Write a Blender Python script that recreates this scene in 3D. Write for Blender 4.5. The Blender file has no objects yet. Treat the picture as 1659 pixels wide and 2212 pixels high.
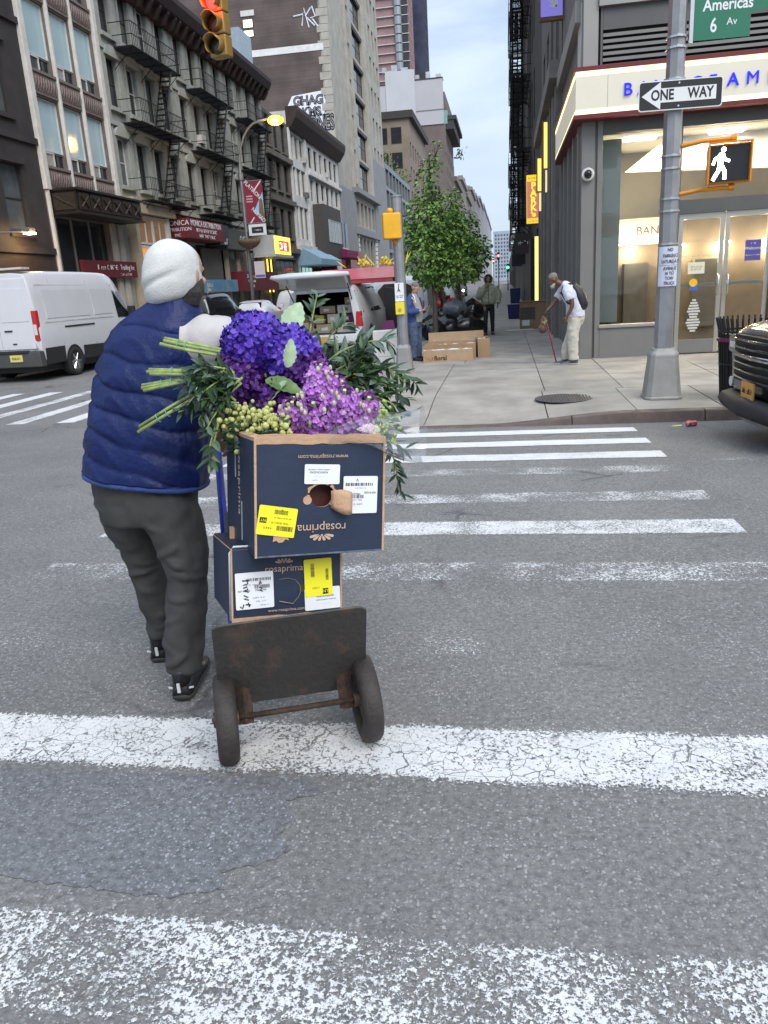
import bpy, bmesh, math, random
from math import sin, cos, pi, radians
from mathutils import Vector, Matrix, noise as mnoise

S = bpy.context.scene
COL = S.collection

# ------------------------------------------------------------------ camera
cam_data = bpy.data.cameras.new("camera")
cam = bpy.data.objects.new("camera", cam_data)
COL.objects.link(cam)
cam_data.sensor_fit = 'HORIZONTAL'
cam_data.sensor_width = 36.0
cam_data.lens = 36.0 * 1661 / 1659
cam_data.clip_start = 0.05
cam_data.clip_end = 4000
CAM_H = 1.53
def _cam_matrix():
    y = Vector((1092 - 829.5, -(603 - 1106), -1661)).normalized()
    hd = Vector((1, 0.06, 0))
    z = hd.cross(y).normalized()
    x = y.cross(z)
    m = Matrix((x, y, z)).to_4x4()
    m.translation = Vector((0, 0, CAM_H))
    return m
cam.matrix_world = _cam_matrix()
S.camera = cam

# ------------------------------------------------------------------ sky, sun, exposure
W = bpy.data.worlds.new("World"); S.world = W
W.use_nodes = True
def build_world():
    nt = W.node_tree; n = nt.nodes; l = nt.links
    n.clear()
    out = n.new('ShaderNodeOutputWorld'); bg = n.new('ShaderNodeBackground')
    sky = n.new('ShaderNodeTexSky'); sky.sky_type = 'NISHITA'; sky.sun_disc = False
    sky.sun_elevation = radians(46); sky.sun_rotation = radians(146)
    sky.air_density = 1.0; sky.dust_density = 1.0; sky.ozone_density = 2.0
    tc = n.new('ShaderNodeTexCoord')
    # soft overcast layer: pale cloud over the clear sky, brighter towards the zenith as an overcast sky is
    sep = n.new('ShaderNodeSeparateXYZ'); l.new(tc.outputs['Generated'], sep.inputs[0])
    mp = n.new('ShaderNodeMapping'); mp.inputs['Scale'].default_value = (1.6, 1.6, 5.0)
    l.new(tc.outputs['Generated'], mp.inputs[0])
    nz = n.new('ShaderNodeTexNoise'); nz.inputs['Scale'].default_value = 2.6
    nz.inputs['Detail'].default_value = 7; nz.inputs['Roughness'].default_value = 0.55
    nz.inputs['Distortion'].default_value = 0.4
    l.new(mp.outputs[0], nz.inputs['Vector'])
    cr = n.new('ShaderNodeValToRGB')
    cr.color_ramp.elements[0].position = 0.36; cr.color_ramp.elements[0].color = (0.55, 0.55, 0.55, 1)
    cr.color_ramp.elements[1].position = 0.66; cr.color_ramp.elements[1].color = (0.97, 0.97, 0.97, 1)
    l.new(nz.outputs['Fac'], cr.inputs[0])
    zr = n.new('ShaderNodeMapRange'); zr.inputs[1].default_value = 0.0; zr.inputs[2].default_value = 0.9
    zr.inputs[3].default_value = 7.6; zr.inputs[4].default_value = 13.5
    l.new(sep.outputs[2], zr.inputs[0])
    cloud = n.new('ShaderNodeVectorMath'); cloud.operation = 'SCALE'
    cloud.inputs[0].default_value = (0.78, 0.915, 1.10)
    l.new(zr.outputs[0], cloud.inputs['Scale'])
    blue = n.new('ShaderNodeVectorMath'); blue.operation = 'SCALE'
    blue.inputs['Scale'].default_value = 1.15
    l.new(sky.outputs[0], blue.inputs[0])
    mix = n.new('ShaderNodeMix'); mix.data_type = 'RGBA'
    l.new(cr.outputs[0], mix.inputs['Factor'])
    l.new(blue.outputs[0], mix.inputs['A']); l.new(cloud.outputs[0], mix.inputs['B'])
    l.new(mix.outputs['Result'], bg.inputs['Color'])
    bg.inputs['Strength'].default_value = 0.0645
    l.new(bg.outputs[0], out.inputs[0])
build_world()
sun_d = bpy.data.lights.new("sun", 'SUN'); sun_d.energy = 1.5; sun_d.angle = radians(40)
sun_d.color = (1.0, 0.965, 0.92)
sun = bpy.data.objects.new("sun", sun_d); COL.objects.link(sun)
sun.rotation_euler = (radians(44), 0, radians(34))
sun.location = (0, -20, 40)
vs = S.view_settings
vs.view_transform = 'Standard'; vs.look = 'None'; vs.exposure = 0.85; vs.gamma = 1.0
vs.use_curve_mapping = False
S.render.engine = 'CYCLES'
S.cycles.use_denoising = True
S.cycles.max_bounces = 6; S.cycles.diffuse_bounces = 3; S.cycles.glossy_bounces = 3
S.cycles.transparent_max_bounces = 12; S.cycles.transmission_bounces = 4
S.cycles.caustics_reflective = False; S.cycles.caustics_refractive = False
S.cycles.sample_clamp_indirect = 6.0

# ------------------------------------------------------------------ helpers: objects
def link(o, parent=None):
    COL.objects.link(o)
    if parent is not None: o.parent = parent
    return o
def tag(o, label=None, cat=None, group=None, kind=None):
    if label: o['label'] = label
    if cat: o['category'] = cat
    if group: o['group'] = group
    if kind: o['kind'] = kind
    return o
def thing(name, label, cat, loc=(0, 0, 0), rz=0.0, group=None, rot=None):
    o = bpy.data.objects.new(name, None); o.empty_display_size = 0.2
    o.location = loc
    o.rotation_euler = rot if rot else (0, 0, rz)
    link(o); tag(o, label, cat, group); return o
def copy_tree(o, parent=None):
    c = o.copy(); COL.objects.link(c); c.parent = parent
    for ch in list(o.children): copy_tree(ch, c)
    return c

class MB:
    """collects geometry; build() links it as ONE mesh object"""
    def __init__(s): s.v = []; s.f = []; s.m = []
    def add(s, vs, fs, mi=0):
        b = len(s.v); s.v += [tuple(v) for v in vs]
        s.f += [tuple(b + i for i in f) for f in fs]; s.m += [mi] * len(fs); return s
    def box(s, x0, x1, y0, y1, z0, z1, mi=0, M=None):
        vs = [Vector((x, y, z)) for z in (z0, z1) for y in (y0, y1) for x in (x0, x1)]
        if M is not None: vs = [M @ v for v in vs]
        fs = [(0, 2, 3, 1), (4, 5, 7, 6), (0, 1, 5, 4), (2, 6, 7, 3), (0, 4, 6, 2), (1, 3, 7, 5)]
        return s.add(vs, fs, mi)
    def quad(s, a, b, c, d, mi=0): return s.add([a, b, c, d], [(0, 1, 2, 3)], mi)
    def prism(s, poly, d0, d1, axis='y', mi=0, M=None):
        """polygon in 2D extruded along an axis; poly counter-clockwise"""
        def P(p, d):
            v = {'y': (p[0], d, p[1]), 'x': (d, p[0], p[1]), 'z': (p[0], p[1], d)}[axis]
            return M @ Vector(v) if M is not None else v
        n = len(poly)
        vs = [P(p, d0) for p in poly] + [P(p, d1) for p in poly]
        fs = [tuple(range(n)), tuple(range(2 * n - 1, n - 1, -1))]
        fs += [(i, n + i, n + (i + 1) % n, (i + 1) % n) for i in range(n)]
        return s.add(vs, fs, mi)
    def tube(s, pts, r, seg=8, mi=0, cap=True, sq=1.0, up=None):
        """round bar along a path; r one radius or one per point"""
        pts = [Vector(p) for p in pts]; n = len(pts)
        rr = r if isinstance(r, (list, tuple)) else [r] * n
        rings = []; prev = None
        for i, p in enumerate(pts):
            t = (pts[min(i + 1, n - 1)] - pts[max(i - 1, 0)])
            t = t.normalized() if t.length > 1e-9 else Vector((0, 0, 1))
            if prev is None:
                a = Vector(up) if up else (Vector((0, 0, 1)) if abs(t.z) < 0.9 else Vector((1, 0, 0)))
            else: a = prev
            u = (a - t * a.dot(t))
            u = u.normalized() if u.length > 1e-6 else t.orthogonal().normalized()
            prev = u; w = t.cross(u)
            q = rr[i]
            rx, ry = q if isinstance(q, (list, tuple)) else (q, q * sq)
            rings.append([p + u * (rx * cos(2 * pi * k / seg)) + w * (ry * sin(2 * pi * k / seg)) for k in range(seg)])
        return s.loft(rings, mi, cap)
    def loft(s, rings, mi=0, cap=True, closed=True):
        b = len(s.v); k = len(rings[0])
        for r in rings: s.v += [tuple(v) for v in r]
        fs = []
        for i in range(len(rings) - 1):
            for j in range(k if closed else k - 1):
                j2 = (j + 1) % k
                fs.append((b + i * k + j, b + i * k + j2, b + (i + 1) * k + j2, b + (i + 1) * k + j))
        if cap and closed:
            fs.append(tuple(b + j for j in range(k - 1, -1, -1)))
            e = b + (len(rings) - 1) * k
            fs.append(tuple(e + j for j in range(k)))
        s.f += fs; s.m += [mi] * len(fs); return s
    def cyl(s, c, r, h, axis='z', seg=16, mi=0, r2=None):
        c = Vector(c); d = {'x': Vector((1, 0, 0)), 'y': Vector((0, 1, 0)), 'z': Vector((0, 0, 1))}[axis]
        return s.tube([c - d * h / 2, c + d * h / 2], [r, r if r2 is None else r2], seg, mi)
    def ball(s, c, r, seg=12, rings=8, mi=0, M=None):
        c = Vector(c); r = (r, r, r) if not isinstance(r, (tuple, list)) else r
        rs = []
        for i in range(rings + 1):
            th = pi * i / rings
            th = min(max(th, 0.02), pi - 0.02)
            row = []
            for j in range(seg):
                ph = 2 * pi * j / seg
                v = Vector((r[0] * sin(th) * cos(ph), r[1] * sin(th) * sin(ph), -r[2] * cos(th)))
                if M is not None: v = M @ v
                row.append(c + v)
            rs.append(row)
        return s.loft(rs, mi, True)
    def build(s, name, mats, parent=None, smooth=False, loc=None, rot=None, bevel=0, bseg=2, auto=None):
        me = bpy.data.meshes.new(name)
        me.from_pydata(s.v, [], s.f)
        if not isinstance(mats, (list, tuple)): mats = [mats]
        for m in mats: me.materials.append(m)
        if len(mats) > 1: me.polygons.foreach_set('material_index', s.m)
        if smooth: me.polygons.foreach_set('use_smooth', [True] * len(me.polygons))
        me.update()
        o = bpy.data.objects.new(name, me); link(o, parent)
        if loc is not None: o.location = loc
        if rot is not None: o.rotation_euler = rot
        if bevel:
            b = o.modifiers.new('bevel', 'BEVEL'); b.width = bevel; b.segments = bseg; b.limit_method = 'ANGLE'
            b.angle_limit = radians(40)
            if smooth is False and bseg > 1:
                me.polygons.foreach_set('use_smooth', [True] * len(me.polygons))
                o.modifiers.new('wn', 'WEIGHTED_NORMAL').keep_sharp = False
        return o
def same(o, name, parent=None, loc=None, rot=None, scale=None):
    """another object that shares o's mesh"""
    c = o.copy(); c.name = name; COL.objects.link(c); c.parent = parent
    if loc is not None: c.location = loc
    if rot is not None: c.rotation_euler = rot
    if scale is not None: c.scale = scale
    return c
def text(s, size, mat, parent, loc, rot=(pi / 2, 0, 0), ext=0.002, align='CENTER', sx=1.0, name='lettering', sp=1.0, bold=0.0, sy=1.0, ls=1.0):
    if '~' in s:      # print too small or blurred to read in the place: strokes without words
        b = MB(); rr = random.Random(len(s) * 31 + int(size * 1e4)); rows = s.split('\n'); cw = size * .52; hh = size * .7
        for j, row in enumerate(rows):
            zc = ((len(rows) - 1) / 2 - j) * size * 1.1; x = -len(row) * cw / 2
            for ch in row:
                if ch == '~':
                    for k in range(rr.randint(2, 3)):
                        if rr.random() < .55: u = x + cw * rr.choice((.05, .4, .62)); b.box(u, u + cw * .2, zc - hh / 2, zc + hh / 2 * rr.choice((1, .4, 1)), -ext, ext + 1e-5)
                        else: v = zc + hh * rr.choice((-.5, -.08, .34)); b.box(x + cw * .05, x + cw * .8, v, v + hh * .16, -ext, ext + 2e-5)
                x += cw
        o = b.build(name, mat, parent, loc=loc, rot=rot); o.scale = (sx, sy, 1); o['kind'] = 'stuff'; return o
    cu = bpy.data.curves.new(name, 'FONT'); cu.body = s; cu.size = size; cu.extrude = ext
    cu.align_x = align; cu.align_y = 'CENTER'; cu.space_character = sp; cu.offset = bold; cu.resolution_u = 3
    cu.space_line = ls
    cu.materials.append(mat)
    tmp = bpy.data.objects.new('tmp_text', cu)
    me = bpy.data.meshes.new_from_object(tmp); me.name = name
    bpy.data.objects.remove(tmp); bpy.data.curves.remove(cu)
    if not me.materials: me.materials.append(mat)
    o = bpy.data.objects.new(name, me); link(o, parent); o.location = loc; o.rotation_euler = rot
    o.scale = (sx, sy, 1); return o

# ------------------------------------------------------------------ helpers: materials
MATS = {}
def mat(name, col, rough=0.7, metal=0.0, var=0.12, vs=4.0, bump=0.0, bs=60.0, col2=None, spec=0.5, rvar=0.0, coat=0.0,
        stretch=None, emit=None, estr=0.0, rand=0.0, c2amt=None, detail=6.0, world=False, sheen=0.0, alpha=1.0, trans=0.0, ior=1.45):
    if name in MATS: return MATS[name]
    m = bpy.data.materials.new(name); m.use_nodes = True
    nt = m.node_tree; n = nt.nodes; l = nt.links
    p = n['Principled BSDF']
    p.inputs['Roughness'].default_value = rough; p.inputs['Metallic'].default_value = metal
    p.inputs['Specular IOR Level'].default_value = spec
    if coat: p.inputs['Coat Weight'].default_value = coat; p.inputs['Coat Roughness'].default_value = 0.06
    if sheen: p.inputs['Sheen Weight'].default_value = sheen
    if trans: p.inputs['Transmission Weight'].default_value = trans; p.inputs['IOR'].default_value = ior
    if alpha < 1: p.inputs['Alpha'].default_value = alpha
    if emit: p.inputs['Emission Color'].default_value = (*emit, 1); p.inputs['Emission Strength'].default_value = estr
    c1 = (*col, 1)
    if var == 0 and bump == 0 and col2 is None and rand == 0:
        p.inputs['Base Color'].default_value = c1; MATS[name] = m; return m
    if world:
        g = n.new('ShaderNodeNewGeometry'); src = g.outputs['Position']
    else:
        tc = n.new('ShaderNodeTexCoord'); src = tc.outputs['Object']
    if stretch:
        mp = n.new('ShaderNodeMapping'); mp.inputs['Scale'].default_value = stretch; l.new(src, mp.inputs[0]); src2 = mp.outputs[0]
    else: src2 = src
    nz = n.new('ShaderNodeTexNoise'); nz.inputs['Scale'].default_value = vs; nz.inputs['Detail'].default_value = detail
    nz.inputs['Roughness'].default_value = 0.6
    l.new(src2, nz.inputs['Vector'])
    rp = n.new('ShaderNodeValToRGB'); l.new(nz.outputs['Fac'], rp.inputs[0])
    e = rp.color_ramp.elements
    if col2 is None:
        e[0].position = 0.3; e[1].position = 0.7
        e[0].color = tuple(c * (1 - var) for c in col) + (1,)
        e[1].color = tuple(min(1, c * (1 + var)) for c in col) + (1,)
    else:
        a = 0.5 if c2amt is None else 1 - c2amt
        e[0].position = max(0, a - 0.09); e[1].position = min(1, a + 0.09)
        e[0].color = c1; e[1].color = (*col2, 1)
    colout = rp.outputs[0]
    if rand:
        oi = n.new('ShaderNodeObjectInfo'); mr = n.new('ShaderNodeMapRange')
        mr.inputs[3].default_value = 1 - rand; mr.inputs[4].default_value = 1 + rand
        l.new(oi.outputs['Random'], mr.inputs[0])
        hv = n.new('ShaderNodeHueSaturation'); l.new(mr.outputs[0], hv.inputs['Value']); l.new(colout, hv.inputs['Color'])
        colout = hv.outputs[0]
    l.new(colout, p.inputs['Base Color'])
    if rvar:
        mr = n.new('ShaderNodeMapRange'); mr.inputs[3].default_value = max(0, rough - rvar); mr.inputs[4].default_value = min(1, rough + rvar)
        l.new(nz.outputs['Fac'], mr.inputs[0]); l.new(mr.outputs[0], p.inputs['Roughness'])
    if bump:
        n2 = n.new('ShaderNodeTexNoise'); n2.inputs['Scale'].default_value = bs; n2.inputs['Detail'].default_value = 4
        l.new(src2, n2.inputs['Vector'])
        b = n.new('ShaderNodeBump'); b.inputs['Strength'].default_value = bump; b.inputs['Distance'].default_value = 0.02
        l.new(n2.outputs['Fac'], b.inputs['Height']); l.new(b.outputs[0], p.inputs['Normal'])
    MATS[name] = m
    return m
def emis(name, col, strength):
    if name in MATS: return MATS[name]
    m = bpy.data.materials.new(name); m.use_nodes = True
    p = m.node_tree.nodes['Principled BSDF']
    p.inputs['Base Color'].default_value = (*[min(0.8, c) for c in col], 1)
    p.inputs['Emission Color'].default_value = (*col, 1); p.inputs['Emission Strength'].default_value = strength
    p.inputs['Roughness'].default_value = 0.5
    MATS[name] = m; return m
def glass(name, col=(0.9, 0.95, 0.95), alpha=0.12, rough=0.02):
    """thin clear pane: mostly see-through, with a mirror-like coat"""
    if name in MATS: return MATS[name]
    m = bpy.data.materials.new(name); m.use_nodes = True
    nt = m.node_tree; n = nt.nodes; l = nt.links
    n.clear()
    out = n.new('ShaderNodeOutputMaterial'); tr = n.new('ShaderNodeBsdfTransparent'); gl = n.new('ShaderNodeBsdfGlossy')
    tr.inputs[0].default_value = (*col, 1); gl.inputs['Roughness'].default_value = rough
    fr = n.new('ShaderNodeFresnel'); fr.inputs[0].default_value = 1.5
    ad = n.new('ShaderNodeMath'); ad.operation = 'ADD'; ad.inputs[1].default_value = alpha; l.new(fr.outputs[0], ad.inputs[0])
    mx = n.new('ShaderNodeMixShader'); l.new(ad.outputs[0], mx.inputs[0]); l.new(tr.outputs[0], mx.inputs[1]); l.new(gl.outputs[0], mx.inputs[2])
    l.new(mx.outputs[0], out.inputs[0]); MATS[name] = m; return m

R = random.Random(7)
def gz(Y):
    """height of the crowned roadway"""
    if Y < 2.5: return 0.0
    return -0.2 * min(1.0, (Y - 2.5) / 6.9) ** 2
SW = -0.07        # sidewalk level
RD = -0.20        # street level
# ------------------------------------------------------------------ ground
def m_asphalt(name='asphalt', tint=None):
    m = bpy.data.materials.new(name); m.use_nodes = True
    nt = m.node_tree; n = nt.nodes; l = nt.links; p = n['Principled BSDF']
    g = n.new('ShaderNodeNewGeometry'); pos = g.outputs['Position']
    def noise(sc, det=4, rough=.6):
        t = n.new('ShaderNodeTexNoise'); t.inputs['Scale'].default_value = sc; t.inputs['Detail'].default_value = det
        t.inputs['Roughness'].default_value = rough; l.new(pos, t.inputs['Vector']); return t.outputs['Fac']
    def ramp(src, a, b, ca, cb):
        r = n.new('ShaderNodeValToRGB'); e = r.color_ramp.elements; e[0].position = a; e[1].position = b
        e[0].color = ca; e[1].color = cb; l.new(src, r.inputs[0]); return r.outputs[0]
    def mixc(f, a, b, mode='MIX'):
        x = n.new('ShaderNodeMix'); x.data_type = 'RGBA'; x.blend_type = mode
        if isinstance(f, float): x.inputs['Factor'].default_value = f
        else: l.new(f, x.inputs['Factor'])
        for s, k in ((a, 'A'), (b, 'B')):
            if isinstance(s, tuple): x.inputs[k].default_value = s
            else: l.new(s, x.inputs[k])
        return x.outputs['Result']
    base = ramp(noise(0.55, 5), .3, .72, (.140, .137, .134, 1), (.212, .207, .199, 1))
    fine = ramp(noise(46, 3, .7), .32, .68, (.62, .62, .63, 1), (1.30, 1.30, 1.29, 1))
    c = mixc(1.0, base, fine, 'MULTIPLY')
    # stones of the aggregate, worn pale
    jn = n.new('ShaderNodeTexNoise'); jn.inputs['Scale'].default_value = 150; jn.inputs['Detail'].default_value = 2; l.new(pos, jn.inputs['Vector'])
    jv = n.new('ShaderNodeVectorMath'); jv.operation = 'MULTIPLY_ADD'; jv.inputs[1].default_value = (.011, .011, 0); l.new(jn.outputs['Color'], jv.inputs[0]); l.new(pos, jv.inputs[2]); posj = jv.outputs[0]
    for sc, th, colr in ((105, .17, (.40, .40, .40, 1)), (190, .24, (.33, .325, .32, 1)), (78, .07, (.42, .42, .42, 1))):
        v = n.new('ShaderNodeTexVoronoi'); v.inputs['Scale'].default_value = sc; l.new(posj, v.inputs['Vector'])
        sp = n.new('ShaderNodeSeparateColor'); l.new(v.outputs['Color'], sp.inputs[0])
        lt = n.new('ShaderNodeMath'); lt.operation = 'LESS_THAN'; lt.inputs[1].default_value = th; l.new(sp.outputs[0], lt.inputs[0])
        d = n.new('ShaderNodeMath'); d.operation = 'LESS_THAN'; d.inputs[1].default_value = .40; l.new(v.outputs['Distance'], d.inputs[0])
        mu = n.new('ShaderNodeMath'); mu.operation = 'MULTIPLY'; l.new(lt.outputs[0], mu.inputs[0]); l.new(d.outputs[0], mu.inputs[1])
        mu2 = n.new('ShaderNodeMath'); mu2.operation = 'MULTIPLY'; l.new(mu.outputs[0], mu2.inputs[0])
        l.new(ramp(noise(1.3, 3), .35, .65, (.35, .35, .35, 1), (.9, .9, .9, 1)), mu2.inputs[1])
        c = mixc(mu2.outputs[0], c, colr)
    # long cracks
    vc = n.new('ShaderNodeTexVoronoi'); vc.feature = 'DISTANCE_TO_EDGE'; vc.inputs['Scale'].default_value = .55
    nzv = n.new('ShaderNodeTexNoise'); nzv.inputs['Scale'].default_value = 2.2; nzv.inputs['Detail'].default_value = 5; l.new(pos, nzv.inputs['Vector'])
    va = n.new('ShaderNodeVectorMath'); va.operation = 'MULTIPLY_ADD'; va.inputs[1].default_value = (.55, .55, 0)
    l.new(nzv.outputs['Color'], va.inputs[0]); l.new(pos, va.inputs[2]); l.new(va.outputs[0], vc.inputs['Vector'])
    ck = ramp(vc.outputs['Distance'], .002, .012, (1, 1, 1, 1), (0, 0, 0, 1))
    gate = ramp(noise(.9, 2), .5, .6, (0, 0, 0, 1), (.8, .8, .8, 1))
    cm = n.new('ShaderNodeMath'); cm.operation = 'MULTIPLY'; l.new(ck, cm.inputs[0]); l.new(gate, cm.inputs[1])
    c = mixc(cm.outputs[0], c, (.055, .055, .058, 1))
    # oil spots
    sp2 = ramp(noise(3.1, 2, .4), .70, .78, (1, 1, 1, 1), (.55, .55, .56, 1))
    c = mixc(1.0, c, sp2, 'MULTIPLY')
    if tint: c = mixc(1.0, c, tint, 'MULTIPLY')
    l.new(c, p.inputs['Base Color'])
    p.inputs['Roughness'].default_value = .72
    b = n.new('ShaderNodeBump'); b.inputs['Strength'].default_value = .55; b.inputs['Distance'].default_value = .01
    l.new(noise(110, 3, .7), b.inputs['Height']); l.new(b.outputs[0], p.inputs['Normal'])
    MATS[name] = m; return m
M_ASPH = m_asphalt()
def m_paint(name, cover, crack=0.0, white=.72, fine=62.0, streak=False):
    """road paint worn through to the asphalt; cover 0..1"""
    m = bpy.data.materials.new(name); m.use_nodes = True
    nt = m.node_tree; n = nt.nodes; l = nt.links; p = n['Principled BSDF']; out = n['Material Output']
    g = n.new('ShaderNodeNewGeometry'); pos = g.outputs['Position']
    def noise(sc, det=5, rough=.65):
        t = n.new('ShaderNodeTexNoise'); t.inputs['Scale'].default_value = sc; t.inputs['Detail'].default_value = det
        t.inputs['Roughness'].default_value = rough; l.new(pos, t.inputs['Vector']); return t.outputs['Fac']
    def math(op, a, b):
        x = n.new('ShaderNodeMath'); x.operation = op
        for i, s in enumerate((a, b)):
            if isinstance(s, (int, float)): x.inputs[i].default_value = s
            else: l.new(s, x.inputs[i])
        return x.outputs[0]
    big = noise(2.2, 4); fi = noise(fine, 4, .75); fi2 = noise(fine * 2.3, 2, .6)
    s = math('ADD', math('ADD', math('MULTIPLY', big, .55), math('MULTIPLY', fi, .8)), math('MULTIPLY', fi2, .45))
    # worn edges: the paint thins out along both long sides
    tcg = n.new('ShaderNodeTexCoord'); sg = n.new('ShaderNodeSeparateXYZ'); l.new(tcg.outputs['Generated'], sg.inputs[0])
    ed = math('MINIMUM', sg.outputs[1 if not streak else 0], math('SUBTRACT', 1.0, sg.outputs[1 if not streak else 0]))
    em = n.new('ShaderNodeMapRange'); em.inputs[1].default_value = 0; em.inputs[2].default_value = .13; em.inputs[3].default_value = -.24; em.inputs[4].default_value = 0; l.new(ed, em.inputs[0]); s = math('ADD', s, em.outputs[0])
    thr = .90 - (cover - .5) * .55
    mr = n.new('ShaderNodeMapRange'); mr.inputs[1].default_value = thr - .035; mr.inputs[2].default_value = thr + .035
    l.new(s, mr.inputs[0]); mask = mr.outputs[0]
    if crack:
        for sc, wd, gain in ((6.0, .011, 1.0), (17, .026, 1.0)):
            nzv = n.new('ShaderNodeTexNoise'); nzv.inputs['Scale'].default_value = sc * 1.3; nzv.inputs['Detail'].default_value = 3; l.new(pos, nzv.inputs['Vector'])
            va = n.new('ShaderNodeVectorMath'); va.operation = 'MULTIPLY_ADD'; va.inputs[1].default_value = (.9 / sc, .9 / sc, 0)
            l.new(nzv.outputs['Color'], va.inputs[0]); l.new(pos, va.inputs[2])
            v = n.new('ShaderNodeTexVoronoi'); v.feature = 'DISTANCE_TO_EDGE'; v.inputs['Scale'].default_value = sc; l.new(va.outputs[0], v.inputs['Vector'])
            cr = n.new('ShaderNodeMapRange'); cr.inputs[1].default_value = wd * .35; cr.inputs[2].default_value = wd
            l.new(v.outputs['Distance'], cr.inputs[0])
            gt = n.new('ShaderNodeMapRange'); gt.inputs[1].default_value = .42; gt.inputs[2].default_value = .56; gt.inputs[3].default_value = 1 - crack * gain; gt.inputs[4].default_value = 1.0
            l.new(noise(1.7 + sc * .05, 2), gt.inputs[0])
            mx = math('MAXIMUM', cr.outputs[0], gt.outputs[0])
            mask = math('MULTIPLY', mask, mx)
    rp = n.new('ShaderNodeValToRGB'); e = rp.color_ramp.elements
    e[0].position = .3; e[1].position = .7; e[0].color = (white * .80, white * .80, white * .80, 1); e[1].color = (white, white, white * .99, 1)
    l.new(noise(6, 6), rp.inputs[0]); l.new(rp.outputs[0], p.inputs['Base Color'])
    p.inputs['Roughness'].default_value = .62
    b = n.new('ShaderNodeBump'); b.inputs['Strength'].default_value = .4; b.inputs['Distance'].default_value = .008
    l.new(fi, b.inputs['Height']); l.new(b.outputs[0], p.inputs['Normal'])
    tr = n.new('ShaderNodeBsdfTransparent'); mx = n.new('ShaderNodeMixShader')
    l.new(mask, mx.inputs[0]); l.new(tr.outputs[0], mx.inputs[1]); l.new(p.outputs[0], mx.inputs[2]); l.new(mx.outputs[0], out.inputs[0])
    return m

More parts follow.
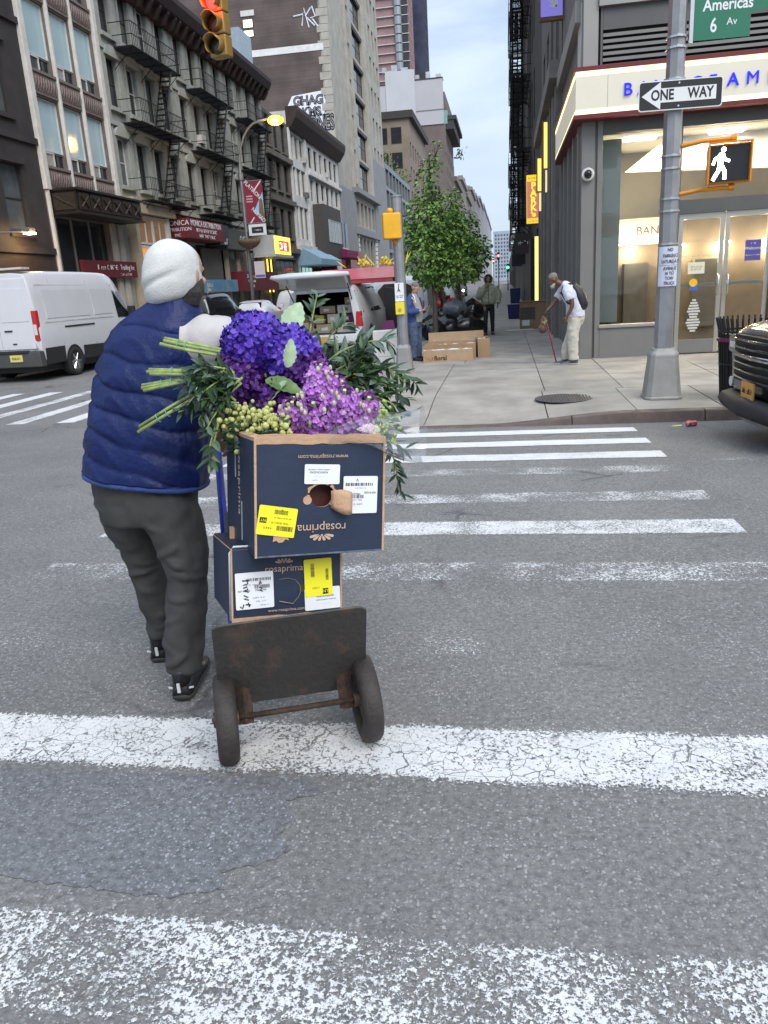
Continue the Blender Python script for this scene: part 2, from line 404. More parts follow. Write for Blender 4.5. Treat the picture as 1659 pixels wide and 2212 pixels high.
def build_ground():
    mb = MB()
    xs = [-900, -300, -100, -40, -20, -10, -5, 0, 5, 10, 20, 40, 100, 300, 900]
    ys = [-300, -60, -15, -6, -3, 0, 1, 2] + [2.5 + .46 * i for i in range(16)] + [9.4, 12, 20, 40, 80, 150, 300, 900, 2500]
    ys = sorted(set(ys))
    vs = [(x, y, gz(y)) for y in ys for x in xs]; k = len(xs)
    fs = [(j * k + i, j * k + i + 1, (j + 1) * k + i + 1, (j + 1) * k + i) for j in range(len(ys) - 1) for i in range(k - 1)]
    mb.add(vs, fs); road = mb.build('road', M_ASPH, smooth=True)
    tag(road, 'worn grey asphalt roadway of the avenue and the side street', 'road', kind='structure')
    # crosswalk over the avenue: bars run along the avenue
    bars = [(9.03, .95, 0, 'a'), (8.20, .88, 0, 'b'), (7.41, .80, .3, 'c'), (6.74, .40, 0, 'd'), (5.79, .44, .3, 'e'), (5.00, .62, .5, 'f'),
            (4.17, .40, 0, 'g'), (3.30, .22, 0, 'h'), (2.44, .66, .85, 'i'), (1.52, .46, .2, 'j'), (.62, .5, .2, 'k')]
    for t, cov, ck, nm in bars:
        mm = m_paint('bar paint ' + nm, cov, ck, white=.76 if cov > .85 else .72)
        b = MB(); n = 24; x0 = -2.80; x1 = 1.42
        row = []
        for i in range(n + 1):
            x = x0 + (x1 - x0) * i / n
            wob = .012 * mnoise.noise((x * 1.3, t * 3, 0)); wob2 = .012 * mnoise.noise((x * 1.3, t * 3, 9))
            row.append(((x, t + wob), (x, t - .345 + wob2)))
        vs = []
        for (xa, ya), (xb, yb) in row: vs += [(xa, ya, gz(ya) + .004), (xb, yb, gz(yb) + .004)]
        b.add(vs, [(2 * i, 2 * i + 1, 2 * i + 3, 2 * i + 2) for i in range(n)])
        b.build('crosswalk_bar', mm, road)
    # crosswalk over the side street
    for i in range(7):
        x = -6.55 - .86 * i
        mm = m_paint('side bar paint %d' % i, (.8, .66, .6, .9, .8, .9, .7)[i], .1, streak=True)
        b = MB(); b.add([(x, 10.85, RD + .004), (x - .33, 10.85, RD + .004), (x - .33, 14.9, RD + .004), (x, 14.9, RD + .004)], [(3, 2, 1, 0)])
        b.build('crosswalk_bar', mm, road)
    # stop line of the avenue lanes right of the crosswalk
    b = MB(); y = 6.85; b.add([(1.75, y, gz(y) + .004), (6, y - .03, gz(y) + .004), (6, y + .08, gz(y) + .004), (1.75, y + .1, gz(y) + .004)], [(0, 1, 2, 3)])
    b.build('lane_line', m_paint('lane paint', .34), road)
    # bluish, slightly darker area of the roadway in the foreground
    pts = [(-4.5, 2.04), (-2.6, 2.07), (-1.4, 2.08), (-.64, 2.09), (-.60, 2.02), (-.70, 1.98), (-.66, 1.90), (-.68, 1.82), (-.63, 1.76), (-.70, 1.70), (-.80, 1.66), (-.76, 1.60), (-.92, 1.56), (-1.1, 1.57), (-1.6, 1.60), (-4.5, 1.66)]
    mp = m_asphalt('asphalt bluish', (.87, .90, .985, 1))
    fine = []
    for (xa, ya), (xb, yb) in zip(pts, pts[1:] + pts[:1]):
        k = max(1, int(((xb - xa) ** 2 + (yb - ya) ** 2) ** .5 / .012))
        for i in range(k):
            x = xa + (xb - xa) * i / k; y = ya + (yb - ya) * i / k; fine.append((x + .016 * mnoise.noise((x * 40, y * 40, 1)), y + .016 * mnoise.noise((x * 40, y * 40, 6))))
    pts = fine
    pb = MB(); pb.add([(x, y, .0035) for x, y in pts], [tuple(range(len(pts) - 1, -1, -1))]); pb.build('bluish_area', mp, road)
    # manhole-like grate shadows and tar seam
    # ---------------- sidewalks
    m_sw = mat('sidewalk base', (.06, .058, .055), .9, var=.2, vs=6, world=True)
    m_slab = mat('concrete slab', (.300, .280, .250), .85, var=.27, vs=1.5, bump=.25, bs=70, world=True, rand=.08, detail=9)
    m_slab2 = mat('concrete slab far', (.300, .280, .250), .85, var=.17, vs=2.6, bump=.2, bs=40, world=True, detail=9)
    m_kerb = mat('kerb steel brown', (.105, .078, .066), .6, var=.3, vs=5, bump=.2, bs=40, world=True)
    m_kerbt = mat('kerb concrete', (.27, .25, .23), .8, var=.2, vs=5, bump=.2, bs=60, world=True)
    def sst(a, b, x):
        t = min(1, max(0, (x - a) / (b - a))); return t * t * (3 - 2 * t)
    def sz(x, y):
        r = (1 - sst(-.3, 1.5, x)) * (1 - sst(9.75, 11.6, y)) if x > -2.42 else 1
        return SW - .122 * r
    # right-hand corner
    XL, XR, Y0 = -2.25, 1.42, 9.58
    base = MB()
    gx = [XL + .3 * i for i in range(13)] + [2, 4, 8, 20, 60]; gy = [Y0 + .3 * i for i in range(12)] + [15.95]
    gx = sorted(set(gx)); k = len(gx)
    base.add([(x, y, sz(x, y) - .012) for y in gy for x in gx], [(j * k + i, j * k + i + 1, (j + 1) * k + i + 1, (j + 1) * k + i) for j in range(len(gy) - 1) for i in range(k - 1)])
    base.quad((XL, 15.95, SW - .012), (XR + .2, 15.95, SW - .012), (XR + .2, 420, SW - .012), (XL, 420, SW - .012))
    sw = base.build('sidewalk', m_sw); tag(sw, 'pale concrete sidewalk at the bank corner', 'sidewalk', kind='structure')
    gap = .007
    def slab(x0, x1, y0, y1, mm=m_slab):
        b = MB(); nx = 3; ny = 3
        x0 += gap; x1 -= gap; y0 += gap; y1 -= gap
        dz = R.uniform(-.002, .003)
        vs = [(x0 + (x1 - x0) * i / nx, y0 + (y1 - y0) * j / ny, sz(x0 + (x1 - x0) * i / nx, y0 + (y1 - y0) * j / ny) + dz) for j in range(ny + 1) for i in range(nx + 1)]
        fs = [(j * 4 + i, j * 4 + i + 1, j * 4 + i + 5, j * 4 + i + 4) for j in range(ny) for i in range(nx)]
        b.add(vs, fs)
        lo = [(v[0], v[1], v[2] - .03) for v in vs]
        rim = [0, 1, 2, 3, 7, 11, 15, 14, 13, 12, 8, 4]
        n0 = len(b.v); b.v += [lo[i] for i in rim]
        b.f += [(rim[i], n0 + i, n0 + (i + 1) % 12, rim[(i + 1) % 12]) for i in range(12)]; b.m += [0] * 12
        return b.build('paving_slab', mm, sw)
    ylines = [9.58, 11.55, 13.3, 14.6, 15.95]
    for a, c in zip(ylines, ylines[1:]):
        xl = [XL, -1.05, .50, 1.55, 2.55, 3.9, 5.3, 6.9] if a < 11 else [XL, -1.05, .55, 1.66, 3.2, 4.8, 6.4]
        for x0, x1 in zip(xl, xl[1:]): slab(x0, x1, a, c)
    y = 15.95
    while y < 62:
        st = 1.72
        for x0, x1 in ((XL, -.85), (-.85, .55), (.55, XR + .02)): slab(x0, x1, y, y + st)
        y += st
    far = MB(); far.quad((XL, y, SW), (XR + .02, y, SW), (XR + .02, 420, SW), (XL, 420, SW)); far.build('far_pavement', m_slab2, sw)
    far = MB(); far.quad((6.9, 9.58, SW), (60, 9.58, SW), (60, 15.95, SW), (6.9, 15.95, SW)); far.build('far_pavement', m_slab2, sw)
    # kerbs
    x = XL - .02
    kb = thing('kerb', 'brown steel-faced kerb along the bank corner', 'kerb'); kb['kind'] = 'structure'; 
    while x < 14:
        x1 = x + 1.52; b = MB(); n = 6
        rings = []
        for i in range(n + 1):
            xx = x + .006 + (x1 - x - .012) * i / n
            top = sz(xx, 9.6) + .004; bot = RD - .05
            rings.append([(xx, 9.40, bot), (xx, 9.425, top - .012), (xx, 9.44, top), (xx, 9.585, top), (xx, 9.585, bot)])
        b.loft(rings, 0, True)
        o = b.build('kerbstone', [m_kerb, m_kerbt], kb)
        for pl in o.data.polygons:
            if pl.normal.z > .8: pl.material_index = 1
        x = x1
    yy = 9.6
    while yy < 120:
        b = MB(); b.box(XL - .17, XL, yy + .006, yy + 1.99, RD - .05, (SW if yy > 12.5 else sz(XL, yy + 1)) + .004); b.build('kerbstone', m_kerbt, kb); yy += 2.0 if yy < 60 else 20
    # iron cover in the sidewalk
    cv = thing('manhole_cover', 'round cast iron cover set in the sidewalk slabs', 'manhole cover', (.78, 10.82, sz(.78, 10.82) + .004))
    m_iron = mat('cast iron', (.11, .10, .098), .55, .6, var=.3, vs=30)
    b = MB(); b.cyl((0, 0, .002), .40, .008, seg=40); b.build('rim', m_iron, cv)
    b = MB()
    for i in range(-9, 10):
        for j in range(-9, 10):
            if math.hypot(i, j) * .037 < .35: b.box(i * .037 - .011, i * .037 + .011, j * .037 - .011, j * .037 + .011, .006, .011)
    o = b.build('raised_studs', m_iron, cv); o['kind'] = 'stuff'
    # far-side sidewalk of the street
    b = MB(); b.box(-16.9, -13.28, 15.5, 420, RD - .3, SW); b.box(-60, -13.28, 11.5, 15.5, RD - .3, SW); s2 = b.build('sidewalk_opposite', m_slab2); tag(s2, 'far side sidewalk below the row of old storefronts', 'sidewalk', kind='structure')
    b = MB(); b.box(-13.28, -13.1, 11.5, 300, RD - .3, SW + .003); k2 = b.build('kerb_opposite', m_kerbt); tag(k2, 'concrete kerb of the far side sidewalk', 'kerb', kind='structure')
build_ground()
# ------------------------------------------------------------------ kit for people
def fuse(mb, name, mats, parent, voxel=.012, it=6, wr=None, loc=None):
    """overlapping closed volumes grown together into one continuous surface"""
    o = mb.build(name, mats, parent, smooth=True, loc=loc)
    r = o.modifiers.new('remesh', 'REMESH'); r.mode = 'VOXEL'; r.voxel_size = voxel; r.use_smooth_shade = True
    s = o.modifiers.new('smooth', 'SMOOTH'); s.iterations = it; s.factor = .5
    if wr: wrinkle(o, *wr)
    return o
def wrinkle(o, strength, size, depth=2):
    t = bpy.data.textures.new('folds', 'CLOUDS'); t.noise_scale = size; t.noise_depth = depth
    d = o.modifiers.new('folds', 'DISPLACE'); d.texture = t; d.strength = strength; d.mid_level = .5; d.texture_coords = 'GLOBAL'
def spline(pts, n=6):
    """Catmull-Rom through points (tuples of any length)"""
    out = []; P = [pts[0]] + list(pts) + [pts[-1]]
    for i in range(1, len(P) - 2):
        for k in range(n):
            t = k / n
            out.append(tuple(.5 * (2 * b + (c - a) * t + (2 * a - 5 * b + 4 * c - d) * t * t + (3 * b - a - 3 * c + d) * t ** 3)
                             for a, b, c, d in zip(P[i - 1], P[i], P[i + 1], P[i + 2])))
    out.append(tuple(pts[-1])); return out
def limb(mb, pts, seg=14, n=5, up=None, mi=0):
    """pts: (x,y,z,rx[,ry])"""
    q = spline([p if len(p) == 5 else (*p, p[3]) for p in pts], n)
    return mb.tube([p[:3] for p in q], [(p[3], p[4]) for p in q], seg, mi, True, up=up)
def hand(mb, wrist, d, nrm, thumb, curl=.5, sc=1.0):
    """palm, four unequal bent fingers and a thumb from the palm's side"""
    w = Vector(wrist); d = Vector(d).normalized(); nrm = Vector(nrm); nrm = (nrm - d * nrm.dot(d)).normalized()
    lat = d.cross(nrm).normalized()
    if lat.dot(Vector(thumb)) < 0: lat = -lat
    mb.tube([w - d * .02 * sc, w + d * .02 * sc, w + d * .06 * sc, w + d * .092 * sc],
            [(.026 * sc, .020 * sc), (.036 * sc, .018 * sc), (.042 * sc, .016 * sc), (.040 * sc, .011 * sc)], 10, up=lat)
    for off, ln in ((.031, .072), (.011, .082), (-.010, .076), (-.030, .060)):
        p = w + d * .082 * sc + lat * off * sc; a = 0.15; pts = [p]; rr = [.0098 * sc]
        for k, fr in enumerate((.42, .32, .26)):
            a += curl * (.6, 1.0, .8)[k]
            p = p + (d * cos(a) + nrm * sin(a)) * ln * fr * sc; pts.append(p); rr.append((.0092, .0085, .0070)[k] * sc)
        mb.tube(pts, rr, 8)
    p = w + d * .025 * sc + lat * .032 * sc; pts = [p]
    dd = (d * .65 + lat * .7 + nrm * .3).normalized(); p = p + dd * .034 * sc; pts.append(p)
    dd = (d * .9 + lat * .15 + nrm * (.3 + curl * .5)).normalized(); p = p + dd * .030 * sc; pts.append(p); p = p + dd * .022 * sc; pts.append(p)
    mb.tube(pts, [.014 * sc, .0115 * sc, .0105 * sc, .008 * sc], 8)
def head(mb, c, fwd, up, sc=1.0, beard=False):
    """head with brow, nose, chin, ears; c is its centre"""
    c = Vector(c); f = Vector(fwd).normalized(); u = Vector(up); u = (u - f * u.dot(f)).normalized(); r = f.cross(u)
    M = Matrix((r, f, u)).transposed()
    def at(x, y, z): return c + r * x * sc + f * y * sc + u * z * sc
    mb.ball(at(0, -.012, .025), (.076 * sc, .095 * sc, .090 * sc), 16, 12, M=M)
    mb.ball(at(0, .030, -.045), (.058 * sc, .060 * sc, .072 * sc), 14, 10, M=M)
    mb.ball(at(0, .062, -.085), (.026 * sc, .024 * sc, .024 * sc), 10, 8, M=M)          # chin
    mb.ball(at(0, .072, .028), (.050 * sc, .018 * sc, .014 * sc), 10, 8, M=M)           # brow
    mb.tube([at(0, .084, .018), at(0, .100, -.014), at(0, .106, -.026), at(0, .086, -.036)], [.008 * sc, .012 * sc, .015 * sc, .012 * sc], 8)
    for s in (-1, 1):
        mb.ball(at(s * .036, .070, -.015), (.020 * sc, .018 * sc, .018 * sc), 8, 6, M=M)  # cheeks
        mb.ball(at(s * .078, -.010, -.005), (.010 * sc, .020 * sc, .030 * sc), 8, 6, M=M)  # ears
        mb.ball(at(s * .018, .086, -.057), (.012 * sc, .007 * sc, .005 * sc), 8, 6, M=M)  # lips
    return at, M
def shoe(name, heel, direction, mats, parent, ln=.28, w=.05, h=.085, pitch=0.0, collar=.04):
    """shoe with sole: mats = (upper, sole)"""
    e = bpy.data.objects.new(name, None); e.empty_display_size = .05; link(e, parent); e.location = heel
    e.rotation_euler = (pitch, 0, math.atan2(direction[1], direction[0]) - pi / 2)
    st = [(-.035, .030, .060), (-.01, .040, .085), (.06, .041, h), (.12, .043, h * .8), (.18, .050, h * .62), (.235, .045, h * .5), (ln - .025, .022, h * .38)]
    b = MB(); rings = []
    for y, ww, hh in st:
        ww = ww * w / .05
        rings.append([(ww * cos(t) if sin(t) > -.2 else ww * cos(t) * 1.02, y, .022 + max(0, hh - .022) * max(0, sin(t)) ** .75) for t in [2 * pi * k / 16 for k in range(16)]])
    b.loft(rings); b.tube([(0, -.002, .06), (0, .004, h + collar * .5), (0, .0, h + collar)], [(.034, .044), (.036, .046), (.036, .046)], 12, up=(1, 0, 0))
    b.build('upper', mats[0], e, smooth=True)
    b = MB(); b.loft([[(ww * w / .05 * 1.08 * cos(t) , y, .012 + .014 * sin(t)) for t in [2 * pi * k / 12 for k in range(12)]] for y, ww, hh in st]); b.build('sole', mats[1], e, smooth=True)
    return e
M_SKIN = mat('skin light', (.46, .27, .19), .55, var=.08, vs=20)
M_SKIND = mat('skin dark', (.12, .062, .040), .5, var=.12, vs=18)
M_EYE = mat('eye dark', (.02, .015, .012), .3, var=0)
# ------------------------------------------------------------------ person pulling the hand truck
def cloth(name, col, rough=.8, var=.12, bump=.25, bs=260, **k): return mat(name, col, rough, var=var, vs=9, bump=bump, bs=bs, **k)
def main_person():
    t = thing('person', 'person from behind in white beanie and navy quilted vest pulling a hand truck', 'person', (-1.38, 2.72, 0))
    O = Vector((-1.38, 2.72, 0))
    def L(*p): return tuple(Vector(p[:3]) - O) + tuple(p[3:])
    # body: one continuous mesh, mostly under clothes
    b = MB()
    limb(b, [L(-1.42, 2.75, .86, .15, .11), L(-1.36, 2.77, 1.1, .14, .10), L(-1.30, 2.80, 1.34, .155, .10), L(-1.25, 2.81, 1.46, .10, .075), L(-1.20, 2.82, 1.52, .055), L(-1.19, 2.82, 1.58, .052)], up=(1, 0, 0))
    limb(b, [L(-1.32, 2.74, .86, .09), L(-1.26, 2.70, .50, .06), L(-1.275, 2.62, .10, .038)])
    limb(b, [L(-1.50, 2.76, .86, .09), L(-1.50, 2.86, .50, .06), L(-1.53, 2.93, .10, .038)])
    limb(b, [L(-1.13, 2.80, 1.41, .055), L(-.99, 2.84, 1.34, .046), L(-.86, 2.80, 1.22, .038), L(-.78, 2.66, 1.16, .028)])
    limb(b, [L(-1.44, 2.84, 1.40, .055), L(-1.46, 2.98, 1.17, .046), L(-1.33, 3.08, 1.02, .036), L(-1.235, 3.06, .975, .027)])
    hand(b, L(-1.235, 3.06, .975), (.75, .1, -.65), (.3, -.8, -.3), (0, .5, 1), curl=.95)
    hand(b, L(-.78, 2.66, 1.16), (.5, -.55, -.5), (0, -.4, -.8), (-1, 0, .3), curl=.7)
    head(b, L(-1.185, 2.835, 1.615), (.35, 1, -.1), (.1, 0, 1))
    fuse(b, 'body', M_SKIN, t, .007, 4)
    # hair at the nape
    b = MB(); b.ball(L(-1.185, 2.83, 1.57), (.082, .085, .075), 14, 10); b.tube([L(-1.165, 2.80, 1.56), L(-1.17, 2.80, 1.50)], [(.068, .05), (.055, .045)], 10, up=(1, 0, 0))
    fuse(b, 'hair', mat('hair dark', (.022, .017, .014), .5, var=.3, vs=60, bump=.6, bs=300, stretch=(1, 1, .15)), t, .008, 2)
    # quilted vest
    prof = [(.800, -1.418, 2.745, .232, .155), (.815, -1.416, 2.745, .248, .170), (.845, -1.41, 2.745, .246, .172), (1.0, -1.384, 2.755, .243, .176), (1.105, -1.358, 2.765, .240, .175), (1.20, -1.341, 2.775, .232, .170),
            (1.279, -1.326, 2.785, .222, .163), (1.364, -1.305, 2.795, .205, .150), (1.42, -1.288, 2.80, .188, .132), (1.455, -1.272, 2.803, .168, .115), (1.485, -1.252, 2.806, .143, .100), (1.508, -1.235, 2.81, .112, .090), (1.530, -1.222, 2.815, .090, .085), (1.545, -1.218, 2.815, .082, .08)]
    prof = [(z + .055 * max(0, min(1, (1.30 - z) / .45)), cx + .022 * max(0, min(1, (1.45 - z) / .5)), cy, rx * .925, ry * .95) for z, cx, cy, rx, ry in prof]
    q = spline(prof, 13); SEG = 180; rings = []
    seams = [.915, 1.02, 1.12, 1.22, 1.325, 1.43]
    for (z, cx, cy, rx, ry) in q:
        row = []
        for k in range(SEG):
            a = 2 * pi * k / SEG; ca, sa = cos(a), sin(a)
            ex = .82
            x = rx * math.copysign(abs(ca) ** ex, ca); y = ry * math.copysign(abs(sa) ** ex, sa)
            zz = z + .048 * ca + .010 * sin(a * 2 + z * 9)
            d = min(abs(zz - s + .006 * sin(5 * a + s * 40)) for s in seams)
            puff = .0150 * (1 - math.exp(-d / .012)) - .010 if .88 < z < 1.46 else 0
            gath = .0034 * mnoise.noise((a * 11, zz * 7, 2)) * math.exp(-d / .028) + .0022 * mnoise.noise((a * 23, zz * 9, 5)) * math.exp(-d / .018)
            nv = mnoise.noise((x * 9 + 3, y * 9, z * 9)); nf = mnoise.noise((x * 26, y * 26, z * 20))
            ridge = (1 - abs(mnoise.noise((x * 13 + 9 * z, y * 13, z * 7 + 4)))) ** 4
            dd = puff + gath * (1 if .83 < z < 1.5 else .2) + .006 * nv + .002 * nf + .008 * ridge * (1 if z < 1.47 else .3)
            row.append(Vector((cx + x * (1 + dd / .2), cy + y * (1 + dd / .17), z - .036 * ca * max(0, min(1, (1.40 - z) / .5)))) - O)
        rings.append(row)
    b = MB(); b.loft(rings, 0, True)
    vest = b.build('vest', mat('navy nylon', (.0068, .0160, .088), .48, var=.2, vs=7, bump=.25, bs=55, spec=.28), t, smooth=True)
    # piped hem of the vest
    b = MB(); hz = prof[1]; pts = []
    for k in range(49):
        a = 2 * pi * k / 48; ca, sa = cos(a), sin(a)
        pts.append(Vector((hz[1] + hz[3] * 1.012 * math.copysign(abs(ca) ** .82, ca), hz[2] + hz[4] * 1.012 * math.copysign(abs(sa) ** .82, sa), .867 - .036 * ca)) - O)
    b.tube(pts, .010, 8, cap=False); b.build('hem', mat('navy hem', (.025, .05, .19), .7, var=.2, vs=60, bump=.4, bs=200), vest, smooth=True)
    # sleeves of the pale shirt
    ms = cloth('pale grey shirt', (.50, .47, .46), .85)
    q = spline([L(-1.17, 2.77, 1.375, .085), L(-1.08, 2.78, 1.37, .096), L(-.99, 2.82, 1.355, .086), L(-.92, 2.84, 1.30, .072), L(-.85, 2.78, 1.21, .056), L(-.80, 2.69, 1.17, .042)], 14)
    rings = []; n_ = len(q); SG = 36
    for i, p in enumerate(q):
        c = Vector(p[:3]); d = (Vector(q[min(i + 1, n_ - 1)][:3]) - Vector(q[max(0, i - 1)][:3])).normalized(); u = d.cross(Vector((0, 1, 0))).normalized(); v = d.cross(u)
        rings.append([c + (u * cos(a) + v * sin(a)) * p[3] * (1 + .055 * sin(i * .62 + 1.6 * sin(a + .5)) * (.5 + .5 * sin(a * 1.5 + i * .09)) + .05 * mnoise.noise((a * 1.2, i * .16, 3))) for a in [2 * pi * k / SG for k in range(SG)]])
    b = MB(); b.loft(rings, 0, True); b.build('sleeve', ms, t, smooth=True)
    b = MB(); limb(b, [L(-1.43, 2.82, 1.40, .07), L(-1.46, 2.95, 1.20, .066), L(-1.42, 3.04, 1.10, .06), L(-1.33, 3.08, 1.02, .05), L(-1.26, 3.065, .985, .04)], seg=18, n=6)
    fuse(b, 'sleeve', ms, t, .009, 3, (.016, .05))
    # trousers
    b = MB()
    limb(b, [L(-1.415, 2.745, .92, .205, .13), L(-1.405, 2.74, .82, .205, .148), L(-1.40, 2.735, .70, .196, .138)], up=(1, 0, 0), seg=24)
    limb(b, [L(-1.315, 2.735, .80, .118, .135), L(-1.285, 2.71, .68, .107, .118), L(-1.255, 2.69, .52, .088, .092), L(-1.265, 2.66, .36, .080, .086), L(-1.285, 2.63, .20, .074, .082), L(-1.29, 2.61, .105, .073, .085)], seg=20)
    limb(b, [L(-1.50, 2.745, .80, .118, .135), L(-1.505, 2.78, .68, .105, .115), L(-1.505, 2.84, .51, .084, .092), L(-1.50, 2.87, .36, .075, .083), L(-1.505, 2.90, .22, .068, .078), L(-1.515, 2.915, .135, .068, .08)], seg=20)
    rf_ = random.Random(8)
    for cx, cy, zz, rx, ry in ((-1.262, 2.70, .60, .098, .105), (-1.256, 2.69, .55, .090, .096), (-1.257, 2.685, .50, .088, .092), (-1.262, 2.67, .42, .082, .088), (-1.27, 2.655, .33, .079, .085), (-1.283, 2.635, .22, .075, .083), (-1.288, 2.62, .17, .074, .084), (-1.30, 2.72, .70, .108, .12),
                               (-1.505, 2.81, .58, .092, .10), (-1.505, 2.84, .51, .085, .093), (-1.503, 2.85, .46, .082, .09), (-1.50, 2.87, .38, .076, .084), (-1.504, 2.90, .25, .070, .079), (-1.51, 2.91, .19, .068, .079), (-1.50, 2.76, .70, .108, .12)):
        a0 = rf_.uniform(3.4, 4.6); sl = rf_.uniform(-.05, .05); w_ = rf_.uniform(1.2, 1.9)
        limb(b, [L(cx + rx * cos(a), cy + ry * sin(a), zz + sl * (a - a0 - w_ / 2), .004 + .009 * sin(pi * k / 6)) for k, a in enumerate([a0 + w_ * k / 6 for k in range(7)])], seg=8, n=3)
    fuse(b, 'trousers', cloth('charcoal trousers', (.041, .040, .038), .75, var=.2), t, .009, 3, (.030, .10, 1))
    # shoes with pale reflective strips
    up = mat('shoe black', (.018, .018, .020), .38, var=.3, vs=40); so = mat('shoe sole', (.035, .035, .033), .7, var=.2)
    rf = mat('reflective strip', (.62, .63, .62), .35, var=.1)
    for hl, d, pt in (((-1.285, 2.575, .012), (-.12, 1), .06), ((-1.53, 2.90, .004), (-.2, 1), .10)):
        e = shoe('shoe', tuple(Vector(hl) - O), d, (up, so), t, .275, .054, .095, pt)
        b = MB(); b.box(-.006, .006, -.052, -.046, .045, .085); b.build('heel_strip', rf, e)
        for sx in (-1, 1):
            b = MB(); b.box(sx * .03 - .008, sx * .03 + .010, -.040, -.035, .05, .056); b.build('side_strip', rf, e, rot=(0, 0, sx * .35))
    # beanie
    prof = [(1.520, .084), (1.528, .100), (1.545, .112), (1.58, .121), (1.61, .121), (1.64, .119), (1.67, .113), (1.70, .098), (1.722, .074), (1.738, .042), (1.744, .012)]
    q = spline(prof, 6); SEG = 56; rings = []
    for i, (z, r) in enumerate(q):
        h = (z - 1.508) / .225; row = []
        for k in range(SEG):
            a = 2 * pi * k / SEG
            x, y = r * .86 * cos(a), r * .97 * sin(a)
            back = max(0, -sin(a + .25))
            fold = -.0055 * math.exp(-((z - 1.606 - .030 * cos(a)) / .011) ** 2) * back ** 2 + .0045 * math.exp(-((z - 1.632 - .030 * cos(a)) / .020) ** 2) * back ** 2
            nz = .005 * mnoise.noise((x * 10 + 5, y * 10, z * 10)) + .0015 * mnoise.noise((x * 34, y * 34, z * 26))
            s = 1 + (fold + nz) / .11
            row.append(Vector((-1.222 + .020 * h + x * s, 2.822 - .018 * h + y * s, z - .004 + .018 * cos(a) * (1 - h))) - O)
        rings.append(row)
    b = MB(); b.loft(rings, 0, True); b.build('beanie', mat('white knit', (.64, .64, .615), .95, var=.05, vs=30, bump=.35, bs=330, stretch=(1, 1, .35)), t, smooth=True)
main_person()

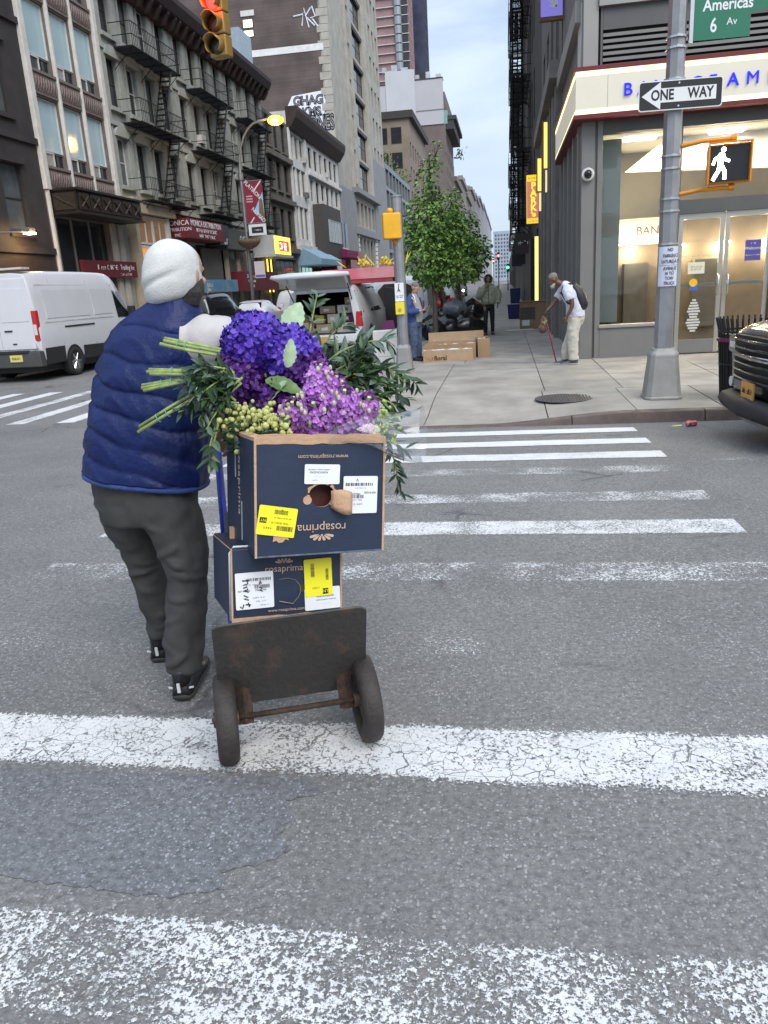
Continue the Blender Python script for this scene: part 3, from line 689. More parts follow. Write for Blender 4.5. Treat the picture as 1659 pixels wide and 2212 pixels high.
# ------------------------------------------------------------------ hand truck
def hand_truck():
    t = thing('hand_truck', 'tilted hand truck with rusty toe plate and blue rails carrying flower boxes', 'hand truck', (-.725, 2.26, 0), .35)
    T = .6
    fw = Vector((0, cos(T), sin(T))); pl = Vector((0, -sin(T), cos(T))); H = Vector((0, .067, .215))
    rust = mat('rusty steel', (.062, .056, .050), .75, .10, col2=(.150, .092, .066), c2amt=.40, vs=7, bump=.35, bs=40, detail=10, rvar=.15, stretch=(1.6, 1, .7))
    rust2 = mat('rusty bracket', (.034, .024, .019), .8, .2, col2=(.07, .038, .026), c2amt=.5, vs=20, bump=.4, bs=70, detail=10)
    blue = mat('blue enamel', (.010, .030, .33), .35, .2, var=.2, vs=20)
    # toe plate, rounded at its leading corners, with two bolt holes marked by bolts
    def pp(x, s, d): return H + Vector((x, 0, 0)) + pl * s + fw * d
    out = []
    Lp = .445
    prof = [(-.258, -.085), (.256, -.085), (.256, -.02), (.240, Lp - .05), (.238, Lp - .02), (.222, Lp - .004), (.20, Lp), (-.20, Lp), (-.222, Lp - .004), (-.238, Lp - .02), (-.240, Lp - .05), (-.258, -.02)]
    b = MB(); n = len(prof)
    wob = lambda x, s: .004 * sin(x * 14) + .004 * sin(s * 9)
    vs = [pp(x, s, wob(x, s)) for x, s in prof] + [pp(x, s, .008 + wob(x, s)) for x, s in prof]
    b.add(vs, [tuple(range(n)), tuple(range(2 * n - 1, n - 1, -1))] + [(i, n + i, n + (i + 1) % n, (i + 1) % n) for i in range(n)])
    b.build('toe_plate', rust, t, bevel=.002)
    for x in (-.165, .165):
        b = MB(); b.tube([pp(x, -.05, -.006), pp(x, -.05, .012)], .008, 10); b.build('bolt', mat('bolt black', (.012, .011, .01), .6, .5, var=.2), t, smooth=True)
    for x in (-.175, .175):   # brackets down to the axle
        b = MB(); M_ = Matrix.Translation(H) @ Matrix.Rotation(0, 4, 'X')
        b.tube([H + Vector((x, .0, .03)), Vector((x, .012, .165)), Vector((x, .0, .132))], .017, 4, sq=1.6); b.build('axle_bracket', rust2, t)
    b = MB(); b.tube([(-.285, 0, .160), (.285, 0, .160)], .010, 10); b.build('axle', rust2, t, smooth=True)
    tyre = mat('worn rubber', (.036, .029, .026), .7, var=.35, vs=18, bump=.25, bs=80); rim = mat('wheel hub', (.13, .09, .07), .6, .5, var=.4, vs=30)
    for sx, lean in ((-1, .10), (1, .04)):
        w = bpy.data.objects.new('wheel', None); link(w, t); w.location = (sx * .240, 0.01, .156); w.rotation_euler = (0, lean * sx * -.4, .05)
        b = MB(); rings = []
        for k in range(36):
            a = 2 * pi * k / 36; ring = []
            for j in range(12):
                ph = 2 * pi * j / 12; rr = .120 + .036 * math.copysign(abs(cos(ph)) ** .7, cos(ph)); xx = .036 * math.copysign(abs(sin(ph)) ** .75, sin(ph))
                ring.append((xx, rr * cos(a), rr * sin(a)))
            rings.append(ring)
        rings.append(rings[0]); b.loft(rings, 0, False); b.build('tyre', tyre, w, smooth=True)
        b = MB(); b.cyl((0, 0, 0), .092, .03, 'x', 24); b.cyl((0, 0, 0), .026, .085, 'x', 14); b.build('rim', rim, w, bevel=.003)
    for sx in (-1, 1):
        b = MB(); pts = [H + Vector((sx * .19, 0, 0)) + fw * s for s in (-.02, .3, .7, 1.1)] + [H + Vector((sx * .188, 0, 0)) + fw * 1.20 + pl * .01, H + Vector((sx * .165, 0, 0)) + fw * 1.27 + pl * .02]
        b.tube(pts, .0165, 12); b.build('side_rail', blue, t, smooth=True)
    for s in (.12, .45, .8, 1.24):
        b = MB(); b.tube([H + Vector((-.19, 0, 0)) + fw * s, H + Vector((.19, 0, 0)) + fw * s], .012, 10); b.build('cross_bar', blue, t, smooth=True)
    b = MB(); b.tube([H + Vector((-.175, 0, .0)) + fw * 1.255 + pl * .02, H + Vector((-.16, 0, .0)) + fw * 1.265 + pl * .15, H + Vector((.16, 0, 0)) + fw * 1.265 + pl * .15, H + Vector((.175, 0, 0)) + fw * 1.255 + pl * .02], .014, 10); b.build('handle', blue, t, smooth=True)
hand_truck()

# ------------------------------------------------------------------ cardboard flower boxes
NAVY = mat('printed navy board', (.013, .024, .054), .52, var=.14, vs=6, bump=.06, bs=30, rvar=.08)
KRAFT = mat('kraft board', (.50, .31, .19), .85, var=.14, vs=14, bump=.2, bs=90)
PRINTK = mat('kraft print', (.52, .36, .26), .8, var=.1)
WLAB = mat('white label', (.76, .77, .79), .55, var=.04, vs=12)
YLAB = mat('yellow label', (.86, .78, .02), .5, var=.04, vs=12)
INK = mat('black ink', (.012, .012, .013), .6, var=0)
INKG = mat('grey ink', (.16, .17, .19), .6, var=0)
REDB = mat('dark red inside', (.075, .014, .010), .6, var=.4, vs=20)
def emblem(parent, x, z, s, flip, y=-.0045):
    """fan of petals with a dot"""
    b = MB(); sg = -1 if flip else 1
    for k, a in enumerate((-66, -40, -14, 14, 40, 66)):
        a = radians(a); ln = 1.0 if abs(a) > .3 else .9
        dx, dz = sin(a), cos(a) * .62; px, pz = cos(a), -sin(a)
        pts = [(.22, 0), (.55, .085), (.86, .11), (1.0, .06), (1.0, -.06), (.86, -.11), (.55, -.085)]
        poly = [(x + s * (dx * u * ln + px * v), y, z + sg * s * (dz * u * ln + pz * v)) for u, v in pts]
        b.add(poly, [tuple(range(len(poly)))] if not flip else [tuple(range(len(poly) - 1, -1, -1))])
    c = [(x + .09 * s * cos(2 * pi * k / 10), y, z + sg * s * (.14 + .09 * sin(2 * pi * k / 10))) for k in range(10)]
    b.add(c, [tuple(range(10))]); o = b.build('emblem', PRINTK, parent); return o
def label(parent, x0, x1, z0, z1, m, ang=0.0, flip=False, y=-.0045, lines=(), bars=(), badge=None):
    """adhesive label on the front; lines: (text,x,z,size,mat), bars:(x,z,w,h); coordinates 0..1 on the label as read"""
    e = bpy.data.objects.new('label', None); e.empty_display_size = .02; link(e, parent)
    w, h = x1 - x0, z1 - z0; e.location = ((x0 + x1) / 2, y, (z0 + z1) / 2); e.rotation_euler = (0, ang + (pi if flip else 0), 0)
    b = MB(); r = .004
    pts = [(sx * (w / 2 - r) + r * cos(a), sz * (h / 2 - r) + r * sin(a)) for sx, sz, a0 in ((1, 1, 0), (-1, 1, 90), (-1, -1, 180), (1, -1, 270)) for a in (radians(a0), radians(a0 + 45), radians(a0 + 90))]
    b.add([(p, .0, q) for p, q in pts], [tuple(range(len(pts) - 1, -1, -1))]); b.add([(p, -.0006, q) for p, q in pts], [tuple(range(len(pts)))]); b.build('paper', m, e)
    for s, u, v, sz_, mm in lines: text(s, sz_, mm, e, ((u - .5) * w, -.0012, (v - .5) * h), ext=.0002)
    rr = random.Random(int(w * 10000))
    for u, v, bw, bh, vert in bars:
        b = MB(); p = 0.0
        while p < 1:
            q = rr.uniform(.012, .045)
            if vert: b.box((u - .5) * w - bh * w / 2, (u - .5) * w + bh * w / 2, -.0013, -.0009, (v - .5 + (p - .5) * bw) * h, (v - .5 + (p + q - .5) * bw) * h)
            else: b.box((u - .5 + (p - .5) * bw) * w, (u - .5 + (p + q - .5) * bw) * w, -.0013, -.0009, (v - .5) * h - bh * h / 2, (v - .5) * h + bh * h / 2)
            p += q + rr.uniform(.012, .04)
        o = b.build('barcode', INK, e); o['kind'] = 'stuff'
    if badge:
        u, v, bw, bh, s = badge; b = MB(); b.box((u - .5 - bw / 2) * w, (u - .5 + bw / 2) * w, -.0014, -.0009, (v - .5 - bh / 2) * h, (v - .5 + bh / 2) * h); b.build('badge', INK, e)
        text(s, bh * h * .8, YLAB, e, ((u - .5) * w, -.0018, (v - .5) * h), ext=.0002)
    return e
def holed_panel(b, w, z0, z1, y0, y1, cx, cz, hole, mi_face=0, mi_edge=1):
    """upright panel with a hole: hole is a list of (x,z) points, ordered by angle"""
    n = len(hole); outer = []
    for hx, hz in hole:
        a = math.atan2(hz - cz, hx - cx); dx, dz = cos(a), sin(a); t = 1e9
        for lim, d, c in ((w / 2, dx, cx), (-w / 2, dx, cx), (z1, dz, cz), (z0, dz, cz)):
            if abs(d) > 1e-6:
                q = (lim - c) / d
                if q > 0: t = min(t, q)
        outer.append((cx + dx * t, cz + dz * t))
    # snap nearest to the true corners
    for c in ((w / 2, z1), (-w / 2, z1), (-w / 2, z0), (w / 2, z0)):
        i = min(range(n), key=lambda k: (outer[k][0] - c[0]) ** 2 + (outer[k][1] - c[1]) ** 2); outer[i] = c
    B = len(b.v)
    for y in (y0, y1):
        b.v += [(x, y, z) for x, z in outer]; b.v += [(x, y, z) for x, z in hole]
    for i in range(n):
        j = (i + 1) % n
        b.f += [(B + i, B + j, B + n + j, B + n + i), (B + 2 * n + j, B + 2 * n + i, B + 3 * n + i, B + 3 * n + j), (B + n + i, B + n + j, B + 3 * n + j, B + 3 * n + i), (B + j, B + i, B + 2 * n + i, B + 2 * n + j)]
        b.m += [mi_face, mi_edge, mi_edge, mi_edge]
def flower_box(label_, W_, D, H_, loc, eul, up, nm='flower_box'):
    t = thing(nm, label_, 'cardboard box', loc); t.rotation_mode = 'YXZ'; t.rotation_euler = eul
    th = .006
    mats = [NAVY, KRAFT]
    def wall(name, x0, x1, y0, y1, z0, z1):
        b = MB(); b.box(x0, x1, y0, y1, z0, z1, 0); o = b.build(name, mats, t)
        for p in o.data.polygons:
            if abs(p.normal.z) > .9: p.material_index = 1
        return o
    z1 = H_
    wall('side_panel', -W_ / 2, -W_ / 2 + th, th, D, 0, z1); wall('side_panel', W_ / 2 - th, W_ / 2, th, D, 0, z1)
    wall('back_panel', -W_ / 2 + th, W_ / 2 - th, D - th, D, 0, z1); wall('bottom_panel', -W_ / 2 + th, W_ / 2 - th, th, D - th, .0, th)
    return t
def upper_box():
    W_, D, H_ = .42, .4625, .370
    t = flower_box('upper navy flower box printed upside down, open and full of flowers', W_, D, H_, (-.59, 2.249, .724), (-.089, .118, .541), True)
    # front panel with the hand hole
    hole = [(.0 + .040 * cos(a) * (1 + .1 * sin(3 * a)), .190 + .037 * sin(a)) for a in [2 * pi * (k + .5) / 40 for k in range(40)]]
    b = MB(); holed_panel(b, W_, .0, H_, 0, .006, 0, .19, hole); b.build('front_panel', [NAVY, KRAFT], t)
    # kraft liner pieces: torn rim round the hole, pushed-out flap, slot at the other side
    b = MB(); n = 18; rim = []
    for k in range(41):
        a = 2 * pi * (k + .5) / 40; q = .0065 + .003 * sin(k * 1.7)
        rim.append(((.040 + q) * cos(a) * (1 + .1 * sin(3 * a)), .190 + (.037 + q) * sin(a), .039 * cos(a) * (1 + .1 * sin(3 * a)), .190 + .036 * sin(a)))
    for i in range(40):
        a, c = rim[i], rim[i + 1]
        if -.9 < math.atan2(a[1] - .19, a[0]) < 3.6 and i % 13 != 5: b.quad((a[0], -.0022, a[1]), (a[2], -.0022, a[3]), (c[2], -.0022, c[3]), (c[0], -.0022, c[1]))
    b.build('torn_rim', KRAFT, t)
    b = MB(); rows = []
    for i in range(6):
        u = i / 5; x = .030 + .058 * u; yv = -.004 - .028 * sin(u * pi * .62); hh = .026 + .013 * sin(u * 2.4); zc = .178 - .012 * u
        rows.append([(x, yv - .006 * cos(v * 2 - 1), zc + hh * (v * 2 - 1)) for v in (0, .25, .5, .75, 1)])
    b.loft(rows, 0, False, closed=False); o = b.build('hole_flap', KRAFT, t, smooth=True); s = o.modifiers.new('solid', 'SOLIDIFY'); s.thickness = .004
    b = MB(); b.cyl((-.047, -.001, .176), .014, .003, 'y', 16); b.build('slot', KRAFT, t)
    # dark red sleeve inside, seen through the hole
    b = MB(); b.box(-.10, .12, .05, .30, .03, .33); b.build('inner_sleeve', REDB, t)
    # kraft edges: corner tape, top rim layers and folded flaps
    for x in (-W_ / 2, W_ / 2):
        b = MB(); b.box(x - .004, x + .003, -.0035, .004, .0, H_ + .004); b.build('corner_edge', KRAFT, t, bevel=.001)
    rr = random.Random(3)
    for y0, dz, w0 in ((-.002, .004, 0), (.008, .010, .01), (.017, .002, .004)):
        b = MB(); rows = []
        for i in range(15):
            u = i / 14; x = -W_ / 2 + w0 + (W_ - 2 * w0) * u; z = H_ + dz + rr.uniform(-.0025, .0025)
            rows.append([(x, y0, z - .022), (x, y0 - .001, z), (x, y0 + .006, z + .001), (x, y0 + .006, z - .022)])
        b.loft(rows, 0, True); b.build('rim_edge', KRAFT, t)
    for sx in (-1, 1):
        b = MB(); rows = []
        for i in range(9):
            y = .01 + (D - .03) * i / 8; z = H_ + rr.uniform(0, .006); x = sx * W_ / 2
            rows.append([(x, y, z - .012), (x + sx * .003, y, z), (x - sx * .022, y, z + .006), (x - sx * .026, y, z - .004)])
        b.loft(rows if sx > 0 else [r[::-1] for r in rows], 0, True); b.build('folded_flap', KRAFT, t)
    # bottom fold line
    b = MB(); b.box(-W_ / 2, W_ / 2, -.002, .002, .001, .006); b.build('fold_edge', mat('worn navy edge', (.10, .12, .17), .6, var=.5, vs=30), t)
    # print, upside down
    UP = (pi / 2, pi, 0)
    text('www.rosaprima.com', .0195, PRINTK, t, (.004, -.0042, .312), UP, .0002)
    text('rosaprima', .040, PRINTK, t, (.0, -.0042, .087), UP, .0002)
    emblem(t, .0, .069, .043, True)
    label(t, -.057, .058, .226, .288, WLAB, .03, True, lines=[('AGROCALIDAD', .6, .40, .0085, INK), ('INSPECCIONADO - INSPECTED', .6, .26, .005, INKG), ('- - - - - - - - - - -', .6, .62, .006, INKG), ('~~~~ ~~', .7, .8, .005, INKG)])
    label(t, .070, .186, .128, .248, WLAB, .02, True, lines=[('RSP ROSES', .22, .44, .0085, INK), ('P9013799', .66, .47, .009, INK), ('~~~~~~~ ~~ ~~', .6, .75, .006, INKG), ('~~~~~ ~~~~~', .6, .64, .006, INKG), ('~~~ ~~~~~ ~~~~', .5, .32, .005, INKG), ('V', .6, .10, .014, INK)], bars=[(.66, .55, .5, .09, False), (.55, .22, .8, .08, False)])
    label(t, -.206, -.084, .068, .160, YLAB, .16, True, lines=[('~~~~~ ~~~~~~ ~~', .42, .55, .007, INK), ('4 6 6 2', .72, .75, .009, INK), ('~~~ ~~~ ~~ ~~~~~~~ ~~', .36, .38, .005, INK), ('R', .4, .1, .008, INK)], bars=[(.28, .72, .42, .16, False), (.42, .18, .34, .15, False)], badge=(.86, .50, .18, .18, 'NY'))
    b = MB(); pts = [(-.155, .070), (-.110, .062), (-.106, .052), (-.118, .056), (-.126, .047), (-.140, .046), (-.146, .053), (-.158, .050)]
    b.add([(x, -.003, z) for x, z in pts], [tuple(range(len(pts) - 1, -1, -1))]); b.build('torn_patch', KRAFT, t)
    # side print, reading along the depth
    SD = (pi / 2, pi / 2, -pi / 2)
    o = text('rosaprima', .055, PRINTK, t, (-W_ / 2 - .001, .24, .21), (pi / 2, 0, -pi / 2), .0002); o.rotation_euler = Matrix.Rotation(-pi / 2, 4, 'Z').to_euler(); o.rotation_euler = (Matrix.Rotation(-pi / 2, 4, 'Z') @ Matrix.Rotation(pi / 2, 4, 'X') @ Matrix.Rotation(radians(-90), 4, 'Z')).to_euler()
    for z in (.10, .30):
        b = MB(); b.box(-W_ / 2 - .002, -W_ / 2 - .0005, .20 if z < .2 else .30, .206 if z < .2 else .308, z - .08, z + .05); b.build('strap_tape', mat('pale tape', (.45, .52, .52), .4, var=.1), t)
    return t
UB = upper_box()
def lower_box():
    W_, D, H_ = .365, .40, .232
    t = flower_box('lower navy flower box with marker writing, resting behind the rusty toe plate', W_, D, H_, (-.722, 2.255, .503), (-.15, .118, .523), False)
    b = MB(); b.box(-W_ / 2, W_ / 2, 0, .006, 0, H_); o = b.build('front_panel', [NAVY, KRAFT], t)
    for p in o.data.polygons:
        if abs(p.normal.z) > .9 or abs(p.normal.x) > .9: p.material_index = 1
    b = MB(); b.box(-W_ / 2 + .004, W_ / 2 - .004, .004, D, H_, H_ + .006); b.build('lid_panel', NAVY, t)
    for z in (0,):
        b = MB(); rows = []
        rr = random.Random(5)
        for i in range(13):
            x = -W_ / 2 - .002 + (W_ + .004) * i / 12; zz = rr.uniform(-.002, .002)
            rows.append([(x, -.004, -.012 + zz), (x, -.006, .008 + zz), (x, .006, .010 + zz), (x, .006, -.012 + zz)])
        b.loft(rows, 0, True); b.build('rim_edge', KRAFT, t)
    for x in (-W_ / 2, W_ / 2):
        b = MB(); b.box(x - .003, x + .003, -.003, .003, .0, H_); b.build('corner_edge', KRAFT, t, bevel=.001)
    # white nylon strap round the box
    b = MB(); b.tube([(-W_ / 2 - .003, .015, .0), (-W_ / 2 - .003, .012, H_ - .01), (-W_ / 2 + .01, .012, H_ + .009), (W_ / 2, .012, H_ + .009)], .0035, 6, sq=.4); b.build('strap', mat('white strap', (.6, .66, .66), .4, var=.05), t, smooth=True)
    UP = (pi / 2, 0, 0)
    text('rosaprima', .0315, PRINTK, t, (-.012, -.0042, .164), UP, .0002)
    text('www.rosaprima.com', .0145, PRINTK, t, (-.006, -.0042, .027), UP, .0002)
    emblem(t, -.012, .180, .032, False)
    label(t, -.172, -.048, .038, .158, WLAB, -.02, False, lines=[('RSP ROSES', .22, .50, .0085, INK), ('P9013799', .66, .50, .009, INK), ('~~~~~~~ ~~ ~~', .6, .30, .006, INKG), ('~~~~~ ~~~~~', .66, .20, .006, INKG), ('Viernes   6', .74, .09, .006, INKG), ('~~~ ~~~~ ~~~ ~~~~~~~ ~~', .4, .66, .005, INKG)], bars=[(.62, .80, .6, .08, False), (.7, .60, .4, .10, False)])
    # hand-written marks
    b = MB()
    def scrawl(pts): b.tube([(x, -.0058, z) for x, z in pts], .0021, 5)
    scrawl([(-.150, .132), (-.128, .132)]); scrawl([(-.136, .136), (-.132, .121), (-.146, .118)]); scrawl([(-.147, .108), (-.136, .112), (-.132, .103), (-.146, .100), (-.130, .094)])
    scrawl([(-.146, .084), (-.132, .078), (-.145, .073), (-.130, .068)]); scrawl([(-.158, .048), (-.150, .042), (-.146, .055)]); scrawl([(-.132, .060), (-.128, .046)]); scrawl([(-.140, .054), (-.124, .052)])
    scrawl([(-.092, .128), (-.088, .120), (-.096, .118), (-.092, .128)]); scrawl([(-.094, .108), (-.086, .104), (-.094, .098), (-.084, .094)])
    o = b.build('marker_lettering', INK, t, smooth=True); o['kind'] = 'stuff'
    label(t, .056, .178, .018, .092, WLAB, -.03, False, lines=[('AGROCALIDAD', .58, .60, .0085, INK), ('INSPECCIONADO - INSPECTED', .6, .44, .005, INKG), ('- - - - - - - - - - -', .6, .28, .006, INKG)])
    label(t, .055, .150, .064, .190, YLAB, -.035, False, y=-.006, lines=[('2 8 0 1', .40, .22, .009, INK)], bars=[(.30, .70, .36, .13, True), (.82, .56, .28, .10, True)], badge=(.74, .12, .20, .15, 'NY'))
    # half-cut hand hole: a scored tongue
    b = MB(); pts = [(-.030, .128), (.0, .131), (.024, .124), (.040, .105), (.043, .085), (.036, .067), (.022, .052), (.016, .046), (-.03, .056)]
    b.tube([(x, -.004, z) for x, z in pts[:8]], .0011, 6); b.tube([(pts[8][0], -.004, pts[8][1]), (.018, -.005, .044)], .002, 6); b.build('scored_tongue', mat('torn pale board', (.22, .19, .17), .9, var=.2, vs=60), t, smooth=True)
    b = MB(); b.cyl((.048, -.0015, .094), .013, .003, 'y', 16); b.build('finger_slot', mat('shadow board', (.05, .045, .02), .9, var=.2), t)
    return t
LB = lower_box()
def third_box():
    W_, D, H_ = .34, .36, .30
    t = flower_box('narrow navy flower box wedged behind the lower box on the hand truck', W_, D, H_, (-.815, 2.46, .435), (-.10, .10, .42), False)
    b = MB(); b.box(-W_ / 2, W_ / 2, 0, .006, 0, H_); b.build('front_panel', NAVY, t)
    b = MB(); b.box(-W_ / 2, W_ / 2, .0, D, H_, H_ + .006); b.build('lid_panel', NAVY, t)
    b = MB(); b.box(-W_ / 2 - .002, -W_ / 2 + .03, -.003, .03, H_ - .035, H_ + .008); b.build('torn_corner', KRAFT, t)
    for z in (H_ - .05, .10):
        b = MB(); b.box(-W_ / 2 - .003, -W_ / 2 + .06, -.003, -.0005, z, z + .006); b.build('strap', MATS['white strap'], t)
third_box()
# ------------------------------------------------------------------ flowers
def leaf_mesh(b, base, d, nrm, ln, w, mi=0, droop=.25, fold=.25, serr=0):
    """lance-shaped leaf, folded along its midrib"""
    base = Vector(base); d = Vector(d).normalized(); nrm = Vector(nrm); nrm = nrm - d * nrm.dot(d)
    nrm = nrm.normalized() if nrm.length > 1e-5 else d.orthogonal().normalized()
    s = d.cross(nrm); prof = ((0, .08), (.22, .72), (.48, 1.0), (.76, .66), (1.0, .02)); vs = []
    for u, q in prof:
        c = base + d * ln * u - nrm * droop * ln * u * u; hw = w * q / 2
        vs += [c + s * hw + nrm * fold * hw, c, c - s * hw + nrm * fold * hw]
    fs = []
    for i in range(4): a = i * 3; fs += [(a, a + 1, a + 4, a + 3), (a + 1, a + 2, a + 5, a + 4)]
    b.add(vs, fs, mi)
def petal_floret(b, c, nrm, size, rr, mi=0, n=4, cup=.35, wide=.95):
    nrm = Vector(nrm).normalized(); u = nrm.orthogonal().normalized(); v = nrm.cross(u); a0 = rr.uniform(0, 6.28); c = Vector(c)
    for k in range(n):
        a = a0 + 2 * pi * k / n + rr.uniform(-.15, .15); d = u * cos(a) + v * sin(a); s = -u * sin(a) + v * cos(a)
        L_ = size * rr.uniform(.85, 1.15); w = size * wide * rr.uniform(.8, 1.1); cp = cup + rr.uniform(-.15, .25)
        p = [c, c + d * L_ * .45 + s * w * .5 + nrm * L_ * cp * .35, c + d * L_ * .92 + s * w * .28 + nrm * L_ * cp, c + d * L_ * .88 - s * w * .3 + nrm * L_ * (cp + rr.uniform(-.2, .15)), c + d * L_ * .42 - s * w * .5 + nrm * L_ * cp * .35]
        b.add(p, [(0, 1, 2), (0, 2, 3), (0, 3, 4)], mi)
def petal_mat(name, c1, c2, rough=.45, vs=22):
    m = mat(name, c1, rough, col2=c2, c2amt=.5, vs=vs, rvar=.1, spec=.4)
    return m
GREEN_L = mat('leaf pale green', (.20, .30, .12), .55, var=.25, vs=20)
GREEN_M = mat('leaf green', (.045, .090, .030), .42, var=.35, vs=14, spec=.5)
GREEN_D = mat('leaf dark green', (.018, .042, .018), .4, var=.35, vs=14)
GREEN_E = mat('leaf grey green', (.10, .155, .115), .5, var=.25, vs=14)
STEM = mat('stem green', (.28, .35, .11), .55, var=.35, vs=40)
STEMCUT = mat('stem cut end', (.45, .46, .22), .7, var=.2, vs=60)
def hydrangeas():
    t = thing('hydrangea_bunch', 'bunch of blue and dark purple hydrangea heads on top of the upper box', 'flowers', (-.73, 2.36, 1.09))
    O = Vector((-.73, 2.36, 1.09)); rr = random.Random(11)
    blue = petal_mat('petal blue violet', (.055, .024, .33), (.125, .050, .47))
    purp = petal_mat('petal dark purple', (.045, .007, .105), (.095, .018, .20))
    purp2 = petal_mat('petal deep purple', (.040, .006, .085), (.085, .012, .18))
    K = 1.115
    def push(p): return (p[0] * K, p[1] * K, 1.53 + (p[2] - 1.53) * K)
    for (c, r, m) in (((-.79, 2.42, 1.375), .105, blue), ((-.685, 2.43, 1.335), .092, blue), ((-.845, 2.37, 1.265), .093, purp), ((-.640, 2.42, 1.275), .085, purp), ((-.735, 2.36, 1.20), .088, purp2), ((-.90, 2.36, 1.175), .04, purp)):
        c = push(c); r *= K; b = MB(); c = Vector(c) - O; b.ball(c, r * .86, 16, 12); n = int(230 * (r / .1) ** 2)
        for i in range(n):
            z = 1 - 2 * (i + .5) / n; ph = i * 2.39996; q = math.sqrt(1 - z * z)
            d = Vector((q * cos(ph), q * sin(ph), z * .92)); d2 = (d + Vector((rr.uniform(-.55, .55), rr.uniform(-.55, .55), rr.uniform(-.55, .55)))).normalized()
            bump = 1 + .11 * mnoise.noise(d * 3.4 + c * 9)
            petal_floret(b, c + d * r * bump * rr.uniform(.92, 1.02), d2, .0185 * rr.uniform(.72, 1.22), rr)
        b.build('flower_head', m, t)
    # big serrated leaves
    def big_leaf(base, tip, w, m, nrm, droop=.2):
        w *= K; b = MB(); base = Vector(push(base)) - O; tip = Vector(push(tip)) - O; d = tip - base; ln = d.length; d.normalize(); nv = Vector(nrm); nv = (nv - d * nv.dot(d)).normalized(); s = d.cross(nv); rows = []
        for i in range(13):
            u = i / 12; hw = w / 2 * (sin(pi * min(1, u * 1.02)) ** .75) * (1 - .25 * u) + .002; tooth = .004 * (i % 2)
            c = base + d * ln * u - nv * droop * ln * u * u
            rows.append([c + s * (hw + tooth) + nv * hw * .3, c + s * hw * .5 + nv * hw * .10, c, c - s * hw * .5 + nv * hw * .10, c - s * (hw + tooth) + nv * hw * .3])
        b.loft(rows, 0, False, closed=False); b.build('leaf', m, t, smooth=True)
    lp = mat('hydrangea leaf pale', (.34, .46, .28), .5, var=.18, vs=30); ld = mat('hydrangea leaf', (.10, .17, .045), .45, var=.3, vs=30)
    big_leaf((-.735, 2.305, 1.275), (-.615, 2.29, 1.245), .055, ld, (.1, -.6, .8))
    big_leaf((-.665, 2.30, 1.27), (-.775, 2.27, 1.185), .045, lp, (-.5, -.6, .5))
    big_leaf((-.645, 2.25, 1.315), (-.622, 2.25, 1.395), .038, lp, (.5, -.8, 0))
    big_leaf((-.70, 2.47, 1.40), (-.655, 2.50, 1.50), .075, lp, (.2, -.9, .2))
    big_leaf((-.90, 2.36, 1.27), (-1.0, 2.36, 1.255), .045, lp, (0, -.6, .7))
    big_leaf((-.80, 2.29, 1.17), (-.86, 2.25, 1.13), .05, ld, (0, -.7, .6))
    for x in (-.79, -.69, -.84, -.64, -.73):
        b = MB(); b.tube([(x + .68, .28, .17), ((x + .68) * .5 , .18, .0), ((x + .68) * .4, .14, -.2)], .005, 6); b.build('stem', STEM, t, smooth=True)
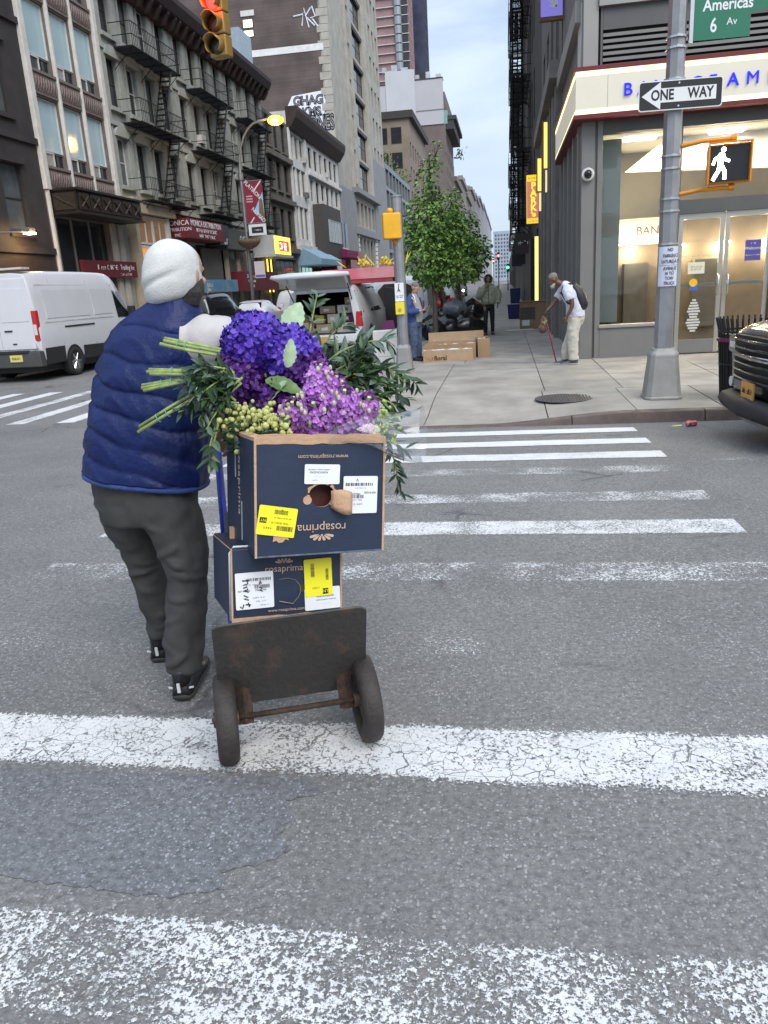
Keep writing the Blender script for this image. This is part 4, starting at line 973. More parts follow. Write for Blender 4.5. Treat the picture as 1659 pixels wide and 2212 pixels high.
def stocks():
    t = thing('stock_bunch', 'bunch of lilac purple stock spikes wrapped in clear film', 'flowers', (-.56, 2.46, 1.0))
    O = Vector((-.56, 2.46, 1.0)); rr = random.Random(5)
    pm = petal_mat('petal lilac', (.42, .12, .56), (.62, .30, .72), .5, 30); bud = mat('bud pale', (.50, .52, .30), .6, var=.2, vs=60)
    spikes = [((-.60, 2.28, 1.10), (-.53, 2.20, 1.325), .046), ((-.64, 2.26, 1.09), (-.615, 2.16, 1.225), .048), ((-.55, 2.25, 1.09), (-.545, 2.13, 1.225), .055), ((-.50, 2.26, 1.09), (-.455, 2.15, 1.255), .052),
              ((-.47, 2.28, 1.09), (-.395, 2.20, 1.225), .048), ((-.60, 2.20, 1.08), (-.605, 2.09, 1.155), .050), ((-.52, 2.22, 1.07), (-.505, 2.09, 1.155), .052), ((-.45, 2.26, 1.08), (-.385, 2.17, 1.165), .045), ((-.57, 2.28, 1.12), (-.495, 2.24, 1.285), .045)]
    def push(p, k=1.09): return (p[0] * k, p[1] * k, 1.53 + (p[2] - 1.53) * k)
    for a, e, r in spikes:
        kk = 1.15 if e[2] < 1.18 else 1.10
        a = push(a, kk); e = push(e, kk); e = (e[0], e[1], e[2] + (.03 if kk > 1.12 else 0)); r *= 1.05
        a = Vector(a) - O; e = Vector(e) - O; ax = (e - a); ln = ax.length; ax.normalize(); u = ax.orthogonal().normalized(); v = ax.cross(u)
        b = MB(); n = int(120 * ln / .18)
        b.tube([a, e], .006, 6, 1)
        for i in range(n):
            s = .12 + .88 * i / n; ph = i * 2.4; rad = r * (1 - .45 * s ** 4) * rr.uniform(.7, 1.05); d = u * cos(ph) + v * sin(ph)
            petal_floret(b, a + ax * ln * s + d * rad, (d + ax * .5 + Vector((rr.uniform(-.3, .3), rr.uniform(-.3, .3), rr.uniform(-.3, .3)))), .0122, rr, 0, 5, .25, 1.0)
        for i in range(16):
            ph = rr.uniform(0, 6.28); s = rr.choice([rr.uniform(.9, 1.0), rr.uniform(.2, .9)]); d = u * cos(ph) + v * sin(ph)
            b.ball(a + ax * ln * s + d * r * rr.uniform(.5, .95), (.006, .006, .009), 6, 5, 1)
        b.build('flower_spike', [pm, bud], t)
    # clear crumpled film
    film = bpy.data.materials.new('clear film'); film.use_nodes = True; nt = film.node_tree; n = nt.nodes; l = nt.links; n.clear()
    out = n.new('ShaderNodeOutputMaterial'); tr = n.new('ShaderNodeBsdfTransparent'); gl = n.new('ShaderNodeBsdfGlossy'); gl.inputs['Roughness'].default_value = .12
    fr = n.new('ShaderNodeLayerWeight'); fr.inputs[0].default_value = .35; mu = n.new('ShaderNodeMath'); mu.operation = 'MULTIPLY'; mu.inputs[1].default_value = .55; l.new(fr.outputs['Facing'], mu.inputs[0])
    ad = n.new('ShaderNodeMath'); ad.operation = 'ADD'; ad.inputs[1].default_value = .05; l.new(mu.outputs[0], ad.inputs[0])
    mx = n.new('ShaderNodeMixShader'); l.new(ad.outputs[0], mx.inputs[0]); l.new(tr.outputs[0], mx.inputs[1]); l.new(gl.outputs[0], mx.inputs[2]); l.new(mx.outputs[0], out.inputs[0])
    b = MB(); rings = []
    for i in range(16):
        u = i / 15; cx = -.60 + .33 * u; cy = 2.33 + .12 * u; cz = 1.05 + .045 * u + .03 * sin(u * 5); r = .030 + .085 * u ** 1.2
        rings.append([Vector((cx + .02 * mnoise.noise((u * 6, k, 0)), cy + r * cos(k * .33) * (1 + .3 * mnoise.noise((u * 4, k * .7, 3))), cz + r * .8 * sin(k * .33) * (1 + .3 * mnoise.noise((u * 4, k * .7, 7))))) - O for k in range(20)])
    b.loft(rings, 0, False); b.build('clear_film', film, t, smooth=True)
    # yellow-green filler at the far end of the film
    b = MB()
    for i in range(90):
        c = Vector((-.425 + rr.gauss(0, .032), 2.47 + rr.gauss(0, .03), 1.105 + rr.gauss(0, .028))) - O; b.ball(c, rr.uniform(.004, .008), 6, 4)
    for i in range(20):
        c = Vector((-.415 + rr.gauss(0, .03), 2.47, 1.105 + rr.gauss(0, .025))) - O; leaf_mesh(b, c, (rr.uniform(-.2, 1), rr.uniform(-.5, .5), rr.uniform(-.8, .6)), (0, -.5, 1), .03, .012)
    o = b.build('filler_sprigs', mat('filler yellow green', (.34, .44, .10), .55, var=.3, vs=60), t, smooth=True); o['kind'] = 'stuff'
def berries():
    t = thing('berry_bunch', 'bunch of yellow-green button flowers filling the open box beside the purple stocks', 'flowers', (-.76, 2.26, 1.06))
    O = Vector((-.76, 2.26, 1.06)); rr = random.Random(21); m = mat('button yellow green', (.56, .57, .19), .6, var=.35, vs=40, bump=.5, bs=500)
    b = MB()
    for i in range(330):
        u = rr.random(); x = -.93 + .25 * u + rr.gauss(0, .012); y = 2.46 - .13 * u + rr.gauss(0, .035); z = 1.125 + rr.gauss(0, .028) - .015 * u + .02 * sin(i)
        b.ball(Vector((x, y, z)) - O, rr.uniform(.0055, .0115), 7, 5)
    o = b.build('button_flowers', m, t, smooth=True); o['kind'] = 'stuff'
    b = MB()
    for i in range(240):
        u = rr.random(); p = Vector((-.94 + .26 * u, 2.47 - .13 * u + rr.gauss(0, .04), 1.095 + rr.gauss(0, .03))) - O
        leaf_mesh(b, p, (rr.uniform(-1, 1), rr.uniform(-1, .3), rr.uniform(-.2, 1)), (rr.uniform(-1, 1), -1, 1), rr.uniform(.02, .045), .014)
    o = b.build('leaves', GREEN_D, t); o['kind'] = 'stuff'
def greenery():
    t = thing('greenery_bundle', 'bundle of leafy green branches with cut stems laid across the boxes', 'foliage', (-.75, 2.48, 1.1))
    O = Vector((-.75, 2.48, 1.1)); rr = random.Random(31)
    def branch(b, pts, nleaf, ln, w, mis, spread=.8, r0=.004, start=.1):
        q = [Vector(p) for p in spline([tuple(Vector(p) - O) for p in pts], 8)]; b.tube(q, [r0 * (1 - .6 * i / len(q)) for i in range(len(q))], 5, 4)
        for i in range(nleaf):
            u = start + (1 - start) * (i + rr.random() * .6) / nleaf; k = min(len(q) - 2, int(u * (len(q) - 1))); p = q[k].lerp(q[k + 1], u * (len(q) - 1) - k); d = (q[k + 1] - q[k]).normalized()
            side = d.cross(Vector((rr.uniform(-1, 1), rr.uniform(-1, 1), rr.uniform(-1, 1)))).normalized()
            leaf_mesh(b, p, d * .55 + side * spread, Vector((rr.uniform(-.7, .7), -.6, .8)), ln * rr.uniform(.7, 1.25), w * rr.uniform(.7, 1.2), rr.choice(mis), rr.uniform(0, .35))
    M5 = [GREEN_D, GREEN_M, GREEN_E, GREEN_L, STEM]
    # right side: bushy branches that droop past the box
    fans = [([(-.72, 2.5, 1.2), (-.66, 2.56, 1.36), (-.63, 2.6, 1.50)], 26, .05, .016, (1, 2, 2)), ([(-.70, 2.5, 1.2), (-.60, 2.55, 1.36), (-.52, 2.58, 1.42)], 24, .055, .018, (0, 1, 2)),
            ([(-.68, 2.5, 1.2), (-.56, 2.52, 1.32), (-.44, 2.55, 1.36), (-.38, 2.56, 1.35)], 30, .06, .020, (1, 2, 2, 0)), ([(-.66, 2.48, 1.2), (-.52, 2.5, 1.29), (-.40, 2.52, 1.28), (-.33, 2.53, 1.22)], 34, .055, .018, (0, 1, 1)),
            ([(-.64, 2.46, 1.18), (-.50, 2.48, 1.25), (-.39, 2.5, 1.22), (-.325, 2.5, 1.17)], 34, .05, .017, (0, 0, 1)), ([(-.64, 2.5, 1.18), (-.55, 2.55, 1.30), (-.46, 2.58, 1.33)], 24, .065, .022, (2, 2, 1)),
            ([(-.62, 2.46, 1.15), (-.48, 2.46, 1.20), (-.38, 2.47, 1.17), (-.33, 2.48, 1.12)], 32, .045, .015, (0, 0, 1)), ([(-.60, 2.5, 1.15), (-.50, 2.5, 1.24), (-.42, 2.5, 1.25)], 26, .06, .02, (0, 1, 2)),
            ([(-.60, 2.56, 1.2), (-.47, 2.60, 1.27), (-.36, 2.62, 1.25), (-.30, 2.62, 1.20)], 30, .05, .016, (0, 1)), ([(-.73, 2.52, 1.25), (-.60, 2.56, 1.30), (-.50, 2.60, 1.30)], 30, .06, .02, (1, 2, 0)),
            ([(-.42, 2.42, 1.10), (-.375, 2.42, 1.03), (-.36, 2.42, .95), (-.345, 2.42, .87)], 26, .045, .011, (0, 0, 1)), ([(-.42, 2.44, 1.09), (-.36, 2.42, 1.04), (-.32, 2.42, 1.02)], 12, .045, .011, (0, 0)),
            ([(-.40, 2.44, 1.08), (-.365, 2.43, .98), (-.36, 2.43, .92)], 12, .04, .011, (0, 1)), ([(-.66, 2.52, 1.3), (-.64, 2.56, 1.42), (-.615, 2.58, 1.52)], 20, .045, .014, (2, 2, 1))]
    for i in range(12):
        u = i / 11; fans.append(([(-.64, 2.50, 1.17), (-.52 + .05 * u, 2.50 + rr.uniform(-.04, .06), 1.20 + .10 * u + rr.uniform(-.02, .02)), (-.36 - .10 * u + rr.uniform(-.04, .03), 2.52 + rr.uniform(-.05, .05), 1.10 + .25 * u + rr.uniform(-.03, .03))], 26, .052, .018, rr.choice([(0, 0, 1), (0, 1, 2), (0, 0, 1)])))
    for f in fans:
        f = ([(p[0] * 1.1, p[1] * 1.1, 1.53 + (p[2] - 1.53) * 1.1) for p in f[0]], f[1], f[2] * 1.1, f[3] * 1.1, f[4])
        b = MB(); branch(b, *f); o = b.build('branch', M5, t); 
    # left side: foliage round the cut stems
    for i in range(15):
        a = (-.88 + rr.uniform(-.03, .03), 2.44, 1.24 + rr.uniform(-.07, .07)); e = (-1.03 + rr.uniform(-.05, .06), 2.42 + rr.uniform(-.05, .03), 1.22 + rr.uniform(-.12, .13)); m_ = ((a[0] + e[0]) / 2, 2.42, (a[2] + e[2]) / 2 + .02)
        b = MB(); branch(b, [a, m_, e], 18, .05, .018, (0, 0, 1, 1, 2), .9); b.build('branch', M5, t)
    for i in range(2):
        b = MB(); branch(b, [(-.93, 2.38, 1.14 + .01 * i), (-.95 - .012 * i, 2.36, 1.06), (-.955 - .01 * i, 2.35, 1.00 - .01 * i)], 8, .06, .022, (0, 1, 1)); b.build('branch', M5, t)
    # cut stems bound in threes
    for (x0, z0, x1, z1) in ((-1.106, 1.401, -.93, 1.355), (-1.164, 1.305, -.90, 1.285), (-1.197, 1.253, -.96, 1.285), (-1.227, 1.115, -.99, 1.235)):
        d = Vector((x1 - x0, .03, z1 - z0)); st = bpy.data.objects.new('stem_bundle', None); st.empty_display_size = .03; link(st, t); st.location = Vector((x0, 2.42, z0)) - O
        for k in range(3):
            off = Vector((rr.uniform(-.01, .01), .006 * (k - 1), .0075 * (k - 1) + rr.uniform(-.002, .002)))
            b = MB(); b.tube([off, off + d * .5 + Vector((0, 0, rr.uniform(-.004, .004))), off + d], [.0058, .0055, .005], 8, 0); b.add([off + d.normalized() * -.0006 + (Vector((0, 1, 0)) * cos(q) + Vector((-d.z, 0, d.x)).normalized() * sin(q)) * .0054 for q in [2 * pi * j / 8 for j in range(8)]], [tuple(range(8))], 1)
            b.build('stem', [STEM, STEMCUT], st, smooth=True)
        for u in (.28, .42):
            b = MB(); c = d * u; pts = [c + (Vector((0, 1, 0)) * cos(q) * .010 + Vector((-d.z, 0, d.x)).normalized() * sin(q) * .015) for q in [2 * pi * j / 12 for j in range(13)]]; b.tube(pts, .0016, 5, 0, False); b.build('binding', mat('green twine', (.18, .42, .28), .6, var=.1), st)
hydrangeas(); stocks(); berries(); greenery()
# ------------------------------------------------------------------ buildings
def brickmat(name, c1, c2, mortar, sc=4.0, bump=.3, dirt=.35):
    if name in MATS: return MATS[name]
    m = bpy.data.materials.new(name); m.use_nodes = True; nt = m.node_tree; n = nt.nodes; l = nt.links; p = n['Principled BSDF']
    tc = n.new('ShaderNodeTexCoord'); mp = n.new('ShaderNodeMapping'); mp.inputs['Rotation'].default_value = (pi / 2, 0, 0); l.new(tc.outputs['Object'], mp.inputs[0])
    bt = n.new('ShaderNodeTexBrick'); bt.inputs['Scale'].default_value = sc; bt.inputs['Color1'].default_value = (*c1, 1); bt.inputs['Color2'].default_value = (*c2, 1); bt.inputs['Mortar'].default_value = (*mortar, 1)
    bt.inputs['Mortar Size'].default_value = .015; bt.inputs['Brick Width'].default_value = .9; bt.inputs['Row Height'].default_value = .30; l.new(mp.outputs[0], bt.inputs['Vector'])
    nz = n.new('ShaderNodeTexNoise'); nz.inputs['Scale'].default_value = .35; nz.inputs['Detail'].default_value = 7; l.new(tc.outputs['Object'], nz.inputs['Vector'])
    mr = n.new('ShaderNodeMapRange'); mr.inputs[1].default_value = .3; mr.inputs[2].default_value = .7; mr.inputs[3].default_value = 1 - dirt; mr.inputs[4].default_value = 1 + dirt; l.new(nz.outputs['Fac'], mr.inputs[0])
    mx = n.new('ShaderNodeMix'); mx.data_type = 'RGBA'; mx.blend_type = 'MULTIPLY'; mx.inputs['Factor'].default_value = 1; l.new(bt.outputs['Color'], mx.inputs['A']); l.new(mr.outputs[0], mx.inputs['B']); l.new(mx.outputs['Result'], p.inputs['Base Color'])
    p.inputs['Roughness'].default_value = .9
    b = n.new('ShaderNodeBump'); b.inputs['Strength'].default_value = bump; b.inputs['Distance'].default_value = .02; l.new(bt.outputs['Fac'], b.inputs['Height']); b.invert = True; l.new(b.outputs[0], p.inputs['Normal'])
    MATS[name] = m; return m
PANE = mat('window glass dark', (.025, .028, .032), .06, var=.3, vs=.8, spec=.6)
PANE2 = mat('window glass grey', (.11, .12, .125), .08, var=.4, vs=.9, spec=.6)
PANEB = mat('window glass pale blue', (.44, .58, .62), .12, var=.07, vs=.5, spec=.5)
PANEW = mat('window with pale blind', (.33, .34, .33), .25, var=.15, vs=1.5, spec=.5)
IRON = mat('black iron', (.012, .012, .013), .55, .3, var=.3, vs=10)
WHITEP = mat('white window paint', (.62, .61, .58), .6, var=.12, vs=6)
GREYM = mat('grey window frame', (.16, .16, .16), .6, var=.15, vs=6)
DARKF = mat('dark window frame', (.04, .037, .035), .6, var=.2, vs=6)
def building(name, label_, cat, loc, rz): return thing(name, label_, cat, loc, rz)
def wall(t, W_, H_, ops, m, depth=14, reveal=.22, z0=-.3, name='wall', x0=0.0):
    """front wall with real openings at y=0 (outward is -y), with sides, roof and back"""
    xs = sorted(set([x0, x0 + W_] + [round(o[i], 4) for o in ops for i in (0, 1)])); zs = sorted(set([z0, H_] + [round(o[i], 4) for o in ops for i in (2, 3)]))
    b = MB(); idx = {}
    def V(x, y, z):
        k = (round(x, 4), round(y, 4), round(z, 4))
        if k not in idx: idx[k] = len(b.v); b.v.append(k)
        return idx[k]
    for i in range(len(xs) - 1):
        for j in range(len(zs) - 1):
            cx, cz = (xs[i] + xs[i + 1]) / 2, (zs[j] + zs[j + 1]) / 2
            if any(o[0] < cx < o[1] and o[2] < cz < o[3] for o in ops): continue
            b.f.append((V(xs[i], 0, zs[j]), V(xs[i + 1], 0, zs[j]), V(xs[i + 1], 0, zs[j + 1]), V(xs[i], 0, zs[j + 1]))); b.m.append(0)
    for a, c, e, g in ops:
        b.quad((a, 0, e), (a, 0, g), (a, reveal, g), (a, reveal, e)); b.quad((c, 0, g), (c, 0, e), (c, reveal, e), (c, reveal, g))
        b.quad((a, 0, g), (c, 0, g), (c, reveal, g), (a, reveal, g)); b.quad((c, 0, e), (a, 0, e), (a, reveal, e), (c, reveal, e))
        b.quad((a, reveal + .05, e), (c, reveal + .05, e), (c, reveal + .05, g), (a, reveal + .05, g))
    X1 = x0 + W_
    b.quad((x0, 0, z0), (x0, 0, H_), (x0, depth, H_), (x0, depth, z0)); b.quad((X1, 0, H_), (X1, 0, z0), (X1, depth, z0), (X1, depth, H_))
    b.quad((x0, 0, H_), (X1, 0, H_), (X1, depth, H_), (x0, depth, H_)); b.quad((X1, depth, z0), (x0, depth, z0), (x0, depth, H_), (X1, depth, H_))
    return b.build(name, m, t)
_WC = {}
def window(t, x0, x1, z0, z1, y=.14, frame=DARKF, pane=PANE, nx=1, nz=2, fw=.06, d=.07):
    """sash window: frame mesh with bars, pane as a sub-part; alike windows share their meshes"""
    k = (round(x1 - x0, 3), round(z1 - z0, 3), frame.name, pane.name, nx, nz, fw)
    if k not in _WC:
        w, h = x1 - x0, z1 - z0; b = MB()
        b.box(0, fw, 0, d, 0, h); b.box(w - fw, w, 0, d, 0, h); b.box(fw, w - fw, 0, d, 0, fw); b.box(fw, w - fw, 0, d, h - fw, h)
        for i in range(1, nx): b.box(w * i / nx - fw * .4, w * i / nx + fw * .4, .01, d - .01, fw, h - fw)
        for j in range(1, nz): b.box(fw, w - fw, .012, d - .012, h * j / nz - fw * .4, h * j / nz + fw * .4)
        f = b.build('window', frame, t); q = MB(); q.quad((fw * .5, d * .6, fw * .5), (w - fw * .5, d * .6, fw * .5), (w - fw * .5, d * .6, h - fw * .5), (fw * .5, d * .6, h - fw * .5)); p = q.build('pane', pane, f)
        _WC[k] = (f.data, p.data)
    else:
        f = bpy.data.objects.new('window', _WC[k][0]); link(f, t); p = bpy.data.objects.new('pane', _WC[k][1]); link(p, f)
    f.location = (x0, y, z0); return f
_BC = {}
def block(t, name, x0, x1, y0, y1, z0, z1, m, bevel=0):
    b = MB(); b.box(x0, x1, y0, y1, z0, z1); return b.build(name, m, t, bevel=bevel)
def ac_unit(t, x, z, y=-.28, m=None):
    b = MB(); b.box(x - .33, x + .33, y, y + .45, z, z + .42)
    for i in range(6): b.box(x - .28, x + .28, y - .012, y, z + .05 + .06 * i, z + .085 + .06 * i)
    return b.build('air_conditioner', m or WHITEP, t)
def fire_escape(t, x0, x1, levels, out=1.05, stairs=True, bar=.17):
    e = bpy.data.objects.new('fire_escape', None); link(e, t)
    for i, z in enumerate(levels):
        b = MB(); n = 13
        for k in range(n): y = -.08 - (out - .1) * k / (n - 1); b.box(x0, x1, y - .027, y + .027, z - .015, z + .015)
        for x in (x0, x1): b.box(x - .03, x + .03, -out, 0, z - .04, z + .02)
        for k in range(1, 5): x = x0 + (x1 - x0) * k / 5; b.box(x - .02, x + .02, -out, 0, z - .05, z - .015)
        b.build('platform', IRON, e)
        b = MB()
        for h in (.45, .95): b.box(x0, x1, -out - .015, -out + .015, z + h - .015, z + h + .015); b.box(x0 - .015, x0 + .015, -out, 0, z + h - .015, z + h + .015); b.box(x1 - .015, x1 + .015, -out, 0, z + h - .015, z + h + .015)
        nb = int((x1 - x0) / bar)
        for k in range(nb + 1): x = x0 + (x1 - x0) * k / nb; b.box(x - .009, x + .009, -out - .009, -out + .009, z, z + .95)
        b.build('railing', IRON, e)
        for x in (x0 + .1, (x0 + x1) / 2, x1 - .1):
            b = MB(); b.tube([(x, -out + .1, z - .02), (x, -.02, z - .85)], .018, 4); b.build('bracket', IRON, e)
        if stairs and i + 1 < len(levels):
            za, zb = z, levels[i + 1]; s0, s1 = (x0 + .5, x1 - .9) if i % 2 == 0 else (x0 + .4, x1 - 1.0); s0 = s1 - (zb - za) * .55
            b = MB()
            for y in (-out + .08, -out + .58): b.tube([(s0, y, za), (s1, y, zb)], .045, 4)
            nt = 11
            for k in range(1, nt): u = k / nt; x = s0 + (s1 - s0) * u; b.box(x - .12, x + .12, -out + .08, -out + .58, za + (zb - za) * u - .018, za + (zb - za) * u + .018)
            b.build('stair', IRON, e)
    return e
LX = -16.9
def left(name, label_, y0, cat='building'): return building(name, label_, cat, (LX, y0, 0), pi / 2)

# A: dark corner building
def bld_dark():
    t = left('corner_building', 'near-black brownstone building at the corner, left of the white-framed facade', 15.2); Wd = 13.38
    m = mat('sooty brownstone', (.040, .034, .034), .85, var=.25, vs=1.2, bump=.3, bs=12); ops = []
    for z in (4.1, 8.0, 11.9, 15.8):
        for x in (.9, 3.4, 5.9, 8.4, 10.9): ops.append((x, x + 1.25, z, z + 2.3))
    wall(t, Wd, 20, ops, m, 18)
    for o in ops:
        window(t, *o, frame=DARKF, pane=PANE2, nz=2)
        block(t, 'window_sill', o[0] - .12, o[1] + .12, -.10, .02, o[2] - .16, o[2] - .002, m); block(t, 'window_hood', o[0] - .14, o[1] + .14, -.12, .02, o[3] + .002, o[3] + .22, m)
    for z in (3.4, 7.2, 11.1, 15.0): block(t, 'string_course', 0, Wd, -.10, .01, z, z + .22, m)
    block(t, 'shopfront_panel', .3, Wd - .1, -.06, .01, .1, 3.2, mat('brown shutter', (.045, .030, .026), .6, var=.2, vs=3))
    # lit wall lamp on an arm
    l_ = thing('wall_lamp', 'lit flood lamp on an arm fixed to the dark corner building', 'lamp', (LX + .62, 26.15, 4.02))
    b = MB(); b.tube([(-.62, -1.6, -.05), (-.1, -.35, .02), (0, 0, .06)], .03, 6); b.build('arm', GREYM, l_)
    b = MB(); b.box(-.12, .14, -.2, .2, .0, .16); b.build('housing', GREYM, l_, bevel=.02); b = MB(); b.box(-.10, .15, -.18, .18, -.05, -.004); b.build('bulb', emis('warm flood', (1, .62, .22), 26), l_)
    bl = bpy.data.lights.new('flood_light', 'POINT'); bl.energy = 45; bl.color = (1, .62, .28); bl.shadow_soft_size = .12; lo = bpy.data.objects.new('flood_light', bl); link(lo, l_); lo.location = (.22, 0, -.25)
bld_dark()
# B: white-framed facade
def bld_white():
    t = left('loft_building', 'narrow loft building with white frames and large pale blue windows', 28.6); Wd = 5.88
    cream = mat('cream stone', (.66, .62, .57), .75, var=.12, vs=4, bump=.2, bs=20); brown = mat('brown terracotta', (.20, .155, .14), .8, var=.25, vs=9, bump=.8, bs=9)
    cols = [(.42, 1.98), (2.16, 3.72), (3.90, 5.46)]; ops = []
    for k in range(4):
        z = 6.6 + 3.28 * k
        for a, c in cols: ops.append((a, c, z, z + 2.40))
    ops.append((.45, 4.55, .1, 4.85))
    wall(t, Wd, 21, ops, mat('brown backing wall', (.17, .135, .12), .85, var=.2, vs=6), 14, .30)
    for k in range(4):
        z = 6.6 + 3.28 * k
        for ci, (a, c) in enumerate(cols):
            window(t, a, c, z + .55, z + 2.38, y=.10, frame=WHITEP, pane=PANEB, nz=1, fw=.05)
            mid = (a + c) / 2 + .08
            window(t, a, mid, z, z + .53, y=.09, frame=WHITEP, pane=PANEW if (ci + k) % 2 == 0 else PANE2, nz=1, fw=.05); window(t, mid, c, z, z + .53, y=.12, frame=GREYM, pane=PANE, nz=1, fw=.04)
            block(t, 'window_sill', a - .06, c + .06, -.10, .1, z - .10, z - .002, brown)
            # carved spandrel
            sp = block(t, 'spandrel', a - .05, c + .05, -.05, .01, z - .82, z - .105, brown)
            b = MB()
            for i in range(9): x = a + .1 + (c - a - .2) * i / 8; b.tube([(x - .07, -.06, z - .72), (x + .04, -.085, z - .45), (x + .09, -.06, z - .22)], .03, 5)
            o = b.build('carved_relief', brown, sp, smooth=True); o['kind'] = 'stuff'
    for x0, x1 in ((-.02, .30), (2.0, 2.14), (3.74, 3.88), (5.56, 5.86)):
        big = x1 - x0 > .2
        block(t, 'pilaster', x0, x1, -.16 if big else -.12, .02, 5.72, 20.9, cream, .02)
    block(t, 'corner_strip', .06, .16, -.12, .01, .05, 5.7, cream)
    # dark carved canopy over the shop
    dk = mat('dark bronze', (.028, .022, .018), .5, .4, var=.4, vs=14, bump=.6, bs=20)
    c = bpy.data.objects.new('canopy', None); link(c, t)
    b = MB(); b.box(.35, 5.75, -1.05, -.02, 4.92, 5.68); b.box(.28, 5.82, -1.15, -.02, 5.68, 5.76); b.box(.28, 5.82, -1.15, -.02, 4.84, 4.92); b.build('canopy_box', dk, c)
    for i in range(6):
        b = MB(); x = .5 + .88 * i; b.box(x, x + .76, -1.08, -1.052, 5.0, 5.6); b.tube([(x + .1, -1.09, 5.08), (x + .36, -1.11, 5.3), (x + .66, -1.09, 5.5)], .035, 5); b.tube([(x + .1, -1.09, 5.5), (x + .36, -1.11, 5.3), (x + .66, -1.09, 5.08)], .035, 5); b.build('carved_panel', mat('bronze relief', (.055, .042, .032), .5, .4, var=.4, vs=20), c)
    b = MB(); b.box(.346, .35 - .03, -1.0, -.1, 5.0, 5.6); b.tube([(.33, -.9, 5.1), (.31, -.5, 5.3), (.33, -.15, 5.5)], .035, 5); b.build('carved_panel', MATS['bronze relief'], c)
    # shop glass
    for i in range(3): window(t, .45 + 1.366 * i, .45 + 1.366 * (i + 1), .1, 4.84, y=.14, frame=GREYM, pane=PANE, nz=1, fw=.05)
    for x0, x1 in ((4.62, 4.95), (5.2, 5.6)): block(t, 'shop_pilaster', x0, x1, -.14, .02, .05, 4.82, mat('cream plaster', (.42, .39, .35), .8, var=.15, vs=3), .02)
    s = thing('shop_sign', 'maroon shop sign reading Trading Inc below the dark canopy', 'sign', (LX + .22, 31.9, 2.62), pi / 2)
    mr = mat('maroon enamel', (.13, .012, .020), .5, var=.12, vs=4); b = MB(); b.box(-1.9, 2.75, -.10, .05, -.05, .62); b.build('board', mr, s); text("Trading Inc", .30, WLAB, s, (1.85, -.105, .36), ext=.004, sx=.98); text("~~~~~~~ ~~~~~", .26, WLAB, s, (.1, -.105, .36), ext=.004); text("~~~~ ~~~~~~~~", .15, WLAB, s, (1.7, -.105, .08), ext=.004)
bld_white()
# C: three tenements with fire escapes
def tenement(y0, label_, k):
    t = left('tenement', label_, y0); Wd = 7.9
    m = mat('grey stone facade', (.30, .305, .275), .85, var=.2, vs=1.4, bump=.35, bs=10); md = mat('grey stone trim', (.36, .365, .33), .85, var=.18, vs=2, bump=.3, bs=14)
    ops = []; xs = [.55, 2.45, 4.35, 6.25]
    for z in (6.55, 9.75, 12.65):
        for x in xs: ops.append((x, x + 1.02, z, z + 2.02))
    ops.append((.4, 7.5, .15, 4.35))
    wall(t, Wd, 15.4, ops, m, 16, .28)
    for i, o in enumerate(ops[:-1]):
        window(t, *o, y=.16, frame=WHITEP if (i * 7 + k) % 5 == 0 else DARKF, pane=PANE if (i + k) % 3 else PANE2, nz=2)
        h = bpy.data.objects.new('window_hood', None)
        b = MB(); n = 10; cx = (o[0] + o[1]) / 2
        poly = [(o[0] - .16, o[3] + .0)] + [(cx - .68 * cos(pi * i_ / n), o[3] + .10 + .34 * sin(pi * i_ / n)) for i_ in range(n + 1)] + [(o[1] + .16, o[3])]
        b.prism(poly[::-1], -.16, .0, 'y'); b.build('window_hood', md, t)
        block(t, 'window_sill', o[0] - .14, o[1] + .14, -.15, .02, o[2] - .16, o[2] - .002, md)
        for sx in (o[0] - .15, o[1] + .02): block(t, 'jamb', sx, sx + .13, -.07, .01, o[2] + .002, o[3] - .002, md)
    for x in (0.02, 1.78, 3.68, 5.58, 7.48):
        block(t, 'pier', x, x + .38 if x < 7 else 7.88, -.06, .01, 6.0, 14.6, md, .02)
    for z in (5.75, 8.98, 11.95): block(t, 'string_course', 0, Wd, -.14, .01, z, z + .18, md)
    # heavy dark cornice
    ck = mat('oxblood cornice', (.045, .024, .024), .7, var=.25, vs=2)
    c = bpy.data.objects.new('cornice', None); link(c, t)
    b = MB(); b.prism([(.02, 14.55), (-.25, 14.6), (-.35, 15.0), (-.75, 15.15), (-.95, 15.55), (-.95, 15.8), (.02, 15.8)], 0.0, Wd, 'x'); b.build('moulding', ck, c)
    for i in range(9):
        x = .25 + i * .92; b = MB(); b.prism([(-.24, 14.5), (-.42, 14.55), (-.70, 15.0), (-.70, 15.14), (-.24, 15.14)], x, x + .2, 'x'); b.build('bracket', ck, c)
    fire_escape(t, 1.3, 6.5, [5.95, 9.2, 12.2])
    if k == 1: ac_unit(t, 4.86, 6.6); ac_unit(t, 2.95, 9.8)
    return t
T1 = tenement(34.48, 'grey stone tenement with fire escape next to the white-framed loft building', 0)
T2 = tenement(42.38, 'middle grey stone tenement with fire escape and window air conditioners', 1)
T3 = tenement(50.28, 'grey stone tenement with fire escape behind the curved street lamp', 2)
